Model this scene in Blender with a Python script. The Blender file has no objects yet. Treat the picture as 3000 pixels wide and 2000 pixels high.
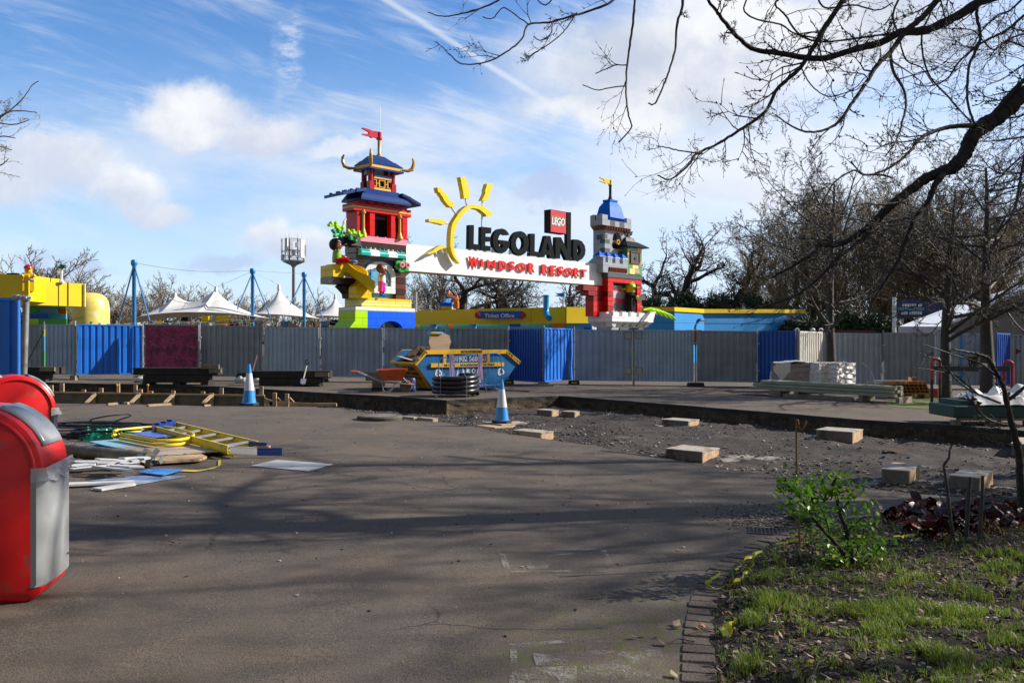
import bpy,bmesh,math,random
import numpy as np
from mathutils import Vector,Matrix,noise
from mathutils.geometry import delaunay_2d_cdt
R=math.radians
random.seed(7)
SC=bpy.context.scene
COL=SC.collection
F=2500.0;CAMZ=1.5;TILT=0.011
# ------------------------------------------------------------ camera, light, exposure
cam_d=bpy.data.cameras.new("camera");cam=bpy.data.objects.new("camera",cam_d);COL.objects.link(cam)
cam.location=(0,0,CAMZ);cam.rotation_euler=(R(90),0,0)
cam_d.sensor_width=36;cam_d.lens=30;cam_d.clip_start=0.05;cam_d.clip_end=3000
SC.camera=cam
SUN_AZ,SUN_EL=12.0,30.0      # azimuth counted from +x towards +y
sd=bpy.data.lights.new("sun",'SUN');sd.energy=5.0;sd.angle=R(0.6);sd.color=(1.0,0.94,0.85)
so=bpy.data.objects.new("sun",sd);COL.objects.link(so)
sv=Vector((math.cos(R(SUN_EL))*math.cos(R(SUN_AZ)),math.cos(R(SUN_EL))*math.sin(R(SUN_AZ)),math.sin(R(SUN_EL))))
so.rotation_euler=sv.to_track_quat('Z','Y').to_euler();so.location=(30,10,30)
SC.view_settings.view_transform='Standard';SC.view_settings.look='None'
SC.view_settings.exposure=0.56;SC.view_settings.gamma=1.0
SC.view_settings.use_curve_mapping=False
SC.cycles.max_bounces=6;SC.cycles.transparent_max_bounces=12
SC.cycles.use_denoising=True

class NT:
    """small helper to write node trees"""
    def __init__(s,tree):s.t=tree;s.n=tree.nodes;s.l=tree.links
    def node(s,typ,**kw):
        n=s.n.new(typ)
        for k,v in kw.items():
            if k in ('inp',):
                for i,val in v.items():
                    if hasattr(val,'is_output'):s.l.new(val,n.inputs[i])
                    else:n.inputs[i].default_value=val
            else:setattr(n,k,v)
        return n
    def math(s,op,a,b=None,c=None,clamp=False):
        n=s.n.new('ShaderNodeMath');n.operation=op;n.use_clamp=clamp
        for i,v in enumerate((a,b,c)):
            if v is None:continue
            if hasattr(v,'is_output'):s.l.new(v,n.inputs[i])
            else:n.inputs[i].default_value=v
        return n.outputs[0]
    def mix(s,fac,a,b):
        n=s.n.new('ShaderNodeMix');n.data_type='RGBA'
        for i,v in ((0,fac),(6,a),(7,b)):
            if hasattr(v,'is_output'):s.l.new(v,n.inputs[i])
            elif i==0:n.inputs[0].default_value=v
            else:n.inputs[i].default_value=(*v[:3],1)
        return n.outputs[2]
    def sstep(s,v,a,b):
        n=s.n.new('ShaderNodeMapRange');n.interpolation_type='SMOOTHSTEP'
        s.l.new(v,n.inputs[0]);n.inputs[1].default_value=a;n.inputs[2].default_value=b
        return n.outputs[0]
    def noise(s,vec,scale,detail=4,rough=0.55,dist=0.0):
        n=s.n.new('ShaderNodeTexNoise');s.l.new(vec,n.inputs['Vector'])
        n.inputs['Scale'].default_value=scale;n.inputs['Detail'].default_value=detail
        n.inputs['Roughness'].default_value=rough;n.inputs['Distortion'].default_value=dist
        return n.outputs[0]
    def comb(s,x,y,z):
        n=s.n.new('ShaderNodeCombineXYZ')
        for i,v in enumerate((x,y,z)):
            if hasattr(v,'is_output'):s.l.new(v,n.inputs[i])
            else:n.inputs[i].default_value=v
        return n.outputs[0]

# ------------------------------------------------------------ sky
W=bpy.data.worlds.new("World");SC.world=W;W.use_nodes=True
k=NT(W.node_tree);k.n.clear()
sky=k.node('ShaderNodeTexSky',sky_type='NISHITA',sun_disc=False,sun_elevation=R(SUN_EL),sun_rotation=R(90-SUN_AZ),altitude=50,air_density=1.1,dust_density=0.4,ozone_density=2.2)
tc=k.node('ShaderNodeTexCoord');sep=k.node('ShaderNodeSeparateXYZ');k.l.new(tc.outputs['Generated'],sep.inputs[0])
X,Y,Z=sep.outputs
yy=k.math('MAXIMUM',k.math('ABSOLUTE',Y),0.12)
u=k.math('DIVIDE',X,yy);v=k.math('DIVIDE',Z,yy)          # azimuth / height tangents
uv=k.comb(u,v,0.0)
w1=k.math('SUBTRACT',k.noise(uv,5.5,6,0.62),0.5)
w2=k.math('SUBTRACT',k.noise(k.comb(k.math('ADD',u,7.3),v,2.0),6.0,6,0.62),0.5)
uw=k.math('ADD',u,k.math('MULTIPLY',w1,0.13));vw=k.math('ADD',v,k.math('MULTIPLY',w2,0.13))
def blob(px,py,rx,ry,lo=1.25,hi=0.45,rot=0.0):
    du=k.math('SUBTRACT',uw,(px-1500)/F);dv=k.math('SUBTRACT',vw,(1000-py)/F)
    c,s_=math.cos(R(rot)),math.sin(R(rot))
    a=k.math('ADD',k.math('MULTIPLY',du,c),k.math('MULTIPLY',dv,s_))
    b=k.math('ADD',k.math('MULTIPLY',du,-s_),k.math('MULTIPLY',dv,c))
    a=k.math('DIVIDE',a,rx/F);b=k.math('DIVIDE',b,ry/F)
    d=k.math('SQRT',k.math('ADD',k.math('MULTIPLY',a,a),k.math('MULTIPLY',b,b)))
    return k.sstep(d,lo,hi)
def smax(lst):
    o=lst[0]
    for q in lst[1:]:o=k.math('MAXIMUM',o,q)
    return o
col=sky.outputs[0]
hs=k.node('ShaderNodeHueSaturation');hs.inputs['Hue'].default_value=0.511;hs.inputs['Saturation'].default_value=1.32;hs.inputs['Value'].default_value=1.85
k.l.new(col,hs.inputs['Color']);col=hs.outputs[0]
# pale haze toward the horizon and toward the sun (right)
hz=k.math('MULTIPLY',k.sstep(v,0.40,0.0),0.62)
col=k.mix(hz,col,(6.0,7.9,11.6))
hr=k.math('MULTIPLY',k.sstep(k.math('ADD',u,k.math('MULTIPLY',v,-0.35)),-0.25,0.42),0.60)
col=k.mix(hr,col,(7.6,8.9,11.4))
# long thin cirrus streaks
cu=k.math('ADD',k.math('MULTIPLY',u,0.955),k.math('MULTIPLY',v,-0.30));cv=k.math('ADD',k.math('MULTIPLY',u,0.30),k.math('MULTIPLY',v,0.955))
ci=k.noise(k.comb(k.math('MULTIPLY',cu,1.6),k.math('MULTIPLY',cv,11.0),0.0),2.6,8,0.66,0.5)
ci2=k.noise(k.comb(u,k.math('MULTIPLY',v,2.0),4.0),2.4,4,0.5)
cm=k.math('MULTIPLY',k.sstep(ci,0.44,0.74),k.sstep(ci2,0.32,0.62))
col=k.mix(k.math('MULTIPLY',cm,0.62),col,(8.6,9.2,10.0))
# broad veil across the middle of the sky
veil=k.math('MULTIPLY',blob(1250,520,1500,240,1.3,0.1,-6),0.7)
veil=k.math('MULTIPLY',veil,k.sstep(k.noise(k.comb(u,k.math('MULTIPLY',v,3.0),9.0),4.0,6,0.6),0.3,0.62))
col=k.mix(veil,col,(8.9,9.3,9.9))
# cumulus: lit masses, then grey undersides
shade=k.noise(k.comb(u,v,3.0),7.0,5,0.6)
def cloud(col,masks,lit,grey,fac=0.9,pivot=None):
    m=smax(masks)
    cc=k.mix(k.math('MULTIPLY',k.sstep(shade,0.36,0.66),0.8),lit,grey)
    if pivot: # underside greyer
        cc=k.mix(k.math('MULTIPLY',k.sstep(vw,(1000-pivot)/F+0.03,(1000-pivot)/F-0.035),0.85),cc,grey)
    return k.mix(k.math('MULTIPLY',m,fac),col,cc)
col=cloud(col,[blob(2000,190,560,210),blob(2450,90,500,180),blob(1800,330,300,80)],(9.9,9.9,10.0),(5.4,6.1,7.4),0.9)
col=cloud(col,[blob(2150,60,300,90)],(11,11,11),(9,9.2,9.6),0.7)
col=cloud(col,[blob(600,320,150,85),blob(760,380,140,75),blob(500,350,100,75)],(10.2,10.2,10.3),(6.0,6.6,8.2),0.92,385)
col=cloud(col,[blob(140,500,240,90),blob(330,540,160,75),blob(20,560,200,80),blob(440,600,110,45)],(10.2,10.3,10.4),(6.2,6.9,8.5),0.92,575)
col=cloud(col,[blob(800,690,90,55),blob(890,730,130,60),blob(1000,760,130,60)],(10.2,10.3,10.4),(6.0,6.8,8.8),0.9,745)
col=cloud(col,[blob(980,440,110,40)],(9.7,9.8,9.9),(8.6,8.9,9.5),0.7)
col=cloud(col,[blob(2130,545,170,40),blob(1620,560,130,35),blob(180,770,170,35),blob(670,770,120,40)],(5.2,6.2,8.9),(4.9,5.8,8.4),0.6)
col=cloud(col,[blob(2350,480,600,150)],(9.9,10.0,10.2),(9.0,9.3,9.8),0.65)
# contrail
du=k.math('SUBTRACT',u,(1130-1500)/F);dv=k.math('SUBTRACT',v,(1000-0)/F)
ang=math.atan2(-365,580)
al=k.math('ADD',k.math('MULTIPLY',du,math.cos(ang)),k.math('MULTIPLY',dv,math.sin(ang)))
ac=k.math('ADD',k.math('MULTIPLY',du,-math.sin(ang)),k.math('MULTIPLY',dv,math.cos(ang)))
ac=k.math('ABSOLUTE',k.math('ADD',ac,k.math('MULTIPLY',w1,0.008)))
con=k.math('MULTIPLY',k.sstep(ac,0.006,0.0003),k.sstep(al,0.285,0.16))
con=k.math('MULTIPLY',con,k.sstep(Y,0.0,0.2))
col=k.mix(k.math('MULTIPLY',con,0.5),col,(9.3,9.6,10))
# broken vertical wisp
wis=k.math('MULTIPLY',blob(845,130,45,130,1.3,0.3,-12),k.sstep(k.noise(k.comb(k.math('MULTIPLY',u,3),k.math('MULTIPLY',v,8),1.0),12,5,0.7),0.35,0.7))
col=k.mix(k.math('MULTIPLY',wis,0.6),col,(8.8,9.3,10))
# the half of the sky behind the camera: unseen, dimmed and greyed to cut the fill light
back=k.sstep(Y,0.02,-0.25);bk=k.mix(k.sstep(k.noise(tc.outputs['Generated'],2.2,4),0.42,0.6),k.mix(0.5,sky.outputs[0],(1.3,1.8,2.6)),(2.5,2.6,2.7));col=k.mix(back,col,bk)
up=k.sstep(v,0.5,0.9);col=k.mix(up,col,k.mix(0.55,bk,col))  # unseen sky overhead is mixed with the same dimmed tone
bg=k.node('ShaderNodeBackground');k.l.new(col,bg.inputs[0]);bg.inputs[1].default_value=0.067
ow=k.node('ShaderNodeOutputWorld');k.l.new(bg.outputs[0],ow.inputs[0])

# ------------------------------------------------------------ materials
MATS={}
def leafm(name,c,c2=None,rough=.45,tr=.45):
    m=mat(name,c,rough,var=.3,scale=6,c2=c2,c2scale=7,c2lo=.5,c2hi=.62,spec=.35);q=NT(m.node_tree);b=q.n['Principled BSDF'];o=q.n['Material Output']
    tl=q.node('ShaderNodeBsdfTranslucent');src=b.inputs['Base Color'].links[0].from_socket;q.l.new(src,tl.inputs[0]);mx=q.node('ShaderNodeMixShader');mx.inputs[0].default_value=tr
    q.l.new(b.outputs[0],mx.inputs[1]);q.l.new(tl.outputs[0],mx.inputs[2]);q.l.new(mx.outputs[0],o.inputs[0]);return m
def plain(name,c,rough=.5,spec=.15):return mat(name,c,rough,var=.05,scale=1.5,spec=spec)
def toy(name,c,rough=.3):
    """moulded plastic with the joint lines of large bricks"""
    m=bpy.data.materials.new(name);m.use_nodes=True;q=NT(m.node_tree);b=q.n['Principled BSDF'];t=q.node('ShaderNodeTexCoord');sp=q.node('ShaderNodeSeparateXYZ');q.l.new(t.outputs['Object'],sp.inputs[0])
    br=q.node('ShaderNodeTexBrick');q.l.new(q.comb(q.math('ADD',sp.outputs[0],sp.outputs[1]),sp.outputs[2],0),br.inputs[0])
    for i,f in ((1,1.0),(2,.93),(3,.6)):br.inputs[i].default_value=(*[min(1,x*f) for x in c],1)
    br.inputs['Scale'].default_value=1;br.inputs['Mortar Size'].default_value=.014;br.inputs['Brick Width'].default_value=.82;br.inputs['Row Height'].default_value=.36;br.inputs['Mortar Smooth'].default_value=.1
    cc=q.mix(q.math('MULTIPLY',q.sstep(q.noise(t.outputs['Object'],1.3,6,.7),.5,.75),.18),br.outputs[0],(.12,.11,.09))
    q.l.new(cc,b.inputs['Base Color']);b.inputs['Roughness'].default_value=rough;b.inputs['Specular IOR Level'].default_value=.3;return m
def mat(name,c,rough=0.6,metal=0.0,var=0.12,scale=3.0,bump=0.0,bscale=40.0,c2=None,c2scale=4.0,c2lo=0.5,c2hi=0.7,spec=0.5,coat=0.0,streak=None,trans=0.0,alpha=1.0):
    if name in MATS:return MATS[name]
    m=bpy.data.materials.new(name);m.use_nodes=True;q=NT(m.node_tree)
    b=q.n['Principled BSDF'];t=q.node('ShaderNodeTexCoord');vec=t.outputs['Object']
    n1=q.noise(vec,scale,5,0.6)
    lo=tuple(x*(1-var) for x in c);hi=tuple(min(1,x*(1+var)) for x in c)
    cc=q.mix(q.sstep(n1,0.25,0.75),lo,hi)
    if c2:
        if streak:
            mp=q.node('ShaderNodeMapping');q.l.new(vec,mp.inputs[0]);mp.inputs['Scale'].default_value=streak;v2=mp.outputs[0]
        else:v2=vec
        cc=q.mix(q.sstep(q.noise(v2,c2scale,6,0.65),c2lo,c2hi),cc,c2)
    q.l.new(cc,b.inputs['Base Color'])
    b.inputs['Roughness'].default_value=rough;b.inputs['Metallic'].default_value=metal
    b.inputs['Specular IOR Level'].default_value=spec;b.inputs['Coat Weight'].default_value=coat
    b.inputs['Transmission Weight'].default_value=trans;b.inputs['Alpha'].default_value=alpha
    rr=q.math('ADD',q.math('MULTIPLY',q.math('SUBTRACT',q.noise(vec,scale*3,4),0.5),0.2),rough,clamp=True)
    q.l.new(rr,b.inputs['Roughness'])
    if bump:
        bn=q.node('ShaderNodeBump');bn.inputs['Strength'].default_value=bump;bn.inputs['Distance'].default_value=0.02
        q.l.new(q.noise(vec,bscale,5,0.6),bn.inputs['Height']);q.l.new(bn.outputs[0],b.inputs['Normal'])
    MATS[name]=m;return m
def plastic(name,c,rough=0.22):return mat(name,c,rough,var=0.05,scale=1.5,spec=0.5)

# ------------------------------------------------------------ positions
def gz(x):return-TILT*max(-30,min(30,x))
def P(px,py,d):return Vector(((px-1500)*d/F,d,CAMZ-(py-1000)*d/F))
def G(px,py,h=0.0):
    d=(CAMZ-h)*F/((py-1000)-TILT*(px-1500));return Vector(((px-1500)*d/F,d,gz((px-1500)*d/F)+h))

# ------------------------------------------------------------ mesh building
class MB:
    def __init__(s):s.v=[];s.f=[];s.m=[]
    def add(s,vs,fs,m=0,M=None):
        o=len(s.v)
        s.v+=[tuple((M @ Vector(p)) if M else p) for p in vs]
        s.f+=[tuple(i+o for i in f) for f in fs];s.m+=[m]*len(fs);return s
    def box(s,x0,x1,y0,y1,z0,z1,m=0,M=None):
        vs=[(x0,y0,z0),(x1,y0,z0),(x1,y1,z0),(x0,y1,z0),(x0,y0,z1),(x1,y0,z1),(x1,y1,z1),(x0,y1,z1)]
        return s.add(vs,[(3,2,1,0),(4,5,6,7),(0,1,5,4),(1,2,6,5),(2,3,7,6),(3,0,4,7)],m,M)
    def frust(s,a,b,z0,z1,m=0,M=None):       # a, b = (x0,x1,y0,y1) at z0 / z1
        vs=[(a[0],a[2],z0),(a[1],a[2],z0),(a[1],a[3],z0),(a[0],a[3],z0),(b[0],b[2],z1),(b[1],b[2],z1),(b[1],b[3],z1),(b[0],b[3],z1)]
        return s.add(vs,[(3,2,1,0),(4,5,6,7),(0,1,5,4),(1,2,6,5),(2,3,7,6),(3,0,4,7)],m,M)
    def tube(s,pts,rad,n=8,m=0,cap=True,M=None):
        pts=[Vector(p) for p in pts]
        if not isinstance(rad,(list,tuple)):rad=[rad]*len(pts)
        vs=[];up=None
        for i,p in enumerate(pts):
            d=(pts[min(i+1,len(pts)-1)]-pts[max(i-1,0)]).normalized()
            if up is None:up=d.orthogonal().normalized()
            up=(up-d*up.dot(d));up=up.normalized() if up.length>1e-6 else d.orthogonal().normalized()
            w=d.cross(up)
            for j in range(n):
                a=2*math.pi*j/n;vs.append(tuple(p+(up*math.cos(a)+w*math.sin(a))*rad[i]))
        fs=[(i*n+j,i*n+(j+1) %n,(i+1)*n+(j+1) %n,(i+1)*n+j) for i in range(len(pts)-1) for j in range(n)]
        if cap:fs+=[tuple(reversed(range(n))),tuple((len(pts)-1)*n+j for j in range(n))]
        return s.add(vs,fs,m,M)
    def lathe(s,prof,c=(0,0,0),n=20,m=0,M=None,a0=0.0):   # prof = [(r,z)...]
        vs=[];fs=[]
        for r,z in prof:
            for j in range(n):
                a=a0+2*math.pi*j/n;vs.append((c[0]+r*math.cos(a),c[1]+r*math.sin(a),c[2]+z))
        for i in range(len(prof)-1):
            for j in range(n):fs.append((i*n+j,i*n+(j+1) %n,(i+1)*n+(j+1) %n,(i+1)*n+j))
        fs+=[tuple(reversed(range(n))),tuple((len(prof)-1)*n+j for j in range(n))]
        return s.add(vs,fs,m,M)
    def prism(s,poly,y0,y1,m=0,M=None,ms=None):           # polygon in x,z pushed along y
        n=len(poly)
        area=sum(poly[i][0]*poly[(i+1) %n][1]-poly[(i+1) %n][0]*poly[i][1] for i in range(n))
        if area<0:poly=list(reversed(poly))
        vs=[(x,y0,z) for x,z in poly]+[(x,y1,z) for x,z in poly]
        s.add(vs,[tuple(range(n)),tuple(reversed(range(n,2*n)))],m,M)
        return s.add(vs,[(i,i+n,(i+1) %n+n,(i+1) %n) for i in range(n)],m if ms is None else ms,M)
    def ring(s,outer,inner,y0,y1,m=0,M=None):             # two polygons of equal length in x,z
        n=len(outer)
        vs=[(x,y0,z) for x,z in outer]+[(x,y0,z) for x,z in inner]+[(x,y1,z) for x,z in outer]+[(x,y1,z) for x,z in inner]
        fs=[]
        for i in range(n):
            j=(i+1) %n
            fs+=[(i,j,n+j,n+i),(2*n+j,2*n+i,3*n+i,3*n+j),(i,2*n+i,2*n+j,j),(n+j,3*n+j,3*n+i,n+i)]
        return s.add(vs,fs,m,M)
    def sphere(s,c,rx,ry=None,rz=None,m=0,nu=12,nv=8,M=None,t0=0.0,t1=math.pi):
        ry=ry or rx;rz=rz or rx
        prof=[(math.sin(t0+(t1-t0)*i/nv),math.cos(t0+(t1-t0)*i/nv)) for i in range(nv+1)]
        vs=[(c[0]+rx*r*math.cos(2*math.pi*j/nu),c[1]+ry*r*math.sin(2*math.pi*j/nu),c[2]+rz*z) for r,z in prof for j in range(nu)]
        fs=[((i+1)*nu+j,(i+1)*nu+(j+1) %nu,i*nu+(j+1) %nu,i*nu+j) for i in range(nv) for j in range(nu)]
        if t1<3.1:fs.append(tuple(reversed([nv*nu+j for j in range(nu)])))
        return s.add(vs,fs,m,M)
    def build(s,name,mats,parent=None,smooth=False,world=False,bevel=0.0,fixn=True):
        me=bpy.data.meshes.new(name);me.from_pydata(s.v,[],s.f);me.update()
        mats=mats if isinstance(mats,(list,tuple)) else [mats]
        for x in mats:me.materials.append(x)
        me.polygons.foreach_set('material_index',s.m)
        if fixn and len(s.f)<20000:
            bm=bmesh.new();bm.from_mesh(me);bmesh.ops.recalc_face_normals(bm,faces=bm.faces);bm.to_mesh(me);bm.free()
        if smooth:
            me.polygons.foreach_set('use_smooth',[True]*len(me.polygons))
            me.set_sharp_from_angle(angle=R(38))
        o=bpy.data.objects.new(name,me);COL.objects.link(o)
        if parent is not None:
            o.parent=parent
            if world:me.transform(ROOTM[parent.name].inverted())
            ROOTM[o.name]=ROOTM[parent.name]
        elif world:
            co=np.array(s.v);c=Vector(((co[:,0].min()+co[:,0].max())/2,(co[:,1].min()+co[:,1].max())/2,co[:,2].min()))
            me.transform(Matrix.Translation(-c));o.location=c;ROOTM[o.name]=Matrix.Translation(c)
        else:ROOTM[o.name]=Matrix.Identity(4)
        if bevel:
            b=o.modifiers.new("bevel",'BEVEL');b.width=bevel;b.segments=1;b.limit_method='ANGLE';b.angle_limit=R(50)
        return o
ROOTM={}
def props(o,label=None,cat=None,group=None,kind=None):
    if label:o['label']=label
    if cat:o['category']=cat
    if group:o['group']=group
    if kind:o['kind']=kind
    return o
def thing(name,label,cat,loc=(0,0,0),rz=0.0,group=None):
    o=bpy.data.objects.new(name,None);COL.objects.link(o);o.empty_display_size=0.2
    o.location=loc;o.rotation_euler=(0,0,rz)
    ROOTM[o.name]=Matrix.Translation(Vector(loc)) @ Matrix.Rotation(rz,4,'Z')
    return props(o,label,cat,group)
def dup(root,loc,rz,label,group=None,scale=None):
    r=root.copy();COL.objects.link(r);r.location=loc;r.rotation_euler=(0,0,rz);r['label']=label
    if group:r['group']=group
    if scale:r.scale=scale
    for ch in list(root.children):
        c=ch.copy();COL.objects.link(c);c.parent=r
        for g in ch.children:
            e=g.copy();COL.objects.link(e);e.parent=c
    return r
def text_mb(mb,body,M,size=1.0,ext=0.01,bold=0.0,m=0,wide=1.0,fit=None):
    """writing as a solid; fit=(w,h) scales it to that box with its lower left at the origin"""
    cu=bpy.data.curves.new("t",'FONT');cu.body=body;cu.size=1.0;cu.extrude=0.5;cu.offset=bold;cu.resolution_u=3
    ob=bpy.data.objects.new("t",cu);COL.objects.link(ob);bpy.context.view_layer.update()
    me=bpy.data.meshes.new_from_object(ob.evaluated_get(bpy.context.evaluated_depsgraph_get()))
    co=[v.co.copy() for v in me.vertices];fs=[tuple(p.vertices) for p in me.polygons]
    bpy.data.objects.remove(ob);bpy.data.curves.remove(cu);bpy.data.meshes.remove(me)
    x0=min(c.x for c in co);x1=max(c.x for c in co);y0=min(c.y for c in co);y1=max(c.y for c in co)
    if fit:sx,sy=fit[0]/(x1-x0),fit[1]/(y1-y0)
    else:sx,sy=size*wide,size
    vs=[((c.x-x0)*sx,-c.z*2*ext*0.5,(c.y-y0)*sy) for c in co]   # x right, z up, thickness along y
    mb.add(vs,fs,m,M)
# ------------------------------------------------------------ ground
FAR=[(-300,1113),(130,1120),(400,1126),(630,1131),(773,1139),(930,1149),(1110,1158),(1308,1172),(1430,1167),(1560,1162),(1640,1159),(1900,1179),(2232,1205),(2500,1227),(2787,1245),(3000,1261),(3500,1298)]
NEAR=[(-300,1178),(130,1181),(360,1183),(600,1189),(900,1191),(1000,1197),(1065,1208),(1110,1226),(1200,1230),(1290,1236),(1400,1253),(1560,1280),(1700,1299),(1950,1345),(2140,1378),(2300,1396),(2450,1416),(2600,1440),(2800,1456),(3000,1466),(3500,1480)]
def densify(px,n=10,amp=0.04,seed=0):
    pts=[G(*p) for p in px];out=[]
    for a,b in zip(pts,pts[1:]):
        L=(b-a).length;m=max(1,int(L/0.22))
        for i in range(m):
            p=a.lerp(b,i/m);nn=noise.noise(Vector((p.x*2.2,p.y*2.2,seed)))+0.6*noise.noise(Vector((p.x*7,p.y*7,seed+3)))
            d=(b-a).normalized();p=p+Vector((-d.y,d.x,0))*nn*amp;p.z=gz(p.x);out.append(p)
    out.append(pts[-1]);return out
far_e=densify(FAR,amp=0.05,seed=1);near_e=densify(NEAR,amp=0.12,seed=5)
pit_poly=far_e+list(reversed(near_e))
def inside(p,poly):
    c=False;n=len(poly);x,y=p[0],p[1];j=n-1
    for i in range(n):
        a,b=poly[i],poly[j]
        if (a[1]>y) != (b[1]>y) and x<(b[0]-a[0])*(y-a[1])/(b[1]-a[1])+a[0]:c=not c
        j=i
    return c
near_np=np.array([(p.x,p.y) for p in near_e])
def near_dist(x,y):
    a=near_np[:-1];b=near_np[1:];ab=b-a;ap=np.array([x,y])-a
    t=np.clip((ap*ab).sum(1)/((ab**2).sum(1)+1e-9),0,1);d=np.hypot(*(ap-ab*t[:,None]).T);return d.min()
def floor_h(x,y):
    d=near_dist(x,y);wd=0.25+1.25*max(0,min(1,(x-0.5)/2.5))
    t=min(1,d/wd);t=t*t*(3-2*t)
    n=0.06*noise.noise(Vector((x*.9,y*1.3,0)))+0.04*noise.noise(Vector((x*2.7,y*3.7,4)))+0.022*noise.noise(Vector((x*11,y*11,8)))
    rb=max(0,noise.noise(Vector((x*0.55+3,y*0.55,2))))*0.10
    depth=0.30+(0.06 if x<-1 else 0)
    return-depth*t+(n+rb*noise.noise(Vector((x*9,y*9,1))))*(0.35+0.65*t)-0.012
def Gf(px,py):
    h=-0.3
    for _ in range(4):p=G(px,py,h);h=floor_h(p.x,p.y)
    return G(px,py,h)
# asphalt sheet with the excavation cut out of it
vs=[];es=[]
def loop(pts,closed=True):
    o=len(vs);vs.extend([Vector((p[0],p[1])) for p in pts])
    es.extend([(o+i,o+i+1) for i in range(len(pts)-1)]);
    if closed:es.append((o+len(pts)-1,o))
loop([(-900,-30),(900,-30),(900,1500),(-900,1500)])
loop([(-30,-29),(-30,1499)],False);loop([(30,-29),(30,1499)],False)
loop(pit_poly)
cv,ce,cf,*_=delaunay_2d_cdt(vs,es,[],0,1e-5)
mb=MB();mb.v=[(p.x,p.y,gz(p.x)) for p in cv]
for f in cf:
    c=sum((cv[i] for i in f),Vector((0,0)))/3
    if not inside(c,pit_poly):mb.f.append(tuple(f));mb.m.append(0)
def asphalt_mat():
    m=bpy.data.materials.new("worn brown asphalt");m.use_nodes=True;q=NT(m.node_tree);b=q.n['Principled BSDF']
    t=q.node('ShaderNodeTexCoord');v=t.outputs['Object']
    big=q.noise(v,0.35,5,0.6);mid=q.noise(v,2.2,6,0.65);fine=q.noise(v,130,3,0.75);gr=q.noise(v,240,2,0.6)
    c=q.mix(q.sstep(big,0.35,0.65),(0.064,0.054,0.047),(0.108,0.088,0.074))
    c=q.mix(q.math('MULTIPLY',q.sstep(mid,0.48,0.72),0.65),c,(0.042,0.038,0.036))
    # rusty brown tint on worn patches
    c=q.mix(q.math('MULTIPLY',q.sstep(q.noise(v,0.7,5,0.6),0.42,0.66),0.55),c,(0.145,0.098,0.066))
    c=q.mix(q.math('MULTIPLY',q.sstep(fine,0.44,0.66),0.55),c,(0.235,0.18,0.13))
    c=q.mix(q.math('MULTIPLY',q.sstep(fine,0.52,0.36),0.8),c,(0.022,0.02,0.019))
    c=q.mix(q.math('MULTIPLY',q.sstep(gr,0.56,0.70),0.7),c,(0.30,0.235,0.17))
    # dark damp stains, faint tyre sweeps and fine cracks
    c=q.mix(q.math('MULTIPLY',q.sstep(q.noise(v,0.55,6,0.62),0.52,0.68),0.5),c,(0.036,0.033,0.032))
    mp=q.node('ShaderNodeMapping');q.l.new(v,mp.inputs[0]);mp.inputs['Rotation'].default_value=(0,0,.5);mp.inputs['Scale'].default_value=(.25,3.2,1);c=q.mix(q.math('MULTIPLY',q.sstep(q.noise(mp.outputs[0],1.1,4,0.6),0.56,0.7),0.3),c,(0.04,0.037,0.035))
    vc=q.node('ShaderNodeTexVoronoi',feature='DISTANCE_TO_EDGE');q.l.new(q.comb(q.math('ADD',q.node('ShaderNodeSeparateXYZ',inp={0:v}).outputs[0],q.math('MULTIPLY',mid,.5)),q.math('ADD',q.node('ShaderNodeSeparateXYZ',inp={0:v}).outputs[1],q.math('MULTIPLY',big,.8)),0),vc.inputs['Vector']);vc.inputs['Scale'].default_value=0.35
    cr=q.math('MULTIPLY',q.sstep(vc.outputs[0],.004,.0015),q.sstep(q.noise(v,.4,2),.5,.56));c=q.mix(q.math('MULTIPLY',cr,.7),c,(.02,.018,.017))
    # dusty pale smears and small chips
    dus=q.sstep(q.noise(v,1.1,7,0.72),0.6,0.78);c=q.mix(q.math('MULTIPLY',dus,0.5),c,(0.23,0.215,0.2))
    vo=q.node('ShaderNodeTexVoronoi');q.l.new(v,vo.inputs['Vector']);vo.inputs['Scale'].default_value=26
    ch=q.math('MULTIPLY',q.sstep(vo.outputs[0],0.10,0.05),q.sstep(q.noise(v,3.0,3),0.52,0.62));c=q.mix(ch,c,(0.38,0.34,0.29))
    # moss by the planting bed
    sp=q.node('ShaderNodeSeparateXYZ');q.l.new(v,sp.inputs[0])
    dx=q.math('SUBTRACT',sp.outputs[0],0.85);dy=q.math('SUBTRACT',sp.outputs[1],3.9)
    dd=q.math('SQRT',q.math('ADD',q.math('MULTIPLY',dx,dx),q.math('MULTIPLY',dy,dy)))
    ms=q.math('MULTIPLY',q.sstep(dd,1.5,0.3),q.sstep(q.noise(v,6,6,0.7),0.47,0.62));c=q.mix(q.math('MULTIPLY',ms,0.8),c,(0.11,0.115,0.022))
    # dark damp soil band and grime next to the bed
    q.l.new(c,b.inputs['Base Color']);b.inputs['Roughness'].default_value=0.82;b.inputs['Specular IOR Level'].default_value=0.35
    bn=q.node('ShaderNodeBump');bn.inputs['Strength'].default_value=1.0;bn.inputs['Distance'].default_value=0.006
    q.l.new(q.math('ADD',fine,q.math('MULTIPLY',gr,0.8)),bn.inputs['Height'])
    b2=q.node('ShaderNodeBump');b2.inputs['Strength'].default_value=0.5;b2.inputs['Distance'].default_value=0.05
    q.l.new(mid,b2.inputs['Height']);q.l.new(bn.outputs[0],b2.inputs['Normal']);q.l.new(b2.outputs[0],b.inputs['Normal'])
    return m
ASPH=asphalt_mat()
o=mb.build("ground",ASPH);props(o,kind='structure')
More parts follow.
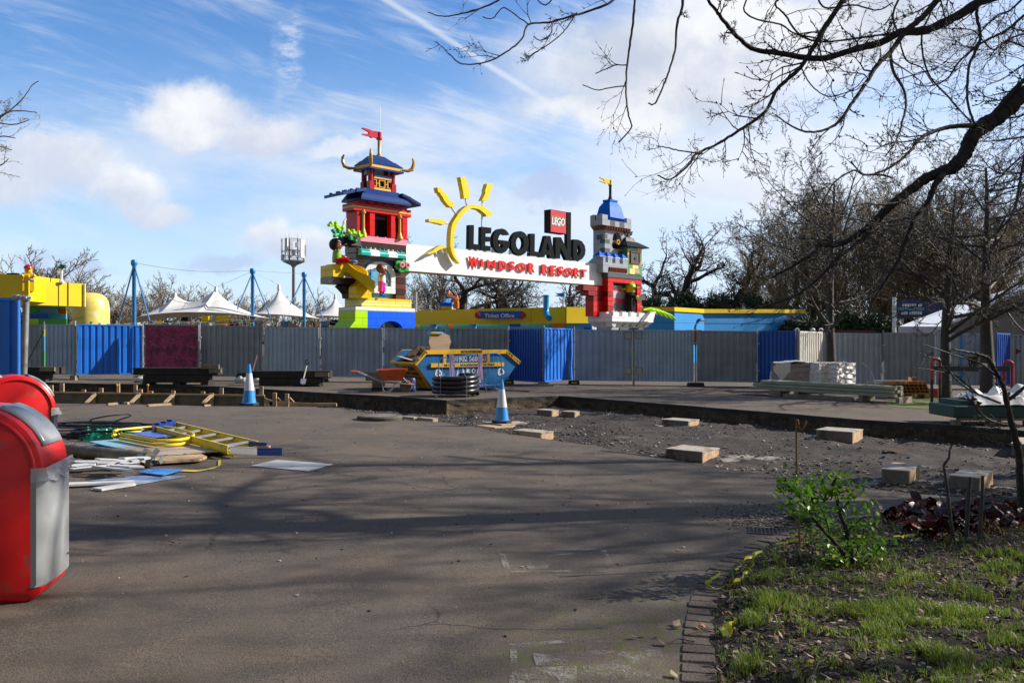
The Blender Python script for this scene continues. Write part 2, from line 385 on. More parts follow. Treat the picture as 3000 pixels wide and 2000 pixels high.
SOIL=mat("dark gravelly soil",(0.055,0.045,0.038),0.9,var=0.45,scale=5,bump=1.0,bscale=28,c2=(0.20,0.175,0.15),c2scale=60,c2lo=0.62,c2hi=0.72,spec=0.3)
CUT=mat("rough cut edge of the tarmac",(0.07,0.052,0.035),0.95,var=0.5,scale=6,bump=1.0,bscale=30,c2=(0.24,0.18,0.11),c2scale=22,c2lo=0.58,c2hi=0.7,spec=0.2)
def pitfloor_mat():
    m=bpy.data.materials.new("muddy stony floor");m.use_nodes=True;q=NT(m.node_tree);b=q.n['Principled BSDF']
    v=q.node('ShaderNodeTexCoord').outputs['Object']
    c=q.mix(q.sstep(q.noise(v,0.9,6,0.6),0.35,0.65),(0.036,0.028,0.024),(0.076,0.059,0.050))
    f=q.noise(v,55,4,0.7)
    c=q.mix(q.math('MULTIPLY',q.sstep(f,0.6,0.38),0.6),c,(0.025,0.021,0.02));c=q.mix(q.math('MULTIPLY',q.sstep(f,0.56,0.7),0.5),c,(0.24,0.21,0.19))
    c=q.mix(q.math('MULTIPLY',q.sstep(q.noise(v,1.6,6,0.7),0.6,0.72),0.5),c,(0.20,0.18,0.165))
    q.l.new(c,b.inputs['Base Color']);b.inputs['Roughness'].default_value=0.85;b.inputs['Specular IOR Level'].default_value=0.3
    bn=q.node('ShaderNodeBump');bn.inputs['Strength'].default_value=1;bn.inputs['Distance'].default_value=0.03
    q.l.new(q.math('ADD',q.noise(v,9,6,0.7),q.math('MULTIPLY',f,0.4)),bn.inputs['Height']);q.l.new(bn.outputs[0],b.inputs['Normal']);return m
PITF=pitfloor_mat()
# pit floor: a displaced sheet
mb=MB();st=0.11
xs=np.arange(-19,13,st);ys=np.arange(7.0,30,st);idx={}
def pid(i,j):
    if (i,j) not in idx:
        x,y=xs[i],ys[j];idx[(i,j)]=len(mb.v);mb.v.append((x,y,gz(x)+floor_h(x,y)))
    return idx[(i,j)]
for i in range(len(xs)-1):
    for j in range(len(ys)-1):
        cx,cy=xs[i]+st/2,ys[j]+st/2
        if inside((cx,cy),pit_poly) or inside((cx+st,cy+st),pit_poly) or inside((cx-st,cy-st),pit_poly) or inside((cx+st,cy-st),pit_poly) or inside((cx-st,cy+st),pit_poly):
            mb.f.append((pid(i,j),pid(i+1,j),pid(i+1,j+1),pid(i,j+1)));mb.m.append(0)
o=mb.build("pit_floor",PITF,smooth=True,fixn=False);props(o,kind='structure')
# vertical cut faces
mb=MB()
for edge in (far_e,near_e):
    rows=6;o0=len(mb.v)
    for i,p in enumerate(edge):
        for r in range(rows):
            t=r/(rows-1);h=0.46*t;d=0.05*noise.noise(Vector((p.x*6,p.y*6,h*9)))+0.03*noise.noise(Vector((p.x*17,p.y*17,h*20)))
            # small undercut below the tarmac layer
            off=(0.0 if r==0 else 0.02+d)-(0.10*t*t)
            dy=off if edge is far_e else-off
            mb.v.append((p.x,p.y+dy,gz(p.x)-h+(0.0015 if r==0 else 0)))
    for i in range(len(edge)-1):
        for r in range(rows-1):
            a=o0+i*rows+r;mb.f.append((a,a+1,a+rows+1,a+rows));mb.m.append(0 if r==0 else 1)
o=mb.build("pit_wall",[mat("broken tarmac layer",(0.035,0.032,0.03),0.9,var=0.4,bump=1,bscale=40),CUT]);props(o,kind='structure')
# loose stones and rubble
def pebble(mb,c,r,m=0):
    vs=[];a=random.random()*6
    for i in range(8):
        v=Vector(((i & 1)-.5,((i >> 1) & 1)-.5,((i >> 2) & 1)-.5))*2
        v=Vector((v.x*(.7+random.random()*.5),v.y*(.7+random.random()*.5),v.z*(.45+random.random()*.3)))*r*0.6
        vs.append((c[0]+v.x*math.cos(a)-v.y*math.sin(a),c[1]+v.x*math.sin(a)+v.y*math.cos(a),c[2]+v.z))
    mb.add(vs,[(0,2,3,1),(4,5,7,6),(0,1,5,4),(1,3,7,5),(3,2,6,7),(2,0,4,6)],m)
STONE=[mat("grey stone",(0.12,0.105,0.092),0.9,var=0.4,scale=20),mat("pale stone",(0.36,0.33,0.29),0.9,var=0.3,scale=20),mat("dark clod",(0.06,0.05,0.042),0.95,var=0.4,scale=20),mat("tan grit",(0.17,0.135,0.10),0.95,var=0.4,scale=20)]
mb=MB()
for _ in range(9000):
    px=random.uniform(0,3000);t=random.random()
    fy=np.interp(px,[p[0] for p in FAR],[p[1] for p in FAR])+20;ny=np.interp(px,[p[0] for p in NEAR],[p[1] for p in NEAR])
    py=fy+(ny-fy)*(t if random.random()<0.5 else (1-0.18*abs(random.gauss(0,1)) if random.random()<.6 else 0.15*abs(random.gauss(0,1))))
    if py>ny+14 or py<fy:continue
    p=Gf(px,py)
    if noise.noise(Vector((p.x*.8,p.y*.8,9)))<-0.1 and random.random()<.8:continue
    pebble(mb,(p.x,p.y,gz(p.x)+floor_h(p.x,p.y)+0.006),random.choice([.008,.010,.014,.018,.024,.036]) if p.y<16 else random.uniform(.014,.035),random.choice([0,0,0,0,1,2]))
props(mb.build("rubble",STONE,fixn=False),"loose stones and soil clods strewn over the excavation floor","rubble",kind='stuff')
# stones on the tarmac, thick by the drain
mb=MB()
for _ in range(700):
    p=G(random.uniform(200,2300),1000+195+abs(random.gauss(0,1))*230);
    if not inside(p,pit_poly):pebble(mb,(p.x,p.y,p.z+.003),random.choice([.004,.006,.008,.014]),random.choice([0,1,1,2]))
for _ in range(1700):
    px=random.gauss(2290,90);py=random.gauss(1515,18)+0.02*(px-2290)
    p=G(px,py);pebble(mb,(p.x,p.y,p.z+.004),random.choice([.004,.006,.009,.013]),random.choice([3,3,0,1,2]))
for _ in range(1100):
    px=random.gauss(2360,42);py=random.gauss(1528,9);p=G(px,py)
    hgt=0.10*math.exp(-((px-2360)/50)**2-((py-1528)/12)**2)
    pebble(mb,(p.x,p.y,p.z+hgt*random.random()),random.choice([.015,.02,.03]),random.choice([0,2,2,2]))
props(mb.build("gravel",STONE,fixn=False),"scattered grit and soil crumbs on the tarmac near the drain","gravel",kind='stuff')
# low earth bank between the pit and the planting bed
BARK=None
EDGE=[(1992,2100),(1995,2000),(1998,1900),(2006,1830),(2020,1760),(2048,1700),(2090,1655),(2150,1615),(2210,1586),(2290,1560),(2390,1542),(2460,1525)]
bed_l=[G(*p) for p in EDGE]
BACK=[(2560,1500),(2700,1478),(2850,1462),(3000,1452),(3300,1440)]
bed_poly=bed_l+[G(*p) for p in BACK]+[Vector((9,2.0,0)),Vector((1.4,2.0,0))]
def bed_h(x,y):
    return 0.03+0.05*noise.noise(Vector((x*.9,y*.9,11)))+0.02*noise.noise(Vector((x*4,y*4,2)))+0.012*noise.noise(Vector((x*14,y*14,5)))+0.05
bl_np=np.array([(p.x,p.y) for p in bed_l+[G(*p) for p in BACK]])
def bed_dist(x,y):
    a=bl_np[:-1];b=bl_np[1:];ab=b-a;ap=np.array([x,y])-a
    t=np.clip((ap*ab).sum(1)/((ab**2).sum(1)+1e-9),0,1);return np.hypot(*(ap-ab*t[:,None]).T).min()
def bed_z(x,y):return gz(x)+bed_h(x,y)*max(0,min(1,(bed_dist(x,y)-.14)/0.3))+0.004
mb=MB();st=0.06;xs=np.arange(0.8,7,st);ys=np.arange(2.2,9.4,st);idx={}
def pid2(i,j):
    if (i,j) not in idx:
        x,y=xs[i],ys[j];idx[(i,j)]=len(mb.v);mb.v.append((x,y,bed_z(x,y) if inside((x,y),bed_poly) else gz(x)-0.02))
    return idx[(i,j)]
for i in range(len(xs)-1):
    for j in range(len(ys)-1):
        if inside((xs[i]+st/2,ys[j]+st/2),bed_poly):mb.f.append((pid2(i,j),pid2(i+1,j),pid2(i+1,j+1),pid2(i,j+1)));mb.m.append(0)
BEDM=mat("dark bed soil",(0.034,0.025,0.018),0.95,var=0.5,scale=8,bump=1.0,bscale=60,c2=(0.075,0.058,0.04),c2scale=18,c2lo=0.5,c2hi=0.7,spec=0.2)
props(mb.build("planting_bed",BEDM,smooth=True,fixn=False),kind='structure')
# brick edging: a row of paviours, one structure
mb=MB();acc=0.0
dense=[]
for a,b in zip(bed_l[1:],bed_l[2:]):
    n=max(1,int((b-a).length/0.02));dense+=[a.lerp(b,i/n) for i in range(n)]
lastp=dense[0];
for i in range(1,len(dense)-2):
    if (dense[i]-lastp).length >=0.107:
        d=(dense[min(i+4,len(dense)-1)]-dense[i-1]);ang=math.atan2(d.y,d.x)
        c=(dense[i]+lastp)/2;lastp=dense[i]
        M=Matrix.Translation((c.x,c.y,gz(c.x))) @ Matrix.Rotation(ang+random.uniform(-.03,.03),4,'Z') @ Matrix.Rotation(random.uniform(-.03,.03),4,'X')
        mb.box(-.050,.050,-.155,-.0,-.03,.004+random.uniform(0,.007),0,M)
BRK=mat("weathered paviour brick",(0.115,0.084,0.064),0.88,var=0.35,scale=9,bump=0.6,bscale=70,c2=(0.06,0.05,0.04),c2scale=9,c2lo=0.5,c2hi=0.68)
props(mb.build("brick_edging",BRK,bevel=0.004),kind='structure')
# worn paint patches on the tarmac
def paint_mat(thr):
    m=bpy.data.materials.new("worn pale paint");m.use_nodes=True;q=NT(m.node_tree);b=q.n['Principled BSDF']
    v=q.node('ShaderNodeTexCoord').outputs['Object']
    b.inputs['Base Color'].default_value=(0.36,0.345,0.31,1);b.inputs['Roughness'].default_value=0.85
    n=q.math('ADD',q.math('MULTIPLY',q.noise(v,5,6,0.7),0.65),q.math('MULTIPLY',q.noise(v,110,3,0.7),0.45))
    q.l.new(q.math('MULTIPLY',q.sstep(n,thr,thr+0.14),0.6),b.inputs['Alpha']);return m
PW=paint_mat(0.51);PW2=paint_mat(0.57)
def sheet(mb,pxs,dz,m=0):
    vs=[G(*p) for p in pxs];mb.add([(p.x,p.y,p.z+dz) for p in vs],[tuple(range(len(vs)))],m)
mb=MB()
sheet(mb,[(1490,1888),(1640,1876),(1660,1884),(1510,1900)],.004);sheet(mb,[(1495,1900),(1515,1900),(1510,2060),(1490,2060)],.004)
sheet(mb,[(1515,1960),(1690,1950),(1690,2060),(1510,2060)],.0045);sheet(mb,[(1560,1915),(1660,1920),(1680,1948),(1570,1950)],.005)
sheet(mb,[(1660,1878),(1920,1876),(1920,1882),(1660,1884)],.0035,1);sheet(mb,[(1715,1905),(1800,1905),(1800,1912),(1715,1912)],.0035,1)
sheet(mb,[(1700,1915),(1950,1900),(1960,2040),(1700,2045)],.003,1)
sheet(mb,[(1460,1612),(1760,1606),(1760,1611),(1460,1618)],.004);sheet(mb,[(1460,1618),(1478,1618),(1498,1676),(1480,1678)],.004)
sheet(mb,[(1760,1612),(1776,1612),(1804,1672),(1786,1674)],.004);sheet(mb,[(1490,1672),(1790,1670),(1790,1675),(1490,1678)],.004)
sheet(mb,[(1540,1655),(1610,1652),(1605,1666),(1550,1668)],.0045);sheet(mb,[(1600,1626),(1680,1620),(1680,1625),(1605,1630)],.0045)
props(mb.build("paint_patches",[PW,PW2],fixn=False),kind='structure')
# concrete smears and the puddle on the pit floor
mb=MB()
def fsheet(px,py,w,h,m,dz=0.012):
    pts=[]
    for i in range(26):
        a=2*math.pi*i/26;r=0.75+0.35*noise.noise(Vector((math.cos(a)*1.5+px,math.sin(a)*1.5+py,1)))
        pts.append(Gf(px+w*r*math.cos(a),py-h*r*math.sin(a)))
    c=Gf(px,py);zz=[gz(p.x)+floor_h(p.x,p.y) for p in pts]
    if m==1:zz=[gz(p.x)+floor_h(c.x,c.y) for p in pts]
    o=len(mb.v);mb.add([(c.x,c.y,(gz(c.x)+floor_h(c.x,c.y))+dz)]+[(p.x,p.y,z+dz) for p,z in zip(pts,zz)],[(0,i+1,(i+1) %26+1) for i in range(26)],m)
for a in [(2150,1343,75,9,0),(2740,1410,60,9,0),(2930,1425,70,8,0),(2560,1412,60,6,0),(2400,1286,50,4,0),(1960,1246,50,4,0),(2250,1345,60,5,0)]:fsheet(*a)
fsheet(2620,1324,46,7,1,0.008)
WET=mat("muddy puddle water",(0.20,0.15,0.11),0.08,var=0.1,spec=0.8)
PW3=paint_mat(0.44);CONC=mat("splashed concrete",(0.33,0.315,0.29),0.9,var=0.25,scale=9,bump=0.5)
props(mb.build("concrete_smears",[PW3,WET],fixn=False),kind='structure')
# moss strip by the right trees
mb=MB()
vs=[G(*p) for p in [(2590,1176),(2660,1168),(2760,1166),(2860,1172),(2860,1198),(2780,1202),(2680,1197),(2600,1190)]]
mb.add([(p.x,p.y,p.z+.006) for p in vs],[tuple(range(8))])
props(mb.build("moss_strip",mat("mossy grass",(0.10,0.12,0.02),0.95,var=0.5,scale=3,bump=1,bscale=50,c2=(0.06,0.05,0.035),c2scale=4),fixn=False),kind='structure')

# ------------------------------------------------------------ hoarding fence
GREY=mat("weathered grey painted sheet",(0.33,0.40,0.49),0.5,var=0.18,scale=1.4,c2=(0.19,0.20,0.21),c2scale=2.2,c2lo=0.55,c2hi=0.8,streak=(6,6,.35),bump=0.08,bscale=5)
GREY2=mat("darker grey painted sheet",(0.26,0.30,0.335),0.5,var=0.2,scale=1.4,c2=(0.20,0.19,0.18),c2scale=2.2,c2lo=0.5,c2hi=0.8,streak=(6,6,.35),bump=0.08,bscale=5)
GREY3=mat("blue grey painted sheet",(0.38,0.48,0.58),0.5,var=0.15,scale=1.4,c2=(0.24,0.27,0.30),c2scale=2.2,c2lo=0.55,c2hi=0.8,streak=(6,6,.35),bump=0.08,bscale=5)
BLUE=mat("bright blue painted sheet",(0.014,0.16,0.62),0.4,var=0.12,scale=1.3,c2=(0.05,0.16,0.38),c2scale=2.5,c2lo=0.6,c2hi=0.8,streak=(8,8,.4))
SHADED_BLUE=mat("blue sheet darkened for shade",(0.008,0.085,0.42),0.42,var=0.12,scale=1.3,c2=(0.02,0.10,0.30),c2scale=2.5,c2lo=0.6,c2hi=0.8,streak=(8,8,.4))  # darker copy of the bright blue: shade of left-facing panels put into colour
WHITE=mat("cream white painted sheet",(0.72,0.70,0.64),0.5,var=0.06,scale=2)
GALV=mat("galvanised steel",(0.42,0.43,0.44),0.42,0.6,var=0.2,scale=8)
PIPE=mat("dull grey scaffold tube",(0.22,0.225,0.23),0.55,0.4,var=0.3,scale=6,c2=(0.12,0.08,0.06),c2scale=8,c2lo=0.6,c2hi=0.75)
BLK=mat("black rubber block",(0.022,0.022,0.024),0.75,var=0.3,scale=9)
CBLK=mat("grubby concrete block",(0.27,0.25,0.22),0.9,var=0.3,scale=6,bump=.5)
OLDW=mat("weathered grey timber",(0.22,0.175,0.125),0.85,var=0.3,scale=3,bump=.3,bscale=20)
def magenta_mat():
    m=bpy.data.materials.new("worn magenta board");m.use_nodes=True;q=NT(m.node_tree);b=q.n['Principled BSDF']
    v=q.node('ShaderNodeTexCoord').outputs['Object']
    br=q.node('ShaderNodeTexBrick');mp=q.node('ShaderNodeMapping');mp.inputs['Rotation'].default_value=(R(90),0,0);q.l.new(v,mp.inputs[0]);q.l.new(mp.outputs[0],br.inputs[0])
    for i,c in ((1,(0.30,0.012,0.07)),(2,(0.37,0.07,0.16)),(3,(0.22,0.02,0.07))):br.inputs[i].default_value=(*c,1)
    br.inputs['Scale'].default_value=5;br.inputs['Mortar Size'].default_value=0.005
    c=q.mix(q.math('MULTIPLY',q.sstep(q.noise(v,2.5,7,0.7),0.46,0.6),0.85),br.outputs[0],(0.10,0.02,0.035))
    c=q.mix(q.math('MULTIPLY',q.sstep(q.noise(v,7,5,0.7),0.58,0.72),0.4),c,(0.36,0.20,0.24))
    q.l.new(c,b.inputs['Base Color']);b.inputs['Roughness'].default_value=0.7;return m
MAG=magenta_mat()
FG="steel hoarding panels of the site fence"
def panel(pA,pB,dA,dB,m,label,n=11,z0=0.14,z1=1.94,frame=None,flat=False,prof=0.5,inv=False,stripe=None,jit=0.0,group=FG):
    xa,xb=(pA-1500)*dA/F,(pB-1500)*dB/F;rj=random.Random(pA);z0+=rj.uniform(-.03,.04);z1+=rj.uniform(-.035,.03)
    A=Vector((xa,dA,gz(xa)));B=Vector((xb,dB,gz(xb)));Lv=B-A;L=Lv.length
    t=thing("hoarding",label,"fence panel",A,math.atan2(Lv.y,Lv.x),group)
    slope=(B.z-A.z)/L;frame=frame or m
    mb=MB();dep=0.035;pts=[]
    if flat:mb.box(.02,L-.02,-.01,.01,z0,z1)
    else:
        pw=(L-.06)/n;w0=.03
        for i in range(n):
            x=w0+i*pw;a,b_,c_,d_=x,x+pw*(0.62-prof*0.2),x+pw*(0.72-prof*0.2),x+pw*0.9
            s_=-1 if not inv else 1
            pts+=[(a,s_*dep*.5),(b_,s_*dep*.5),(c_,-s_*dep*.5),(d_,-s_*dep*.5)]
        pts.append((w0+n*pw,(-1 if not inv else 1)*dep*.5))
        rows=5;o=0
        for r in range(rows):
            zz=z0+(z1-z0)*r/(rows-1)
            for x,y in pts:
                mb.v.append((x,y+0.03*noise.noise(Vector((x*1.6+xa,zz*1.7,3))),zz+slope*x))
        q=len(pts)
        for r in range(rows-1):
            for i in range(q-1):
                mi=1 if (stripe and (i//4) in stripe and i %4 in (0,1)) else 0
                mb.f.append((r*q+i,r*q+i+1,(r+1)*q+i+1,(r+1)*q+i));mb.m.append(mi)
    mb.build("sheet",[m,mat("light blue flaking strip",(0.02,0.25,0.62),.45,c2=(.1,.2,.35),c2scale=5,streak=(5,5,.5))] ,t,fixn=False)
    for zz in (z0-.015,z1-.03):
        r=MB();r.box(0,L,-.028,.028,0,.045,0,Matrix(((1,0,0,0),(0,1,0,0),(slope,0,1,zz),(0,0,0,1))));r.build("rail",frame,t)
    for x in (0,L-.035):
        r=MB();r.box(x,x+.035,-.024,.024,z0+.03+slope*x,z1-.03+slope*x);r.build("stile",frame,t)
    return t
def post(px,d,label,h=2.05,r=0.022,m=None,foot='block',clamps=True,off=-0.05,group="posts of the site fence",lean=0.0,bands=None):
    x=(px-1500)*d/F;t=thing("fence_post",label,"fence post",(x,d+off,gz(x)),0,group)
    p=MB();p.tube([(0,0,.02),(lean,0,h)],r,8)
    if bands:
        p=MB()
        for i,(za,zb,mi) in enumerate(bands):p.box(-.028,.028,-.012,.012,za,zb,mi)
        p.box(-.012,.012,.0125,.03,0.02,h,0)
        p.build("pole",[GALV,plastic("white tape",(.7,.7,.68)),plastic("sky blue tape",(.05,.45,.8)),mat("rust brown tape",(.2,.05,.03)),plastic("yellow tape",(.75,.6,.03)),plastic("green tape",(.06,.45,.06)),PIPE],t)
    else:p.build("pole",m or GALV,t,smooth=True)
    if clamps:
        for zz in (.55,1.5):
            c=MB();c.box(-.055,.055,-.03,.03,zz,zz+.035);c.lathe([(.012,0),(.012,.06)],(.05,-.03,zz),6);c.build("clamp",GALV,t)
    if foot:
        f=MB();mm=BLK
        if foot=='block':f.frust((-.30,.30,-.11,.11),(-.27,.27,-.09,.09),0,.12);
        elif foot=='concrete':mm=CBLK;f.frust((-.34,.34,-.12,.12),(-.32,.32,-.11,.11),0,.09);f.box(-.18,.18,-.1,.1,.0905,.15)
        elif foot=='wood':mm=OLDW;f.box(-.09,.09,-.15,.1,0,.16)
        elif foot=='yellow':f.frust((-.2,.2,-.11,.11),(-.18,.18,-.09,.09),0,.14)
        f.build("foot",mm,t)
        if foot in ('yellow','block'):
            g=MB();g.box(-.1,.1,-.115,-.112,.03,.09);
            if foot=='yellow':g.build("reflector",plastic("yellow plastic",(.55,.42,.02)),t)
    return t
D0=30.5
panel(52,131,31.2,31.2,GREY2,"dark grey hoarding panel behind the long blue panel, partly hidden by the leaning grey pipe",5,prof=.6)
panel(134,217,30.7,30.5,GREY3,"narrow blue-grey hoarding panel just left of the half sunlit blue panel",6)
panel(225,418,29.5,30.7,BLUE,"bright blue hoarding panel half in sunlight left of the magenta board",10,z0=.18)
panel(424,583,30.4,30.3,MAG,"worn magenta flat board panel in the fence behind the dark sleepers",flat=True,z0=.3,frame=GREY2)
panel(591,770,30.6,30.4,GREY2,"dark grey hoarding panel right of the magenta board",11,prof=.75)
panel(775,934,30.3,30.4,GREY3,"pale blue-grey hoarding panel behind the leaning shovel",12)
panel(942,1120,30.6,30.5,GREY,"grey hoarding panel behind the wheelbarrow",11,prof=.7)
panel(1127,1306,30.5,30.5,GREY,"grey hoarding panel behind the cardboard sheet on the skip",11)
panel(1312,1488,30.5,30.4,GREY2,"dark grey hoarding panel behind the right half of the skip",11,prof=.6)
panel(1491,1590,30.4,29.0,SHADED_BLUE,"deep blue hoarding panel in shade angled toward the corner block",13)
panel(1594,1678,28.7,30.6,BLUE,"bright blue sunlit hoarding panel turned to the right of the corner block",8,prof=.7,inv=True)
panel(1684,1852,30.4,30.5,GREY,"grey hoarding panel below the white brick parapet of the castle tower",9,prof=.2)
panel(1858,2032,30.5,30.3,GREY3,"pale striped grey hoarding panel right of the mirrored gate bolts",16)
panel(2042,2216,30.2,30.3,GREY2,"dark stained grey hoarding panel left of the deep blue one",9,prof=.75)
panel(2219,2331,30.3,29.6,SHADED_BLUE,"deep blue hoarding panel behind the small cone and wrapped pallet",9)
panel(2342,2408,29.2,30.5,WHITE,"cream white hoarding panel crossed by a diagonal shadow",10,inv=True,prof=.6)
panel(2411,2582,30.6,30.5,GREY,"grey hoarding panel behind the thick tree trunk and wrapped pallets",11)
panel(2590,2738,30.4,30.3,GREY2,"dark grey hoarding panel above the grey plastic grids",9,prof=.6)
panel(2742,2912,30.4,30.4,GREY,"grey hoarding panel with one light blue strip behind the bucket",10,stripe=(4,))
panel(2920,2957,29.6,30.4,SHADED_BLUE,"narrow slatted blue hoarding panel at a slant near the right edge",6,inv=True)
panel(2960,3130,30.4,30.3,GREY2,"dark grey hoarding panel at the right edge of the picture",11)
panel(-150,48,31.2,31.2,GREY,"grey hoarding panel mostly hidden by the near blue panel",11)
post(131,30.9,"thin post with yellow, blue and green tape bands at the far left fence",bands=[(.1,.3,2),(.3,.95,5),(.95,1.5,2),(1.5,1.75,4),(1.75,1.98,0)],foot=None,clamps=False)
b_=MB();b_.tube([P(78,1064,30.3),P(128,970,30.7)],.018,6)
props(b_.build("bracing_pole",mat("rusty brace",(.10,.06,.045),.8),None,world=True),"rusty diagonal brace leaning on the far left grey fence","brace")
post(221,29.6,"dark timber-footed post left of the half sunlit blue panel",foot='wood',m=GREY2,r=.045)
post(420,30.6,"pale steel post between the blue panel and the magenta board",foot='block')
post(587,30.2,"steel post right of the magenta board with a yellow tip",foot='concrete')
post(772,30.3,"steel post with white tape above the second sleeper stack",bands=[(.3,.9,0),(.9,1.3,1),(1.3,1.4,3),(1.4,2.05,0)],foot='block')
post(938,30.2,"bright galvanised post left of the orange wheelbarrow",foot='block')
post(1124,30.4,"post wrapped in white and sky blue tape behind the wheelbarrow",bands=[(.02,.55,2),(.55,.9,1),(.9,1.05,1),(1.05,1.2,6),(1.2,1.25,3),(1.25,1.9,1),(1.9,2.1,0)],foot=None)
post(1311,30.3,"blue-topped post behind the cardboard on the skip",bands=[(.1,1.2,0),(1.2,1.7,0),(1.7,2.1,2)],foot='block')
post(1490,30.3,"post on a yellow-marked block at the right end of the skip",foot='yellow')
post(1592,28.85,"grey post on a concrete block at the projecting fence corner",foot='concrete',m=PIPE,r=.04)
post(1681,30.5,"post on a yellow-marked block right of the sunlit blue panel",foot='yellow',m=PIPE,r=.03)
post(2037,30.2,"white-lit steel post on a black block between two grey panels",foot='block',bands=[(.02,.6,0),(.6,1.35,2),(1.35,1.95,3),(1.95,2.05,0)])
post(2218,30.2,"slim post left of the deep blue panel by the small cone",foot='wood')
post(2336,29.4,"dark thick post between the deep blue and white panels",foot='block',m=PIPE,r=.05)
post(2586,30.3,"dark post with a white foot behind the plastic grids",bands=[(.4,.7,1),(.7,.95,1),(.95,2.05,6)],foot=None)
post(2916,29.9,"post beside the slanted slatted blue panel",foot='block',m=PIPE)
# gate bolt plates between two panels
t=thing("gate_latch","double gate hinge with mirrored square plates and green tape in the grey fence","gate latch",G(1855,1133)+Vector((0,-.1,0)))
p=MB();p.box(-.035,.035,-.02,.0,.02,1.94,0);p.box(-.03,.03,-.024,-.021,.55,.68,1);p.box(-.03,.03,-.024,-.021,1.05,1.2,1);p.box(-.03,.03,-.024,-.021,.02,.5,2);p.build("upright",[PIPE,plastic("green tape",(.06,.45,.06)),CBLK],t)
for sx in (-1,1):
    for zz in (.42,1.62):
        p=MB();x0,x1=(.06,.31) if sx>0 else (-.31,-.06);
        p.box(x0,x1,-.03,.0,zz,zz+.03);p.box(x0,x1,-.03,.0,zz+.22,zz+.25);p.box(x0,x0+.03,-.03,.0,zz+.031,zz+.219);p.box(x1-.03,x1,-.03,.0,zz+.031,zz+.219)
        fr=p.build("plate_frame",PIPE,t);g=MB();g.box(x0+.04,x1-.04,-.02,-.005,zz+.04,zz+.21);g.build("plate",mat("brushed plate",(.40,.38,.35) if zz<1 else (.10,.14,.14),.35,.3),t)
# near blue panel at the left edge and its leaning tube
t=panel(-420,58,12.3,12.8,BLUE,"near blue corrugated hoarding panel at the left edge behind the bins",9,z0=.15,z1=2.04,prof=.5,group=None)
t=thing("scaffold_tube","leaning grey scaffold tube with steel couplers beside the near blue panel","scaffold tube",G(66,1290))
d=12.3
p=MB();q0=P(64,1290,d);q1=P(77,868,d);p.tube([q0,q1],.045,12);p.build("tube",PIPE,t,smooth=True,world=True)
p=MB();q0=P(52,880,d+.2);q1=P(52,1285,d+.2);p.tube([q0,q1],.035,10);p.build("upright",GALV if 0 else BLUE,t,smooth=True,world=True)
for a,b,r in ((48,870,.05),(64,872,.045),(77,873,.055)):
    p=MB();c=P(a,b,d-.02);p.lathe([(r,-.035),(r*1.05,-.03),(r*1.05,.03),(r*.9,.035)],c,10);p.tube([c+Vector((r,-.03,0)),c+Vector((r+.05,-.05,.0))],.014,6);p.build("coupler",GALV,t,smooth=True,world=True)

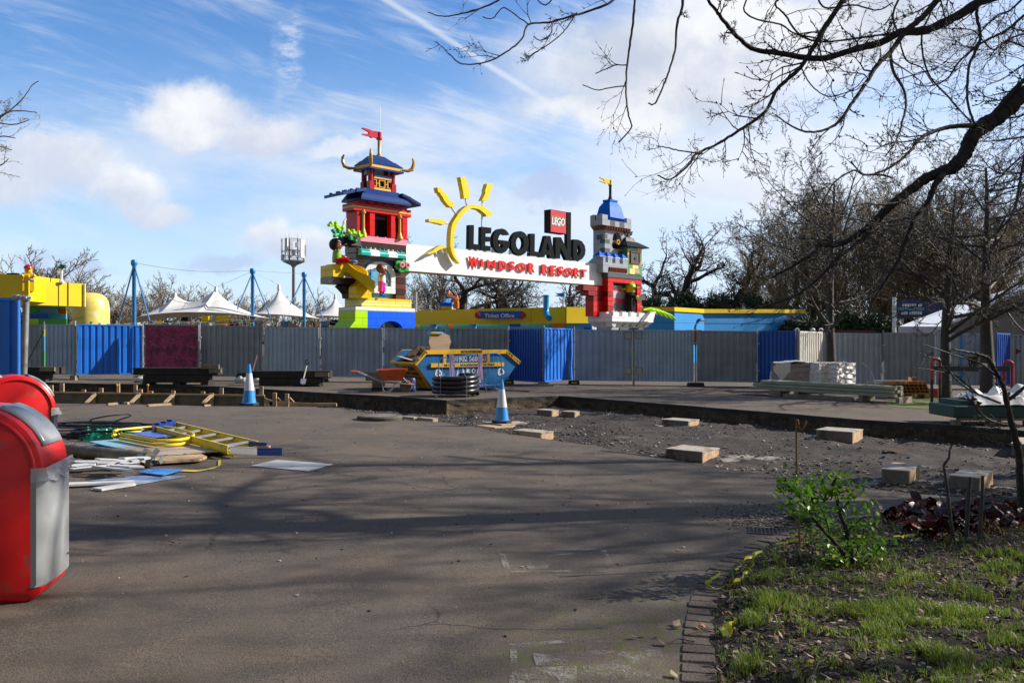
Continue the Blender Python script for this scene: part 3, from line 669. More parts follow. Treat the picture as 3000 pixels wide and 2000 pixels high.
# ------------------------------------------------------------ litter bins
RED=mat("glossy red bin plastic",(0.62,0.008,0.010),0.3,var=0.06,c2=(0.30,0.05,0.045),c2scale=6,c2lo=0.56,c2hi=0.72)
SILV=mat("silver grey bin door",(0.31,0.32,0.325),0.38,0.0,var=0.08,c2=(0.22,0.22,0.22),c2scale=4,c2lo=0.6,c2hi=0.8)
BAGM=mat("translucent bin liner",(0.52,0.53,0.55),0.35,var=0.1,alpha=0.72)
def litter_bin(label,loc,rz,w=.70,dpt=.44,dark=False):
    t=thing("litter_bin",label,"litter bin",loc,rz,"red litter bins")
    hw=w/2;zc=.73;n=14
    def outline(s,flat=1.0,dz=0.0):
        top=[((hw+s)*math.cos(math.pi*i/n),zc+dz+(hw+s)*math.sin(math.pi*i/n)) for i in range(n+1)]
        return top
    def body(x_in,z_b):
        pts=outline(x_in)
        r=.10
        bl=[(-hw-x_in,z_b+r)]+[(-hw-x_in+r-r*math.cos(a),z_b+r-r*math.sin(a)) for a in (R(30),R(60))]+[(-hw-x_in+r,z_b)]
        br=[(hw+x_in-r,z_b)]+[(hw+x_in-r+r*math.sin(a),z_b+r-r*math.cos(a)) for a in (R(30),R(60))]+[(hw+x_in,z_b+r)]
        return pts+bl+br
    mb=MB();secs=[(-dpt/2,-.035),(-dpt/2+.02,-.008),(-dpt/2+.05,0),(dpt/2-.05,0),(dpt/2-.02,-.008),(dpt/2,-.035)]
    n0=None
    for y,ins in secs:
        ol=body(ins,0.0 if ins>-.02 else .02);n0=len(ol);mb.v+=[(x,y,z) for x,z in ol]
    for s_ in range(len(secs)-1):
        for i in range(n0):mb.f.append((s_*n0+i,s_*n0+(i+1) %n0,(s_+1)*n0+(i+1) %n0,(s_+1)*n0+i));mb.m.append(0)
    mb.f.append(tuple(range(n0)));mb.m.append(0);mb.f.append(tuple((len(secs)-1)*n0+i for i in range(n0)));mb.m.append(0)
    mb.build("shell",RED,t,smooth=True)
    # raised rim on the side face
    rim=MB();rim.tube([((hw-.045)*math.cos(math.pi*i/24),-dpt/2-.002,zc+(hw-.045)*math.sin(math.pi*i/24)) for i in range(25)]+[(-hw+.045,-dpt/2-.002,.2)],.012,8);rim.build("rim",RED,t,smooth=True)
    # silver door on both narrow faces, wrapped round the edge
    for sg in (1,-1):
        dr=MB();dm=SILV if not dark else mat("dark bin door",(.03,.035,.05),.4)
        e=.012;xo=sg*(hw+e);xi=sg*(hw-.06)
        prof=[(xi,-dpt/2-.006),(sg*(hw-.03),-dpt/2-.008),(sg*(hw-.004),-dpt/2+.012),(xo,-dpt/2+.055),(xo+sg*.012,0),(xo,dpt/2-.055),(sg*(hw-.004),dpt/2-.012),(sg*(hw-.03),dpt/2+.008),(xi,dpt/2+.006)]
        rows=[(.085,.97),(.10,1.0),(.40,1.0),(.69,1.0),(.71,.985)]
        for z,k_ in rows:dr.v+=[(x*k_,y,z) for x,y in prof]
        q=len(prof)
        for r_ in range(len(rows)-1):
            for i in range(q-1):dr.f.append((r_*q+i,r_*q+i+1,(r_+1)*q+i+1,(r_+1)*q+i));dr.m.append(0)
        dr.f.append(tuple(range(q)));dr.m.append(0);dr.f.append(tuple((len(rows)-1)*q+i for i in range(q)));dr.m.append(0)
        door=dr.build("door",dm,t,smooth=True)
        if sg>0:
            kh=MB();kh.lathe([(.008,0),(.008,.004)],(0,0,0),8,M=Matrix.Translation((hw+.0225,.12,.19)) @ Matrix.Rotation(R(90),4,'Y'));kh.build("keyhole",BLK,door)
        # silver flap over the curved top
        fl=MB();angs=[R(a) for a in np.linspace(22,72,12)]
        for j,a in enumerate(angs):
            for y in (-dpt/2+.075,-dpt/2+.11,0,dpt/2-.11,dpt/2-.075):
                r=hw+(.008 if abs(y)>dpt/2-.1 else .022)
                fl.v.append((sg*r*math.cos(a),y,zc+r*math.sin(a)))
        for j in range(11):
            for i in range(4):fl.f.append((j*5+i,j*5+i+1,(j+1)*5+i+1,(j+1)*5+i));fl.m.append(0)
        fo=fl.build("flap",mat("satin grey flap",(.27,.28,.30),.22),t,smooth=True)
        so_=fo.modifiers.new("s",'SOLIDIFY');so_.thickness=.012
        # plastic liner spilling over the door edge
        bg_=MB();q=26;rows=6
        for r_ in range(rows):
            tt=r_/(rows-1)
            for i in range(q):
                s_=i/(q-1);L_=.10+dpt+.10;u_=.035+s_*(L_-.07)
                if u_<.10:x,y=sg*(hw-.10+u_+.004),-dpt/2-.012
                elif u_<.10+dpt:x,y=sg*(hw+.014),-dpt/2+(u_-.10)
                else:x,y=sg*(hw-(u_-.10-dpt)+.004),dpt/2+.012
                nn=noise.noise(Vector((s_*9,tt*2.5,sg*3)))
                out=.004+.045*tt*(.1+abs(nn)*1.5)*(1 if .1<u_<.1+dpt else .3)
                zz=.765-tt*(.085+.075*noise.noise(Vector((s_*4.3,1,2)))+.02*noise.noise(Vector((s_*15,1,5))))+(.02*(s_-.5))
                bg_.v.append((x+sg*out,y+(-out*.4 if u_<.12 else 0),zz))
        for r_ in range(rows-1):
            for i in range(q-1):bg_.f.append((r_*q+i,r_*q+i+1,(r_+1)*q+i+1,(r_+1)*q+i));bg_.m.append(0)
        bg_.build("bin_liner",BAGM,t,smooth=True)
    b=MB();b.box(-hw+.09,hw-.09,-dpt/2+.04,dpt/2-.04,-.003,.0);b.build("base",BLK,t)
    return t
litter_bin("large red litter bin with silver door at the left edge, nearest the camera",(-3.05,4.97,gz(-3)),R(10),w=.74,dpt=.46)
litter_bin("second red litter bin farther back, sunlit, below the near blue panel",(-5.17,8.85,gz(-5.2)),R(36),w=.74,dpt=.46,dark=True)

# ------------------------------------------------------------ cones
CB=plastic("sky blue cone plastic",(0.03,0.26,0.66),.4);CW=mat("white reflective sleeve",(0.62,0.64,0.70),0.45,var=.1)
def cone(label,loc,h,rz):
    t=thing("traffic_cone",label,"traffic cone",loc,rz,"blue and white cones");s=h
    b=MB();a=.225*s
    oct_=[(a*1.05*math.cos(R(22.5+45*i))*(1.05),a*1.05*math.sin(R(22.5+45*i))) for i in range(8)]
    vs=[(x,y,0) for x,y in oct_]+[(x,y,.045*s) for x,y in oct_]+[(x*.9,y*.9,.055*s) for x,y in oct_]
    fs=[tuple(reversed(range(8))),tuple(range(16,24))]+[(i,(i+1) %8,8+(i+1) %8,8+i) for i in range(8)]+[(8+i,8+(i+1) %8,16+(i+1) %8,16+i) for i in range(8)]
    b.add(vs,fs);b.build("base",BLK,t)
    r=lambda z:(.165-(.165-.038)*((z-.055)/.9))*s
    c=MB();c.lathe([(.185*s,.052*s),(.165*s,.065*s),(r(.36),.36*s)],n=28);c.lathe([(r(.78),.78*s),(r(.955),.955*s),(.03*s,.96*s),(.033*s,.985*s),(.028*s,s),(.012*s,1.0*s)],n=28);c.lathe([(r(.36)-.002,.36*s),(r(.78)-.002,.78*s)],n=28);c.build("body",CB,t,smooth=True)
    w=MB();w.lathe([(r(.36)+.004*s,.36*s),(r(.78)+.004*s,.78*s)],n=28);w.build("sleeve",CW,t,smooth=True)
cone("blue and white cone standing by the timber formwork on the left",G(730,1186),.92,.3)
cone("blue and white cone on plywood offcuts at the edge of the pit in the centre",G(1470,1246)+Vector((0,0,.055)),.76,.1)
cone("small pale cone beside the wrapped pallets in front of the deep blue panel",G(2262,1138),.78,.5)

# ------------------------------------------------------------ timber formwork in the trench
WOOD=mat("new pale timber",(0.42,0.29,0.165),0.75,var=0.2,scale=3,c2=(0.30,0.19,0.10),c2scale=5,streak=(1,1,6),c2lo=.5,c2hi=.7,bump=.15,bscale=20)
PLY=mat("stained shuttering plywood",(0.20,0.155,0.095),0.7,var=0.3,scale=1.8,c2=(0.11,0.085,0.055),c2scale=2,c2lo=.45,c2hi=.65)
PLYW=mat("pale plywood",(0.52,0.35,0.20),0.7,var=0.15,scale=3,c2=(0.24,0.14,0.075),c2scale=5,c2lo=.48,c2hi=.66,streak=(1,4,1))  # pushed toward orange: sunlight on the box ends put into the colour
PLYT=mat("dusty grey plywood top",(0.40,0.355,0.30),0.8,var=0.2,scale=3,c2=(0.21,0.16,0.115),c2scale=5,c2lo=.48,c2hi=.64)  # greyer ply for the box tops and one offcut
PLY_SHADED=mat("shade-darkened shutter ply",(0.215,0.165,0.13),0.75,var=0.25,scale=3,c2=(0.10,0.065,0.04),c2scale=5,c2lo=.45,c2hi=.62)  # darker ply for side boards: shade on camera-facing sides put into the colour
t=thing("formwork","long timber shuttering with stakes and braces in the trench behind the left cone","formwork",G(463,1152))
d=22.7
def line_pt(px,py_,dd):return P(px,py_,dd)
A=P(-60,1147,d);B=P(776,1160,d)
for i in range(6):
    a=A.lerp(B,i/6);b=A.lerp(B,(i+.995)/6)
    m_=MB();m_.add([(a.x,d,a.z),(b.x,d,b.z),(b.x,d,b.z-.36),(a.x,d,a.z-.36),(a.x,d+.02,a.z),(b.x,d+.02,b.z),(b.x,d+.02,b.z-.36),(a.x,d+.02,a.z-.36)],[(0,1,2,3),(7,6,5,4),(0,4,5,1),(3,2,6,7),(0,3,7,4),(1,5,6,2)])
    m_.build("board",PLY,t,world=True)
m_=MB();a,b=A,B;m_.add([(a.x,d-.05,a.z+.035),(b.x,d-.05,b.z+.035),(b.x,d-.05,b.z-.012),(a.x,d-.05,a.z-.012),(a.x,d-.002,a.z+.035),(b.x,d-.002,b.z+.035),(b.x,d-.002,b.z-.012),(a.x,d-.002,a.z-.012)],[(0,1,2,3),(7,6,5,4),(0,4,5,1),(3,2,6,7),(0,3,7,4),(1,5,6,2)])
m_.build("top_rail",WOOD,t,world=True)
for x0,x1,yt in [(146,157,1128),(177,189,1123),(241,252,1141),(292,303,1136),(344,352,1122),(393,403,1127),(407,418,1140),(439,449,1145),(503,514,1144),(590,601,1146),(644,655,1136),(743,748,1137),(760,772,1131)]:
    m_=MB();z1=P(x0,yt,d+.5).z;q0=P(x0,1100,d+.5).x;q1=P(x1,1100,d+.5).x;m_.box(q0,q1,d+.45,d+.5,gz(q0)-.45,z1);m_.build("stake",WOOD,t,world=True)
for x in (278,408,508,622):
    m_=MB();q=P(x,1152,d);m_.box(q.x-.05,q.x+.05,d-.10,d-.052,q.z-.36,q.z+.012);m_.build("stake",WOOD,t,world=True)
    m_=MB();a=P(x-2,1158,d-.13);b=P(x-24,1180,d-.75);w_=Vector((.055,0,0));m_.add([a-w_,a+w_,b+w_,b-w_]+[v+Vector((0,.03,.03)) for v in (a-w_,a+w_,b+w_,b-w_)],[(0,1,2,3),(7,6,5,4),(0,4,5,1),(1,5,6,2),(2,6,7,3),(3,7,4,0)]);m_.build("brace",WOOD,t,world=True)
t=thing("formwork","short low timber shuttering with two stakes right of the left cone","formwork",G(860,1184))
d=20.6
for (xa,ya,xb,yb,hh) in [(775,1165,800,1174,.12),(790,1176,838,1176,.13),(838,1177,922,1181,.11)]:
    m_=MB();a=P(xa,ya,d);b=P(xb,yb,d);m_.add([(a.x,d,a.z),(b.x,d,b.z),(b.x,d,b.z-hh),(a.x,d,a.z-hh),(a.x,d+.03,a.z),(b.x,d+.03,b.z),(b.x,d+.03,b.z-hh),(a.x,d+.03,a.z-hh)],[(0,1,2,3),(7,6,5,4),(0,4,5,1),(3,2,6,7),(0,3,7,4),(1,5,6,2)]);m_.build("board",WOOD,t,world=True)
m_=MB();a=P(921,1180,d);m_.box(a.x,a.x+.55,d-.1,d-.02,a.z-.07,a.z+.0);m_.build("board",WOOD,t,world=True)
for x0,x1,yt in [(800,811,1150),(836,847,1153)]:
    m_=MB();q0=P(x0,1100,d-.06);q1=P(x1,1100,d-.06);z1=P(x0,yt,d-.06).z;m_.box(q0.x,q1.x,d-.12,d-.06,gz(q0.x)-.3,z1);m_.build("stake",WOOD,t,world=True)
    m_=MB();a=P(x1+2,1165,d-.09);b=P(x1+14,1178,d-.09);m_.tube([a,b],.022,4);m_.build("brace",WOOD,t,world=True)
def plank(pts_px,th,m,label,name="plank",cat="plank",dz=0.0,pit=False,group=None):
    f_=Gf if pit else G
    vs=[f_(*p) for p in pts_px];mb=MB();n=len(vs)
    if pit:vs=[Vector((v.x,v.y,gz(v.x)+floor_h(v.x,v.y))) for v in vs]
    mb.add([(v.x,v.y,v.z+dz) for v in vs]+[(v.x,v.y,v.z+dz+th) for v in vs],[tuple(reversed(range(n))),tuple(range(n,2*n))]+[(i,(i+1) %n,n+(i+1) %n,n+i) for i in range(n)])
    return props(mb.build(name,m,None,world=True),label,cat,group)
plank([(316,1184),(344,1181),(346,1185),(318,1187)],.02,WOOD,"short pale offcut on the tarmac in front of the long shuttering",dz=.005)
plank([(432,1187),(500,1183),(503,1187),(436,1191)],.02,WOOD,"long pale lath on the tarmac left of the left cone",dz=.005)
plank([(598,1188),(616,1186),(618,1189),(600,1191)],.02,WOOD,"small pale lath at the foot of the left cone",dz=.005)
m_=MB();q=G(370,1184);m_.box(q.x-.05,q.x+.05,q.y-.05,q.y+.05,q.z,q.z+.05);props(m_.build("wood_block",WOOD,world=True),"small square timber block on the tarmac by the long shuttering","wood block")
for a in (343,433,):
    m_=MB();q=P(a,1130,22.9);m_.lathe([(.014,-.35),(.014,.0)],q,8,0);m_.lathe([(.03,.0),(.035,.04),(.022,.05),(.022,-.02)][:3],q,8,1);props(m_.build("marker_pin",[mat("red rod",(.5,.06,.03)),plastic("yellow plastic",(.75,.6,.02))],world=True),"yellow capped red marker pin %s" %("left of the wide stake pair in the trench" if a==343 else "in the middle of the trench near the cone side"),"marker pin","yellow capped pins in the trench")

# ------------------------------------------------------------ wooden boxes cast in the pit
def wbox(L,C,Rr,ytop,label,m=PLY_SHADED,pit=True,lid=True):
    f_=Gf if pit else G
    c=f_(*C);l=f_(*L);r=f_(*Rr);h=c.z
    an_=R(38+((L[0]*7) %5-2)*2);u=Vector((-math.cos(an_),math.sin(an_),0));v2=Vector((math.sin(an_),math.cos(an_),0))
    def reach(px,w_):kk=(px-1500)/F;return (kk*c.y-c.x)/(w_.x-kk*w_.y)
    wdt=max(.15,reach(L[0],u));dl=min(1.1,max(.15,reach(Rr[0],v2)))
    zt=CAMZ-(ytop-1000)*c.y/F;hh=zt-c.z
    ang=math.atan2(-u.y,-u.x)
    t=thing("wooden_box",label,"wooden box",c,ang,"plywood boxes standing in the excavation")
    # local: x runs from the left corner to the near corner (at 0), y runs back
    sgn=1
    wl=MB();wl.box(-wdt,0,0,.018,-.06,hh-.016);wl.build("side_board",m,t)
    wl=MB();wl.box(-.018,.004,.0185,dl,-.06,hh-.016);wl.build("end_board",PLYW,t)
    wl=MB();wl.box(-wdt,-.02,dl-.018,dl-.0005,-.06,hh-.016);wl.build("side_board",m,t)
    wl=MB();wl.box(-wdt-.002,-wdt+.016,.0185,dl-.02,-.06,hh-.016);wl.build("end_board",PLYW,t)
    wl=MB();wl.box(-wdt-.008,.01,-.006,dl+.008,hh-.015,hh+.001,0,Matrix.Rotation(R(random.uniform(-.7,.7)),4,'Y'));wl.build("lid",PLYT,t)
wbox((1573,1216),(1616,1219),(1637,1214),1202,"small plywood box standing leftmost at the back of the pit below the gate")
wbox((1645,1219),(1683,1223),(1698,1218),1206,"small plywood box right of the similar one at the back of the pit")
wbox((1939,1247),(2016,1252),(2048,1243),1233,"long low plywood box in the middle of the pit")
wbox((1951,1333),(2057,1348),(2106,1337),1323,"long plywood box at the near edge of the pit beside a pale concrete smear")
wbox((2391,1285),(2497,1294),(2527,1284),1265,"wide plywood box on a gravel mound right of the hooked iron rod")
wbox((2583,1404),(2662,1416),(2694,1403),1378,"cube-like plywood box above the green shrub, left of a larger one")
wbox((2782,1424),(2868,1438),(2908,1420),1398,"large plywood box behind the cut stems")
wbox((2963,1328),(3030,1336),(3060,1328),1302,"plywood box cut off by the right edge of the picture")
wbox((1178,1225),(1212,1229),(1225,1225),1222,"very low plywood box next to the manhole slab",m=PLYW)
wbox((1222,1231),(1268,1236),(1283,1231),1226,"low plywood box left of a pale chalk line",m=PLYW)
plank([(1396,1249),(1478,1244),(1512,1247),(1500,1253),(1450,1256)],.018,PLYW,"plywood offcut lying lowest under the centre cone",dz=.006)
plank([(1412,1243),(1520,1241),(1545,1246),(1470,1251)],.018,PLYT,"plywood offcut on top, directly under the centre cone",dz=.03)
wbox((1502,1262),(1585,1279),(1621,1272),1267,"low wide plywood box lid right of the centre cone",m=PLYW,pit=False)
# manhole slab
t=thing("manhole_slab","round concrete manhole ring standing proud at the pit edge left of centre","manhole",G(1113,1228))
m_=MB();m_.lathe([(.42,0),(.43,.05),(.41,.075),(.34,.08)],n=30);m_.build("ring",mat("dirty concrete",(.085,.075,.062),.9,var=.4,bump=.8,bscale=30),t,smooth=True)
m_=MB();m_.lathe([(.34,.079),(.0,.088)],n=30);m_.build("cover",mat("gritty cover",(.17,.155,.135),.9,var=.4,bump=1,bscale=50),t)

# ------------------------------------------------------------ skip
SB=mat("scratched blue skip paint",(0.010,0.13,0.36),0.42,var=0.12,scale=1.3,c2=(0.05,0.065,0.08),c2scale=3.6,c2lo=0.54,c2hi=0.66)
SY=mat("dirty yellow skip paint",(0.85,0.47,0.01),0.45,var=0.1,scale=2,c2=(0.32,0.14,0.03),c2scale=4,c2lo=.6,c2hi=.78)
SYD=mat("grimy yellow skip end",(0.72,0.36,0.01),0.5,var=0.15,scale=2,c2=(0.16,0.08,0.03),c2scale=3,c2lo=.5,c2hi=.74)
SW=mat("chipped white lettering",(0.72,0.73,0.74),0.6,var=.1,scale=10);SK=mat("black stencil lettering",(0.03,0.02,0.015),0.6)
PINK=mat("pinkish old lettering",(0.55,0.35,0.35),.6)
sa=R(31);sx0=Vector((-2.86,25.0,gz(-2.9)))
t=thing("skip","blue and yellow waste skip with white stencilled writing in front of the fence","skip",sx0,sa)
Ls,Ws=3.60,1.65
prof=[(.0,.86),(.36,1.20),(3.12,1.20),(3.60,.84),(2.95,.06),(.62,.06)]   # side outline: x along, z up
def rim_pts(i):return prof[i]
sb=MB();sb.prism(prof,0,.02);sb.build("side_wall",SB,t)
sb=MB();sb.prism(prof,Ws-.02,Ws);sb.build("side_wall",SB,t)
sb=MB();sb.add([(0,.021,.86),(0,Ws-.021,.86),(.62,Ws-.021,.06),(.62,.021,.06),(.03,.021,.86),(.03,Ws-.021,.86),(.65,Ws-.021,.06),(.65,.021,.06)],[(0,1,2,3),(7,6,5,4),(0,4,5,1),(2,6,7,3),(0,3,7,4),(1,5,6,2)]);endp=sb.build("end_plate",SYD,t)
for j in range(5):
    sb=MB();y=.15+j*.33;sb.add([(.555,y,.085),(.555,y+.05,.085),(.35,y+.05,.37),(.35,y,.37),(.535,y,.085),(.535,y+.05,.085),(.33,y+.05,.37),(.33,y,.37)],[(0,1,2,3),(7,6,5,4),(0,4,5,1),(2,6,7,3),(0,3,7,4),(1,5,6,2)]);sb.build("rib",SYD,endp)
# writing on the end plate (worn, illegible in the photo beyond its blocks) - three faded lines
du_=Vector((.62,0,-.80)).normalized()
ME=Matrix(((0,-du_.x,-du_.z,.0),(-1,0,0,0),(0,-du_.z,du_.x,0),(0,0,0,1)))
def end_text(s,along,w,h):
    o=Vector((0,0,.86))+du_*along+Vector((-.006,0,-.006));M=Matrix(((0,du_.z,-du_.x,o.x),(-1,0,0,Ws*.5+w/2),(0,du_.x*-1,-du_.z,o.z),(0,0,0,1)))
    # x of text -> -y, z(up) of text -> -du
    M=Matrix(((0,-du_.z*-1,-du_.x,o.x),(-1,0,0,Ws*.5+w/2),(0,du_.x*-1,-du_.z,o.z),(0,0,0,1)))
    q=MB();text_mb(q,s,M,ext=.003,bold=.02,fit=(w,h));q.build("lettering",SK,endp)
end_text("AARON",.33,.95,.16);end_text("SKIP HIRE",.50,1.1,.11);end_text("01902560",.67,1.1,.10)
sb=MB();sb.add([(3.60,.021,.84),(3.60,Ws-.021,.84),(2.95,Ws-.021,.06),(2.95,.021,.06),(3.57,.021,.84),(3.57,Ws-.021,.84),(2.92,Ws-.021,.06),(2.92,.021,.06)],[(0,1,2,3),(7,6,5,4),(0,4,5,1),(2,6,7,3),(0,3,7,4),(1,5,6,2)]);sb.build("end_plate",SB,t)
sb=MB();sb.box(.66,2.91,.021,Ws-.021,.04,.07);sb.build("floor_plate",SB,t)
# rim: yellow box section, front and back
def rimseg(a,b,y0,y1,th,name="rim"):
    a=Vector((a[0],0,a[1]));b=Vector((b[0],0,b[1]));dd=(b-a).normalized();nn=Vector((-dd.z,0,dd.x)) 
    if nn.z<0:nn=-nn
    p=[a,b,b-nn*th,a-nn*th];m_=MB()
    m_.add([(v.x,y0,v.z) for v in p]+[(v.x,y1,v.z) for v in p],[(0,1,2,3),(7,6,5,4),(0,4,5,1),(3,2,6,7),(0,3,7,4),(1,5,6,2)]);return m_.build(name,SY,t)
for y0,y1 in ((-.045,-.002),(Ws+.002,Ws+.045)):
    rimseg((.345,1.215),(3.135,1.215),y0,y1,.125);rimseg((-.035,.84),(.34,1.21),y0,y1,.11);rimseg((3.14,1.21),(3.64,.835),y0,y1,.11)
    m_=MB();m_.box(.52,3.02,y0,y1,.70,.82);m_.build("lifting_bar",SY,t)
    for x in (.93,2.42):m_=MB();m_.box(x,x+.10,y0*.9 if y0<0 else y0,y1*.95 if y1>0 else y1,.821,1.088);m_.build("stiffener",SY,t)
m_=MB();m_.box(-.06,.03,-.03,Ws+.03,.80,.86);m_.build("end_rim",SY,t)
fx=-.047
def sk_text(s,x,z,w,h,m=SW,rot=0.0,bold=.03,y=fx,th=.003):
    q=MB();text_mb(q,s,Matrix.Translation((x,y-.001,z)) @ Matrix.Rotation(-rot,4,'Y'),ext=th,bold=bold,fit=(w,h));q.build("lettering",m,t)
sk_text("NO PLASTERBOARD",1.52,1.12,.72,.075,SK)
sk_text("LEVEL LOADS",.02,.80,.50,.072,SK,rot=math.atan2(.37,.375));sk_text("LEVEL LOADS",3.14,1.105,.58,.07,SK,rot=-math.atan2(.375,.5))
sk_text("NO TYRES",.95,.725,.35,.06,SK);sk_text("NO PLASTERBOARD",1.5,.725,.6,.06,SK);sk_text("NO PAINT",2.3,.725,.4,.06,SK)
sk_text("01902 560343",1.25,.86,1.15,.17,SW,y=-.004)
for s_,x,z,r_ in (("A",1.38,.43,-.1),("A",1.55,.47,-.05),("R",1.73,.49,0),("O",1.90,.49,.03),("N",2.08,.46,.08)):sk_text(s_,x,z,.125,.17,SW,rot=-r_,y=-.004)
sk_text("SKIP HIRE",1.38,.22,.85,.13,SW,y=-.004);sk_text("24 SEVEN 7",1.5,.10,.95,.06,PINK,y=-.004)
# recycling mark: three chasing bent arrows
for cx in (.78,2.93):
    q=MB()
    for i in range(3):
        M=Matrix.Translation((cx,-.004,.53)) @ Matrix.Rotation(R(120*i),4,'Y')
        q.prism([(-.10,.045),(-.055,.12),(.02,.12),(.045,.085),(.07,.10),(.06,.02),(-.01,.045),(.015,.06),(.0,.08),(-.03,.08),(-.065,.02)],-.003,0,0,M)
    q.build("recycling_mark",SW,t)
# load in the skip
RUB=mat("brown rubble and board",(0.12,0.075,0.05),0.9,var=.4,scale=4,bump=1,bscale=15)
CARD=mat("torn cardboard",(0.47,0.33,0.225),0.85,var=.08,scale=2,c2=(.33,.22,.14),c2scale=2,streak=(1,1,14),c2lo=.45,c2hi=.7)
q=MB();st=12
for i in range(st+1):
    for j in range(7):
        x=.1+3.3*i/st;y=.04+(Ws-.08)*j/6;zt=min(1.12,.86+(x/.36)*.3) if x<.4 else (1.05 if x<3 else .8);q.v.append((x,y,zt-.06+.12*noise.noise(Vector((x*2.2,y*2.2,3)))))
for i in range(st):
    for j in range(6):q.f.append((i*7+j,(i+1)*7+j,(i+1)*7+j+1,i*7+j+1));q.m.append(0)
props(q.build("rubble",RUB,None,fixn=False),"brown rubble filling the skip","rubble",kind='stuff').matrix_world=Matrix.Translation(sx0) @ Matrix.Rotation(sa,4,'Z')
MS=Matrix.Translation(sx0) @ Matrix.Rotation(sa,4,'Z')
def in_skip(mb,name,m,label,cat,group=None):
    mb.v=[tuple(MS @ Vector(v)) for v in mb.v];return props(mb.build(name,m,None,world=True),label,cat,group)
q=MB();n_=40;ol=[]
base=[(.0,.0),(.02,.25),(-.03,.5),(.0,.62),(.12,.70),(.5,.72),(.66,.66),(.72,.48),(.66,.3),(.70,.12),(.62,0)]
for i in range(len(base)):
    a,b=Vector(base[i]),Vector(base[(i+1) %len(base)])
    for k_ in range(4):p=a.lerp(b,k_/4);ol.append((p.x+random.uniform(-.015,.015)+.76,p.y+random.uniform(-.012,.012)+1.0))
q.prism(ol,.55,.57,0);in_skip(q,"cardboard_sheet",CARD,"torn brown cardboard sheet standing upright out of the skip","cardboard")
q=MB();q.box(.78,1.18,.50,.80,1.70,1.76,0);q.box(.80,1.0,.497,.4995,1.71,1.75,1);in_skip(q,"packet",[plastic("light blue packaging",(.25,.5,.62)),plastic("yellow plastic",(.55,.42,.02))],"flattened light blue packet on top of the cardboard sheet","packet")
q=MB();q.prism([(-.35,1.02),(-.3,1.04),(.55,.80),(.5,.78)],.3,.5);in_skip(q,"plank",WHITE,"white plank poking out of the left end of the skip","plank")
q=MB();q.prism([(-.02,.88),(.5,1.32),(1.15,1.32),(1.0,.95)],.95,1.0);in_skip(q,"board",RUB,"brown board leaning in the left end of the skip","board")
q=MB();q.prism([(.35,1.0),(.52,1.26),(.80,1.22),(.8,1.0)],.7,.73);in_skip(q,"board",mat("dark brown board",(.07,.04,.03),.8),"dark brown broken board between the brown board and the cardboard","board")
for a_ in range(7):
    q=MB();x=.55+random.random()*.2;q.tube([(x,.4,.98),(x-.15-.1*random.random(),.38,1.15+.1*random.random()),(x-.25-.15*random.random(),.38,1.3+.07*random.random())],.008,4)
    if a_==0:Q=q
    else:Q.add(q.v,q.f)
in_skip(Q,"twigs",mat("pale twig",(.3,.26,.2)),"bundle of bent rods sticking up at the left end of the skip","rods")
for i,(x,y,z,w_) in enumerate([(.35,.1,.93,.16),(.52,.12,.95,.2),(.18,.15,.88,.12)]):
    q=MB();q.frust((x,x+w_,y,y+.2),(x+.02,x+w_-.03,y+.02,y+.15),z,z+.10);in_skip(q,"rubble_lump",[CBLK,WOOD,WHITE][i],["grey broken block at the left end of the skip load","pale timber lump in the left end of the skip load","white plaster lump at the lowest left lip of the skip"][i],"rubble lump")

# ------------------------------------------------------------ crowd barrier, straps, pipe coil
BB=mat("light blue barrier paint",(0.05,0.22,0.52),0.4,var=.12,scale=4)
A=P(1284,1150,24.2);B=P(1468,1126,25.3)
A.z=gz(A.x);B.z=gz(B.x);bv=B-A;bl=bv.length;ba=math.atan2(bv.y,bv.x)
t=thing("crowd_barrier","light blue tubular crowd barrier standing in front of the skip","barrier",A,ba)
H1=1.02;H2=1.13
fr=[(0,0,.14),(0.02,0,H1-.12),(.08,0,H1-.02),(.2,0,H1),(bl-.2,0,H2),(bl-.06,0,H2-.03),(bl,0,H2-.13),(bl+.05,0,.20)]
m_=MB();m_.tube(fr,.019,8);m_.build("frame",BB,t,smooth=True)
m_=MB();m_.tube([(0,0,.14),(bl+.05,0,.2)],.019,8);m_.build("bottom_rail",BB,t)
for i in range(1,16):
    x=bl*i/16;m_=MB();m_.tube([(x,0,.14+.06*i/16),(x,0,H1+(H2-H1)*i/16-.01)],.007,5);m_.build("bar",BB,t)
for x in (.3,bl-.25):
    for s_ in (-1,1):m_=MB();m_.tube([(x,0,.16),(x+.02,s_*.25,.0)],.017,6);m_.build("foot",BB,t)
LILAC=mat("faded lilac strap",(0.25,0.17,0.30),0.8,var=.2)
for i,(x,ln) in enumerate([(.38,.62),(1.33,.72)]):
    q=MB();w_=.09
    for (dx,dy) in ((0,-.03),(.05,-.035)):
        pts=[(x+dx+.012*math.sin(j*1.3),dy-.004*j,H1+.06+(.02)-ln*j/7) for j in range(8)]
        for j in range(7):a,b=pts[j],pts[j+1];q.add([(a[0]-w_/2,a[1],a[2]),(a[0]+w_/2,a[1],a[2]),(b[0]+w_/2,b[1],b[2]),(b[0]-w_/2,b[1],b[2])],[(0,1,2,3)])
    q.box(x-.05,x+.1,-.03,.03,H1+.06,H1+.10)
    if i:q.tube([(x+.07,-.05,.4),(x+.15,-.08,.15),(x+.22,-.1,.02)],.012,5)
    M=Matrix.Translation(A) @ Matrix.Rotation(ba,4,'Z');q.v=[tuple(M @ Vector(v)) for v in q.v]
    props(q.build("strap",LILAC,None,world=True,smooth=False,fixn=False),["lilac strap hanging over the left part of the blue barrier","longer lilac strap hanging over the right part of the blue barrier"][i],"strap","straps over the barrier")
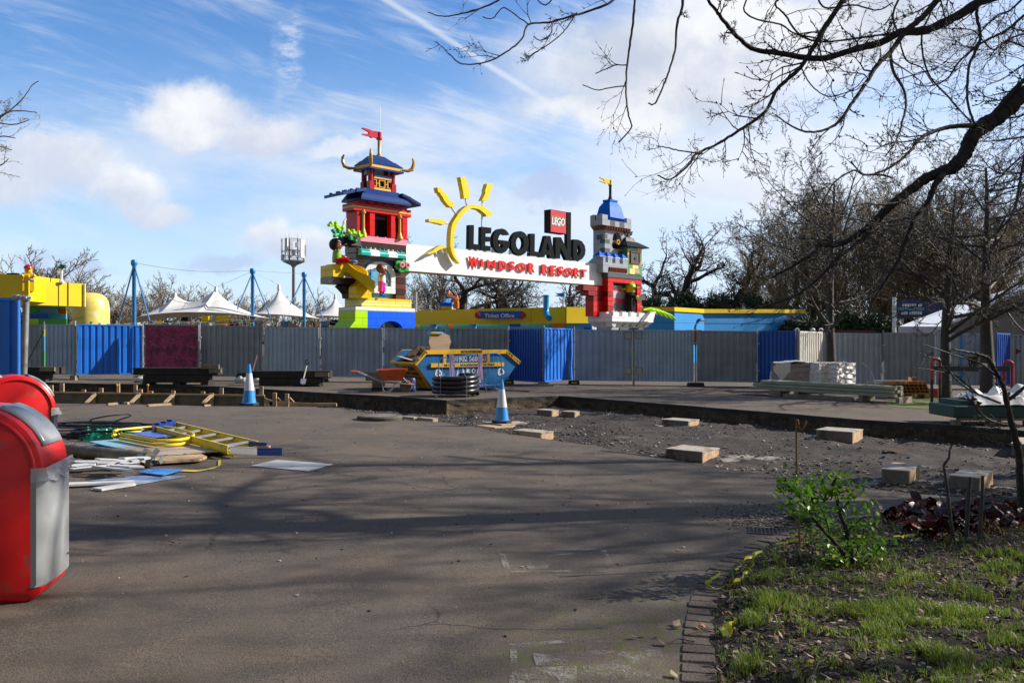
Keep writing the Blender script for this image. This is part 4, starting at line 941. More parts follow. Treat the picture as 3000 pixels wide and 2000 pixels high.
COIL=mat("glossy black plastic pipe",(0.018,0.018,0.022),0.28,var=.2,scale=4,c2=(.10,.09,.09),c2scale=5,c2lo=.6,c2hi=.8)
cc=G(1335,1160.5)
t=thing("pipe_coil","thick black coiled plastic pipe lying in front of the skip","pipe coil",cc)
for r_i,rad in enumerate((.585,.47)):
    pts=[];turns=4.3 if r_i==0 else 3.8
    for j in range(int(turns*26)):
        a=j*2*math.pi/26;pts.append((rad*math.cos(a)+.006*math.sin(3*a),rad*math.sin(a),.065+.118*j/26+.01*math.sin(a*2+1)))
    m_=MB();m_.tube(pts,.062,10);m_.build("pipe",COIL,t,smooth=True)
for a in (-2.15,-1.05,.4):
    m_=MB();m_.tube([(.66*math.cos(a),.66*math.sin(a),.02),(.665*math.cos(a),.665*math.sin(a),.54),(.5*math.cos(a),.5*math.sin(a),.62)],.008,5);m_.build("tie",mat("grey tie",(.25,.25,.25)),t)
q=MB();a=G(1420,1143);b=G(1552,1149);q.tube([a+Vector((0,0,.03)),b+Vector((0,0,.03))],.018,6,0);q.tube([a+Vector((0,0,.05)),a+Vector((.25,.02,.05))],.055,6,0)
props(q.build("digging_bar",mat("dark iron",(.05,.045,.045),.6),None,world=True),"dark iron bar lying on the tarmac behind the centre cone","iron bar")
q=MB()
for i in range(14):
    a=Vector((random.uniform(-.25,.25),random.uniform(-.08,.08),random.uniform(.02,.10)));b=a+Vector((random.uniform(-.15,.15),random.uniform(-.05,.05),random.uniform(-.03,.06)));w_=Vector((0,.02,.03));q.add([a-w_,a+w_,b+w_,b-w_],[(0,1,2,3)])
c=G(1425,1141);q.v=[(v[0]+c.x,v[1]+c.y,max(v[2],.004)+c.z) for v in q.v]
props(q.build("strap",LILAC,None,world=True,fixn=False),"crumpled lilac strap on the ground right of the pipe coil","strap","straps over the barrier")

# ------------------------------------------------------------ wheelbarrow, drum
OR=mat("orange barrow tray",(0.60,0.10,0.03),0.45,var=.15,scale=3,c2=(.2,.05,.03),c2scale=4,c2lo=.6,c2hi=.78)
wb=G(1150,1149);t=thing("wheelbarrow","orange wheelbarrow with its wheel against the yellow end of the skip","wheelbarrow",wb,R(8))
def yb(z):return z
m_=MB();m_.frust((-.30,.26,-.22,.22),(-.44,.42,-.32,.32),.34,.64);
m_.f.pop(1);m_.m.pop(1);tr=m_.build("tray",OR,t,smooth=False);so_=tr.modifiers.new("s",'SOLIDIFY');so_.thickness=.015
m_=MB();m_.tube([(-.44,-.32,.64),(.42,-.32,.68),(.42,.32,.68),(-.44,.32,.64),(-.44,-.32,.64)],.016,6);m_.build("rim",OR,t)
for s_ in (-1,1):
    m_=MB();m_.tube([(-1.15,s_*.27,.60),(-.98,s_*.27,.60),(-.62,s_*.25,.44),(-.3,s_*.23,.30),(.25,s_*.16,.26),(.62,s_*.09,.22)],.017,8);h_=m_.build("handle",GALV,t,smooth=True)
    m_=MB();m_.tube([(-1.17,s_*.27,.605),(-.97,s_*.27,.60)],.025,8);m_.build("grip",OR,h_)
    m_=MB();m_.tube([(-.28,s_*.22,.33),(-.27,s_*.24,.06),(-.2,s_*.24,.02),(-.1,s_*.24,.02),(.0,s_*.22,.12),(.1,s_*.2,.30)],.016,6);m_.build("leg",GALV,t,smooth=True)
    m_=MB();m_.tube([(.22,s_*.25,.50),(.42,s_*.1,.30),(.62,s_*.08,.2)],.013,6);m_.build("brace",GALV,t)
MW=Matrix.Translation((.38,0,.175)) @ Matrix.Rotation(R(90),4,'X')
m_=MB();m_.lathe([(.11,-.035),(.165,-.045),(.178,0),(.165,.045),(.11,.035)],n=22,M=MW);w_=m_.build("wheel",mat("dusty grey tyre",(.13,.125,.12),.8),t,smooth=True)
m_=MB();m_.lathe([(.03,-.05),(.11,-.03),(.112,0),(.11,.03),(.03,.05)],n=18,M=MW);m_.build("rim",mat("rusty orange rim",(.25,.09,.04),.6),w_,smooth=True)
t=thing("drum","blue plastic drum with a white and red label between wheelbarrow and skip","drum",G(1203,1147))
m_=MB();m_.lathe([(.14,0),(.155,.02),(.155,.16),(.148,.17),(.155,.18),(.155,.36),(.13,.40),(.06,.41)],n=20);m_.build("body",plastic("navy drum plastic",(.015,.05,.2),.4),t,smooth=True)
m_=MB();m_.box(-.03,.13,-.158,-.152,.10,.25,0);m_.tube([(-.07,-.16,.34),(.06,-.165,.32),(.08,-.165,.2),(-.02,-.16,.11),(-.05,-.16,.22)],.012,5,1);m_.build("label_patch",[WHITE,mat("red paint",(.6,.03,.03))],t)
q=MB();a=G(1060,1148);q.box(a.x-.05,a.x+1.15,a.y+.9,a.y+1.0,a.z+.28,a.z+.55);q.box(a.x+.15,a.x+.45,a.y+.88,a.y+1.05,a.z,a.z+.279)
props(q.build("timber_stack",OLDW,None,world=True),"old timber plank on a block behind the wheelbarrow handles","timber")
q=MB();a=G(1088,1146);q.box(a.x,a.x+.42,a.y,a.y+.2,a.z,a.z+.11);props(q.build("rubber_block",BLK,None,world=True),"black rubber fence block under the wheelbarrow handles","fence block")
q=MB();a=G(1100,1131);q.box(a.x,a.x+.3,a.y,a.y+.2,a.z,a.z+.14);props(q.build("rubber_block",BLK,None,world=True),"black rubber fence block behind the wheelbarrow leg","fence block")

# ------------------------------------------------------------ stacks of sleepers in front of the fence
SLP=mat("tarred black sleeper",(0.022,0.019,0.017),0.8,var=.4,scale=3,bump=.5,bscale=20)
def sleepers(px0,px1,ytop,d,label,layers=2,extra=None):
    x0=(px0-1500)*d/F;x1=(px1-1500)*d/F;xm=(x0+x1)/2;zt=P(px0,ytop,d).z-gz(xm)
    t=thing("sleeper_stack",label,"timber stack",(xm,d,gz(xm)),0,"stacks of dark sleepers along the fence");L=x1-x0
    m_=MB()
    for x in (-L*.36,0,L*.33):
        m_=MB();m_.box(x-.12,x+.12,-.3,.35,0,zt-.48);m_.build("bearer",[CBLK,BLK][random.random()>.5],t)
    for j,(ya,yb_) in enumerate(((-.28,-.03),(0,.25))):
        for i in range(2):
            sh=random.uniform(-.15,.15);m_=MB();m_.box(-L/2+(.25 if i==0 else 0)+sh*.3,L/2-(.35 if i==0 else 0)+sh*.3,ya,yb_,zt-.475+.24*i,zt-.245+.24*i);m_.build("sleeper",SLP,t,bevel=.01)
    if extra:
        for (a,b,c,e) in extra:
            m_=MB();m_.box((a-1500)*d/F-xm,(b-1500)*d/F-xm,-.36,-.285,P(0,e,d).z-gz(xm),P(0,c,d).z-gz(xm));m_.build("plank",OLDW,t)
    return t
sleepers(404,650,1076,27.4,"dark sleeper stack below the magenta board",extra=[(600,652,1067,1079),(624,658,1080,1091)])
sleepers(742,972,1085,27.4,"dark sleeper stack with the shovel leaning on it",extra=[(930,970,1090,1102)])
sleepers(40,178,1074,28.5,"short dark sleeper stack at the far left behind the bins",extra=[(133,176,1074,1086)])
t=thing("shovel","steel shovel with a white handle leaning on the sleeper stack","shovel",G(886,1125),0)
m_=MB();m_.tube([P(889,1108,26.9),P(899,1070,27.0)],.02,8);m_.build("shaft",WHITE,t,world=True)
m_=MB();c=P(900,1062,27.0);m_.tube([P(899,1071,27),c+Vector((-.055,0,.0)),c+Vector((-.05,0,.09)),c+Vector((.05,0,.09)),c+Vector((.055,0,0)),P(899,1071,27)],.017,6);m_.build("grip",BLK,t,world=True)
m_=MB();a=[P(881,1109,26.85),P(897,1109,26.85),P(894,1124,26.7),P(887,1127,26.7),P(880,1123,26.7)];m_.add(a+[v+Vector((0,.015,0)) for v in a],[(0,1,2,3,4),(9,8,7,6,5)]+[(i,(i+1)%5,5+(i+1)%5,5+i) for i in range(5)]);m_.build("blade",mat("worn steel blade",(.42,.44,.46),.4,.5),t,world=True)
q=MB();q.tube([P(737,1098,27.9),P(753,1040,29.8)],.02,6);props(q.build("handle_pole",mat("reddish wooden pole",(.14,.07,.06)),None,world=True),"reddish wooden tool handle leaning on the fence right of the left cone","tool handle")
def bag(px,py,w,h,label):
    c=G(px,py);m_=MB();m_.sphere((0,0,h*.4),w,w*.5,h*.6,nu=18,nv=10)
    m_.v=[(x*(1+.25*noise.noise(Vector((x*6,y*6,z*6)))),y*(1+.3*noise.noise(Vector((x*5,y*5,3)))),max(0.002,z*(1+.5*noise.noise(Vector((x*9,y*9,7)))))) for x,y,z in m_.v]
    o=m_.build("plastic_bag",mat("white plastic sack",(.55,.56,.52),.45,c2=(.25,.27,.2),c2scale=9,c2lo=.5,c2hi=.65),smooth=True);o.location=c;return props(o,label,"bag","white sacks near the fence")
bag(420,1120,.34,.2,"white plastic sack on the ground below the magenta board");bag(707,1122,.22,.22,"white plastic sack just behind the left cone, on its left");bag(755,1120,.18,.16,"white plastic sack just behind the left cone, on its right")
q=MB();a=G(690,1116);q.frust((a.x,a.x+.85,a.y,a.y+.3),(a.x+.05,a.x+.8,a.y+.04,a.y+.26),a.z+.12,a.z+.28);q.box(a.x+.1,a.x+.7,a.y+.05,a.y+.25,a.z,a.z+.119);props(q.build("rubber_block",BLK,None,world=True),"dark rubber block above the white sacks behind the left cone","fence block")
# ------------------------------------------------------------ pile of salvaged boards, ladder and cables
GS="salvaged things heaped on the tarmac"
def sheet_thing(name,pts,th,m,label,cat,dz=0.0,tilt=None):
    vs=[G(*p) for p in pts];n=len(vs);mb=MB();tilt=tilt or [0]*n
    lo=[(v.x,v.y,v.z+dz+tl) for v,tl in zip(vs,tilt)]
    mb.add(lo+[(x,y,z+th) for x,y,z in lo],[tuple(reversed(range(n))),tuple(range(n,2*n))]+[(i,(i+1) %n,n+(i+1) %n,n+i) for i in range(n)])
    return props(mb.build(name,m,None,world=True),label,cat,GS)
def striped():
    m=bpy.data.materials.new("faded striped sign board");m.use_nodes=True;q=NT(m.node_tree);b=q.n['Principled BSDF']
    v=q.node('ShaderNodeTexCoord').outputs['Object'];sp=q.node('ShaderNodeSeparateXYZ');q.l.new(v,sp.inputs[0])
    s=q.math('ADD',q.math('MULTIPLY',sp.outputs[1],22.0),q.math('MULTIPLY',sp.outputs[0],3.0));s=q.math('SINE',s);s2=q.math('SINE',q.math('MULTIPLY',sp.outputs[1],47.0))
    c=q.mix(q.sstep(s,-.2,.2),(.30,.34,.36),(.46,.44,.38));c=q.mix(q.sstep(s2,.55,.7),c,(.5,.36,.12));c=q.mix(q.sstep(s2,-.75,-.9),c,(.42,.10,.07))
    c=q.mix(q.sstep(sp.outputs[0],-.2,-.65),c,(.22,.42,.52))
    c=q.mix(q.math('MULTIPLY',q.sstep(q.noise(v,5,6,.7),.55,.75),.6),c,(.16,.14,.12));q.l.new(c,b.inputs['Base Color']);b.inputs['Roughness'].default_value=.5;return m
PBL=mat("pale blue sign sheet",(0.30,0.45,0.53),.45,var=.1,c2=(.5,.52,.5),c2scale=3,c2lo=.5,c2hi=.65)
SBL=mat("bright blue sign sheet",(0.02,0.16,0.55),.4,var=.1,c2=(.06,.3,.6),c2scale=4,c2lo=.5,c2hi=.6)
DUSTY=mat("dusty blue sheet",(.12,.2,.38),.6,var=.2,c2=(.4,.4,.38),c2scale=4,c2lo=.45,c2hi=.65)
GSH=mat("scuffed grey sheet",(.38,.385,.39),.6,var=.08,c2=(.22,.21,.2),c2scale=3,c2lo=.55,c2hi=.75)
WPL=mat("white foam board",(.66,.65,.64),.6,var=.08,scale=4)
YEL=mat("scuffed yellow fibreglass",(0.72,0.55,0.012),0.45,var=.1,scale=4,c2=(.15,.12,.03),c2scale=7,c2lo=.62,c2hi=.75)
NAVY=plastic("navy blue plastic",(.015,.04,.22),.35)
sheet_thing("sign_board",[(200,1312),(300,1302),(500,1290),(560,1296),(440,1322),(250,1322)],.012,PBL,"pale blue sign sheet at the bottom of the heap, back left","sign board",.01)
sheet_thing("sign_board",[(253,1315),(330,1306),(440,1318),(356,1344)],.012,SBL,"bright blue sign sheet under the striped board","sign board",.025)
sheet_thing("sign_board",[(262,1308),(470,1290),(560,1296),(717,1332),(452,1351),(300,1318)],.014,striped(),"large faded striped board under the yellow hoop and ladder","sign board",.06)
sheet_thing("sign_board",[(355,1296),(470,1287),(520,1291),(395,1300)],.012,mat("blue and red print",(.02,.2,.6),c2=(.6,.06,.04),c2scale=3,c2lo=.6,c2hi=.62),"blue and red printed board behind the yellow hoop","sign board",.085)
sheet_thing("metal_sheet",[(733,1366),(811,1348),(975,1361),(900,1381)],.006,GSH,"flat grey sheet lying alone on the tarmac right of the heap","metal sheet",.004)
sheet_thing("plank",[(452,1352),(590,1343),(606,1350),(585,1358),(455,1366)],.03,PLYW,"pale plywood offcut below the striped board","plank",.03)
sheet_thing("sign_board",[(403,1392),(450,1381),(537,1384),(478,1401)],.008,SBL,"small bright blue sign in front of the white letter scraps","sign board",.03)
sheet_thing("sign_board",[(258,1411),(350,1402),(400,1396),(544,1397),(392,1423)],.008,DUSTY,"dusty blue sheet with a pale border nearest the camera","sign board",.008)
sheet_thing("lath",[(190,1424),(390,1417),(395,1421),(190,1431)],.02,WPL,"long white lath running out from behind the red bin","lath",.02)
sheet_thing("lath",[(270,1436),(390,1419),(398,1424),(298,1440)],.02,WPL,"shorter white lath crossing the long one","lath",.008)
q=MB();pts=[]
for i in range(15):
    tt=i/14;px=445+200*math.sin(tt*math.pi*.62);
    pts.append(G(448+195*min(1,tt*1.15),1384-4*math.sin(tt*5)-38*max(0,tt-.55)**1.2*2.0 if tt<1 else 1350)+Vector((0,0,.012)))
for a,b in zip(pts,pts[1:]):q.add([a+Vector((0,-.05,0)),a+Vector((0,.05,.004)),b+Vector((0,.05,.004)),b+Vector((0,-.05,0))],[(0,1,2,3)])
props(q.build("strip",YEL,None,world=True,fixn=False),"curved yellow strip edging the front right of the heap","strip",GS)
# white foam letters and scraps
scr=[(268,1368,.30,.16,.3,"wide white foam piece with a cut-out"),(232,1382,.20,.11,-.1,"small white block by the bin"),(300,1388,.34,.05,.2,"thin white strip among the foam pieces"),(330,1398,.30,.05,-.3,"white strip under the ring shapes"),(352,1376,.26,.07,.5,"white curved scrap in the middle"),(400,1370,.2,.06,.9,"white scrap at the right of the foam pieces"),(372,1402,.18,.05,.1,"lowest white foam sliver")]
for i,(px,py,w_,h_,rz,lb) in enumerate(scr):
    q=MB();q.prism([(-w_,-h_*.5),(w_*.7,-h_),(w_,h_*.2),(w_*.2,h_),(-w_*.8,h_*.8)],0,.02,M=Matrix.Rotation(R(90),4,'X'))
    o=q.build("foam_scrap",WPL);o.location=G(px,py)+Vector((0,0,.05+.012*i));o.rotation_euler=(random.uniform(-.12,.12),random.uniform(-.12,.12),rz);props(o,lb+" in the salvage heap","foam scrap",GS)
for i,(px,py,lb) in enumerate([(385,1376,"white foam ring letter, upper one, in the salvage heap"),(362,1392,"white foam ring letter, lower one, in the salvage heap"),(398,1390,"broken white foam hook letter beside the blue sign")]):
    q=MB();n=18 if i<2 else 12;rng=range(n+1) if i<2 else range(n-2)
    pts=[(.15*math.cos(2*math.pi*j/n),.10*math.sin(2*math.pi*j/n),0) for j in rng]
    for a,b in zip(pts,pts[1:]):
        a,b=Vector(a),Vector(b);q.add([a*.62,a*1.1,b*1.1,b*.62,a*.62+Vector((0,0,.02)),a*1.1+Vector((0,0,.02)),b*1.1+Vector((0,0,.02)),b*.62+Vector((0,0,.02))],[(0,1,2,3),(7,6,5,4),(0,4,5,1),(2,6,7,3)])
    o=q.build("foam_letter",WPL);o.location=G(px,py)+Vector((0,0,.10+.02*i));o.rotation_euler=(.15,-.1,.4*i);props(o,lb,"foam letter",GS)
# shrink wrapped roll
q=MB();A=G(150,1345)+Vector((0,0,.13));B=G(438,1368)+Vector((0,0,.09));
q.tube([A.lerp(B,i/16) for i in range(17)],[.085+.02*noise.noise(Vector((i*.9,0,0))) for i in range(17)],14)
props(q.build("wrapped_roll",mat("brown roll in clear wrap",(.13,.10,.055),.25,var=.4,scale=7,c2=(.33,.32,.29),c2scale=6,streak=(9,9,1),c2lo=.58,c2hi=.68),None,world=True,smooth=True),"brown roll in clear wrapping lying across the heap beside the bin","roll",GS)
q=MB()
for i in range(9):
    c=G(random.uniform(405,450),random.uniform(1352,1372))+Vector((0,0,.05+random.random()*.10));M=Matrix.Translation(c) @ Matrix.Rotation(random.random()*3,4,'Z') @ Matrix.Rotation(random.random(),4,'X');q.box(-.09,.09,-.03,.03,-.004,.004,0,M);q.box(-.09,-.082,-.03,.03,.004,.07,0,M)
props(q.build("bracket_pile",mat("zinc bracket",(.25,.28,.28),.4,.7),None,world=True),"small pile of zinc brackets at the end of the wrapped roll","brackets",GS)
# hoop barrier lying flat
t=thing("folding_sign","yellow tubular folding sign with a blue panel lying on the striped board","folding sign",G(450,1315),0,GS)
def hoop_px(pts,dz,r=.022):
    vs=[G(*p)+Vector((0,0,dz)) for p in pts];return vs
H=[(330,1298),(345,1293),(440,1283),(500,1286),(548,1299),(563,1308),(555,1317),(520,1325),(470,1327),(440,1324),(330,1302)]
for k_,dz in enumerate((.105,.165)):
    q=MB();vs=hoop_px([(x+(4 if k_ else 0),y) for x,y in H],dz);sm=[]
    for i in range(len(vs)-1):
        p0=vs[max(i-1,0)];p1=vs[i];p2=vs[i+1];p3=vs[min(i+2,len(vs)-1)]
        for s in range(4):
            u_=s/4;sm.append(.5*((2*p1)+(p2-p0)*u_+(2*p0-5*p1+4*p2-p3)*u_*u_+(3*p1-p0-3*p2+p3)*u_**3))
    q.tube(sm,.021,8);q.build("hoop",YEL,t,smooth=True,world=True)
q=MB();vs=[G(*p)+Vector((0,0,.14)) for p in [(385,1300),(440,1291),(500,1293),(535,1306),(450,1313)]];q.add(vs+[v+Vector((0,0,.008)) for v in vs],[(4,3,2,1,0),(5,6,7,8,9)]+[(i,(i+1)%5,5+(i+1)%5,5+i) for i in range(5)]);q.build("panel",mat("blue printed panel",(.03,.09,.42),.35,c2=(.4,.42,.5),c2scale=9,c2lo=.58,c2hi=.66),t,world=True)
# step ladder lying on its side rails
t=thing("ladder","yellow fibreglass stepladder with navy ends lying on the salvage heap","ladder",G(590,1325),0,GS)
def lpt(px,py,h):return G(px,py,h)
a0=G(455,1292,.0);a1=G(666,1345,0);b0=G(515,1272,0);b1=G(752,1323,0)
def rail(p0,p1,z0,z1,w_,m,nm="side_rail",th=.025):
    q=MB();d_=(p1-p0);d_.z=0;n_=Vector((-d_.y,d_.x,0)).normalized()*th
    for (za,zb,nn) in ((0,w_,n_*.25),(0,.012,n_),(w_-.012,w_,n_)):
        A_=[p0+Vector((0,0,z0+za)),p1+Vector((0,0,z1+za)),p1+Vector((0,0,z1+zb)),p0+Vector((0,0,z0+zb))]
        q.add(A_+[v+nn for v in A_],[(0,1,2,3),(7,6,5,4),(0,4,5,1),(2,6,7,3),(0,3,7,4),(1,5,6,2)])
    return q.build(nm,m,t,world=True)
rail(a0,a1,.11,.07,.10,YEL);rail(b0,b1,.10,.05,.09,YEL)
rail(a0.lerp(a1,.12)+Vector((.05,.03,0)),a1+Vector((.05,.08,0)),.05,.02,.06,YEL,"rear_rail");rail(b0.lerp(b1,.2)+Vector((0,-.06,0)),b1+Vector((0,-.05,0)),.05,.02,.06,YEL,"rear_rail")
for i,tt in enumerate((.14,.34,.54,.74,.93)):
    p=a0.lerp(a1,tt)+Vector((0,0,.165-.03*tt));r_=b0.lerp(b1,tt)+Vector((0,0,.145-.04*tt));q=MB();w_=(a1-a0).normalized()*.04
    A_=[p-w_,p+w_,r_+w_,r_-w_];q.add(A_+[v+Vector((0,0,.02)) for v in A_],[(3,2,1,0),(4,5,6,7),(0,1,5,4),(1,2,6,5),(2,3,7,6),(3,0,4,7)]);q.build("tread",GALV,t,world=True)
q=MB();p,r_=a0+Vector((-.03,0,.07)),b0+Vector((-.03,0,.07));w_=(a1-a0).normalized()*.06
A_=[p-w_,p+w_,r_+w_,r_-w_];q.add(A_+[v+Vector((0,0,.15)) for v in A_],[(3,2,1,0),(4,5,6,7),(0,1,5,4),(1,2,6,5),(2,3,7,6),(3,0,4,7)])
for s in (.2,.5,.8):c=p.lerp(r_,s)+Vector((0,0,.15));q.box(c.x-.04,c.x+.04,c.y-.03,c.y+.03,c.z+.0005,c.z+.03)
q.build("top_cap",NAVY,t,world=True)
rail(a1.lerp(a0,.0)+Vector((.03,.02,0)),a1+Vector((.33,.13,0)),.06,.03,.10,WPL,"foot",th=.03);rail(a1+Vector((.33,.13,0)),a1+Vector((.62,.22,0)),.03,.02,.095,NAVY,"foot",th=.03);rail(b1+Vector((-.1,-.03,0)),b1+Vector((.16,-.1,0)),.05,.04,.09,NAVY,"foot",th=.03)
q=MB();p=G(768,1325);q.box(p.x-.10,p.x+.10,p.y-.05,p.y+.05,p.z+.0,p.z+.09);props(q.build("wood_block",WOOD,None,world=True),"pale timber block at the foot of the ladder","wood block",GS)
# cables and tarpaulin
q=MB();rng=random.Random(3)
for i in range(26):
    cx=rng.uniform(235,385);cy=rng.uniform(1270,1288);c=G(cx,cy);rx=rng.uniform(.25,.75);ry=rng.uniform(.15,.35);a0_=rng.random()*6;tilt=rng.uniform(-.15,.25)*1.0;pts=[]
    for j in range(26):
        a=a0_+j*.27;zz=.05+.012*i*.35+tilt*abs(math.sin(a*.5+a0_))*(.9 if i %3==0 else .3)
        pts.append((c.x+rx*math.cos(a)*(1+.1*math.sin(j)),c.y+ry*math.sin(a),max(.012,zz)+c.z))
    q.tube(pts,.011,5)
props(q.build("cable_heap",mat("black cable",(.012,.012,.013),.4),None,world=True,smooth=True,fixn=False),"tangled heap of black cable behind the salvaged boards","cable",GS)
GT=mat("green tarpaulin",(.01,.25,.14),.38,var=.15)
def crumple(name,px,py,w_,d_,h_,m,label,cat,seed=0,n=22,g=GS):
    c=G(px,py);q=MB()
    for i in range(n+1):
        for j in range(n+1):
            x=(i/n-.5)*2;y=(j/n-.5)*2;e=max(0,1-(x*x+y*y)**1.5)
            nz=abs(noise.noise(Vector((x*2.6+seed,y*2.6,seed))))*1.5+abs(noise.noise(Vector((x*6+seed,y*6,seed+4))))*.6
            q.v.append((x*w_*(1+.18*noise.noise(Vector((x*3,y*3,seed+9)))),y*d_*(1+.2*noise.noise(Vector((x*3,y*3,seed+5)))),max(.005,h_*e*(.35+nz)*(.9))))
    for i in range(n):
        for j in range(n):
            if (((i+.5)/n-.5)*2)**2+(((j+.5)/n-.5)*2)**2<1.02+.2*noise.noise(Vector((i*.3,j*.3,seed))):q.f.append((i*(n+1)+j,(i+1)*(n+1)+j,(i+1)*(n+1)+j+1,i*(n+1)+j+1));q.m.append(0)
    o=q.build(name,m,fixn=False);o.location=c;return props(o,label,cat,g)
crumple("tarpaulin",325,1290,.40,.24,.17,GT,"crumpled green tarpaulin lying on the cable heap","tarpaulin",2)
crumple("tarpaulin",400,1292,.38,.2,.07,GT,"flat fold of green tarpaulin right of the crumpled one","tarpaulin",5)
crumple("tarpaulin",258,1284,.14,.14,.16,GT,"small green tarpaulin bundle at the left of the cables","tarpaulin",7)
# ------------------------------------------------------------ materials stored on the right
LUM=mat("pale green treated timber",(0.33,0.33,0.235),.75,var=.15,scale=2,c2=(.2,.19,.13),c2scale=3,c2lo=.55,c2hi=.75)
A=G(2212,1156);B=G(2632,1182);dv=B-A;L=dv.length;an=math.atan2(dv.y,dv.x)
t=thing("lumber_stack","long stack of pale greenish timbers on low bearers in front of the wrapped pallets","timber stack",A,an)
slp=(B.z-A.z)/L
SH=Matrix(((1,0,0,0),(0,1,0,0),(slp,0,1,0),(0,0,0,1)))
for r_ in range(3):
    for c_ in range(4):
        q=MB();o_=random.uniform(-.12,.12)+(.15 if r_==2 else 0)-(.25 if r_==0 else 0);q.box(o_,L+o_*.5-.1*r_,c_*.16,c_*.16+.14,.16+r_*.095,.16+r_*.095+.08,0,SH);q.build("timber",LUM,t)
for x in (.5,1.3,3.2,4.2):
    q=MB();q.box(x,x+.35 if x<1 else x+.1,-.05,.7,.0,.158,0,SH);q.build("bearer",OLDW,t)
q=MB();q.box(1.0,L*.72,-.12,-.02,.0,.09,0,SH);q.build("ground_beam",OLDW,t)
WRAP=mat("white stretch wrap",(.82,.80,.79),.3,var=.10,scale=3,c2=(.50,.45,.42),c2scale=4,streak=(.7,.7,7),c2lo=.48,c2hi=.6,bump=.8,bscale=14)
WRAP2=mat("pinkish blocks in clear wrap",(.34,.28,.265),.4,var=.15,scale=2,bump=.3,bscale=6)
def pallet(px0,px1,ytop,d,label,dp=1.0,wrap=WRAP,cover=False,sd=0):
    x0=(px0-1500)*d/F;x1=(px1-1500)*d/F;zt=P(px0,ytop,d).z-gz(x0);W_=x1-x0
    t=thing("wrapped_pallet",label,"pallet",(x0,d,gz(x0)),0,"shrink wrapped pallets in front of the fence")
    q=MB()
    for y in (.0,dp/2-.05,dp-.1):q.box(0,W_,y,y+.1,0,.10)
    for i in range(5):q.box(i*W_/5+.01,(i+1)*W_/5-.03,-.005,dp+.005,.1005,.125)
    q.build("pallet_base",OLDW,t)
    q=MB();nx,nz,ny=26,20,18;zb=.126
    def surf(fn,nu,nv):
        o=len(q.v)
        for i in range(nu+1):
            for j in range(nv+1):q.v.append(fn(i/nu,j/nv))
        for i in range(nu):
            for j in range(nv):q.f.append((o+i*(nv+1)+j,o+(i+1)*(nv+1)+j,o+(i+1)*(nv+1)+j+1,o+i*(nv+1)+j+1));q.m.append(0)
    def nb(x,y,z):
        n_=.045*noise.noise(Vector((x*5+sd,y*5,z*11)))+.02*noise.noise(Vector((x*14+sd,y*14,z*16)))
        return (x+n_,y+n_,z+.5*n_)
    surf(lambda a,b:nb(a*W_,0,zb+b*(zt-zb)),nx,nz);surf(lambda a,b:nb(W_,a*dp,zb+b*(zt-zb)),ny,nz);surf(lambda a,b:nb(0,a*dp,zb+b*(zt-zb)),ny,nz);surf(lambda a,b:nb(a*W_,b*dp,zt),nx,ny);surf(lambda a,b:nb(a*W_,dp,zb+b*(zt-zb)),nx,nz)
    q.build("wrapped_load",wrap,t,smooth=True,fixn=False)
    if cover:
        c=MB();n=16
        for i in range(n+1):
            for j in range(5):
                x=-.12+(W_*.75+.12)*i/n;y=dp*j/4-.02;c.v.append((x,y,zt+.02+.10*abs(noise.noise(Vector((x*3,y*3,sd))))+.05*math.sin(x*2.2)))
        for i in range(n):
            for j in range(4):c.f.append((i*5+j,(i+1)*5+j,(i+1)*5+j+1,i*5+j+1));c.m.append(0)
        o=len(c.v)
        for i in range(7):
            for j in range(7):
                x=-.14+.42*i/6;z=zt+.04-(.95-.6*i/6)*j/6*zt*.85;c.v.append((x-(.12*math.sin(j) if i==0 else 0),-.04-.03*noise.noise(Vector((x*5,z*5,2))),z))
        for i in range(6):
            for j in range(6):c.f.append((o+i*7+j,o+(i+1)*7+j,o+(i+1)*7+j+1,o+i*7+j+1));c.m.append(0)
        c.build("sheeting",mat("crumpled white sheeting",(.66,.64,.62),.35,var=.1,bump=.6,bscale=8),t,smooth=True,fixn=False)
    return t
pallet(2288,2402,1066,26.6,"wrapped pallet of pinkish blocks under crumpled white sheeting left of the thick trunk",wrap=WRAP2,cover=True,sd=2)
pallet(2400,2450,1062,26.3,"white wrapped pallet directly behind the thick trunk",sd=5).rotation_euler=(0,0,R(30))
pallet(2452,2535,1063,26.2,"white wrapped pallet right of the thick trunk",sd=8).rotation_euler=(0,0,R(30))
q=MB();q.tube([P(2524,1062,26.6),P(2545,1075,26.5),P(2560,1105,26.4),P(2566,1124,26.3)],.014,4);props(q.build("packing_strap",WPL,None,world=True),"loose white packing strap curving off the right pallet","strap")
# plastic grids, timber formers
t=thing("grid_stack","stack of grey plastic grid trays behind the lumber","plastic grids",G(2580,1142),R(8))
q0=MB();GRD=mat("grey green plastic grid",(.30,.35,.33),.5,var=.3)
for l_ in range(6):
    q=MB();x0=-.75+.12*l_;w_=1.15
    for i in range(11):q.box(x0+w_*i/10-.012,x0+w_*i/10+.012,-.4,.4,.02+l_*.052,.06+l_*.052)
    for i in range(7):q.box(x0,x0+w_,-.4+.13*i,-.38+.13*i,.022+l_*.052,.058+l_*.052)
    q.build("grid_tray",GRD,t)
t=thing("former_stack","stack of orange brown timber formers on a pallet left of the red hoop rail","timber stack",G(2670,1165),R(-3))
OB=mat("orange brown plywood",(.42,.17,.04),.7,var=.25,scale=3)
q=MB();q.box(-.5,.45,-.3,.3,.12,.14);[q.box(-.5+.38*i,-.38+.38*i,-.3,.3,0,.119) for i in range(3)];q.build("pallet_base",WOOD,t)
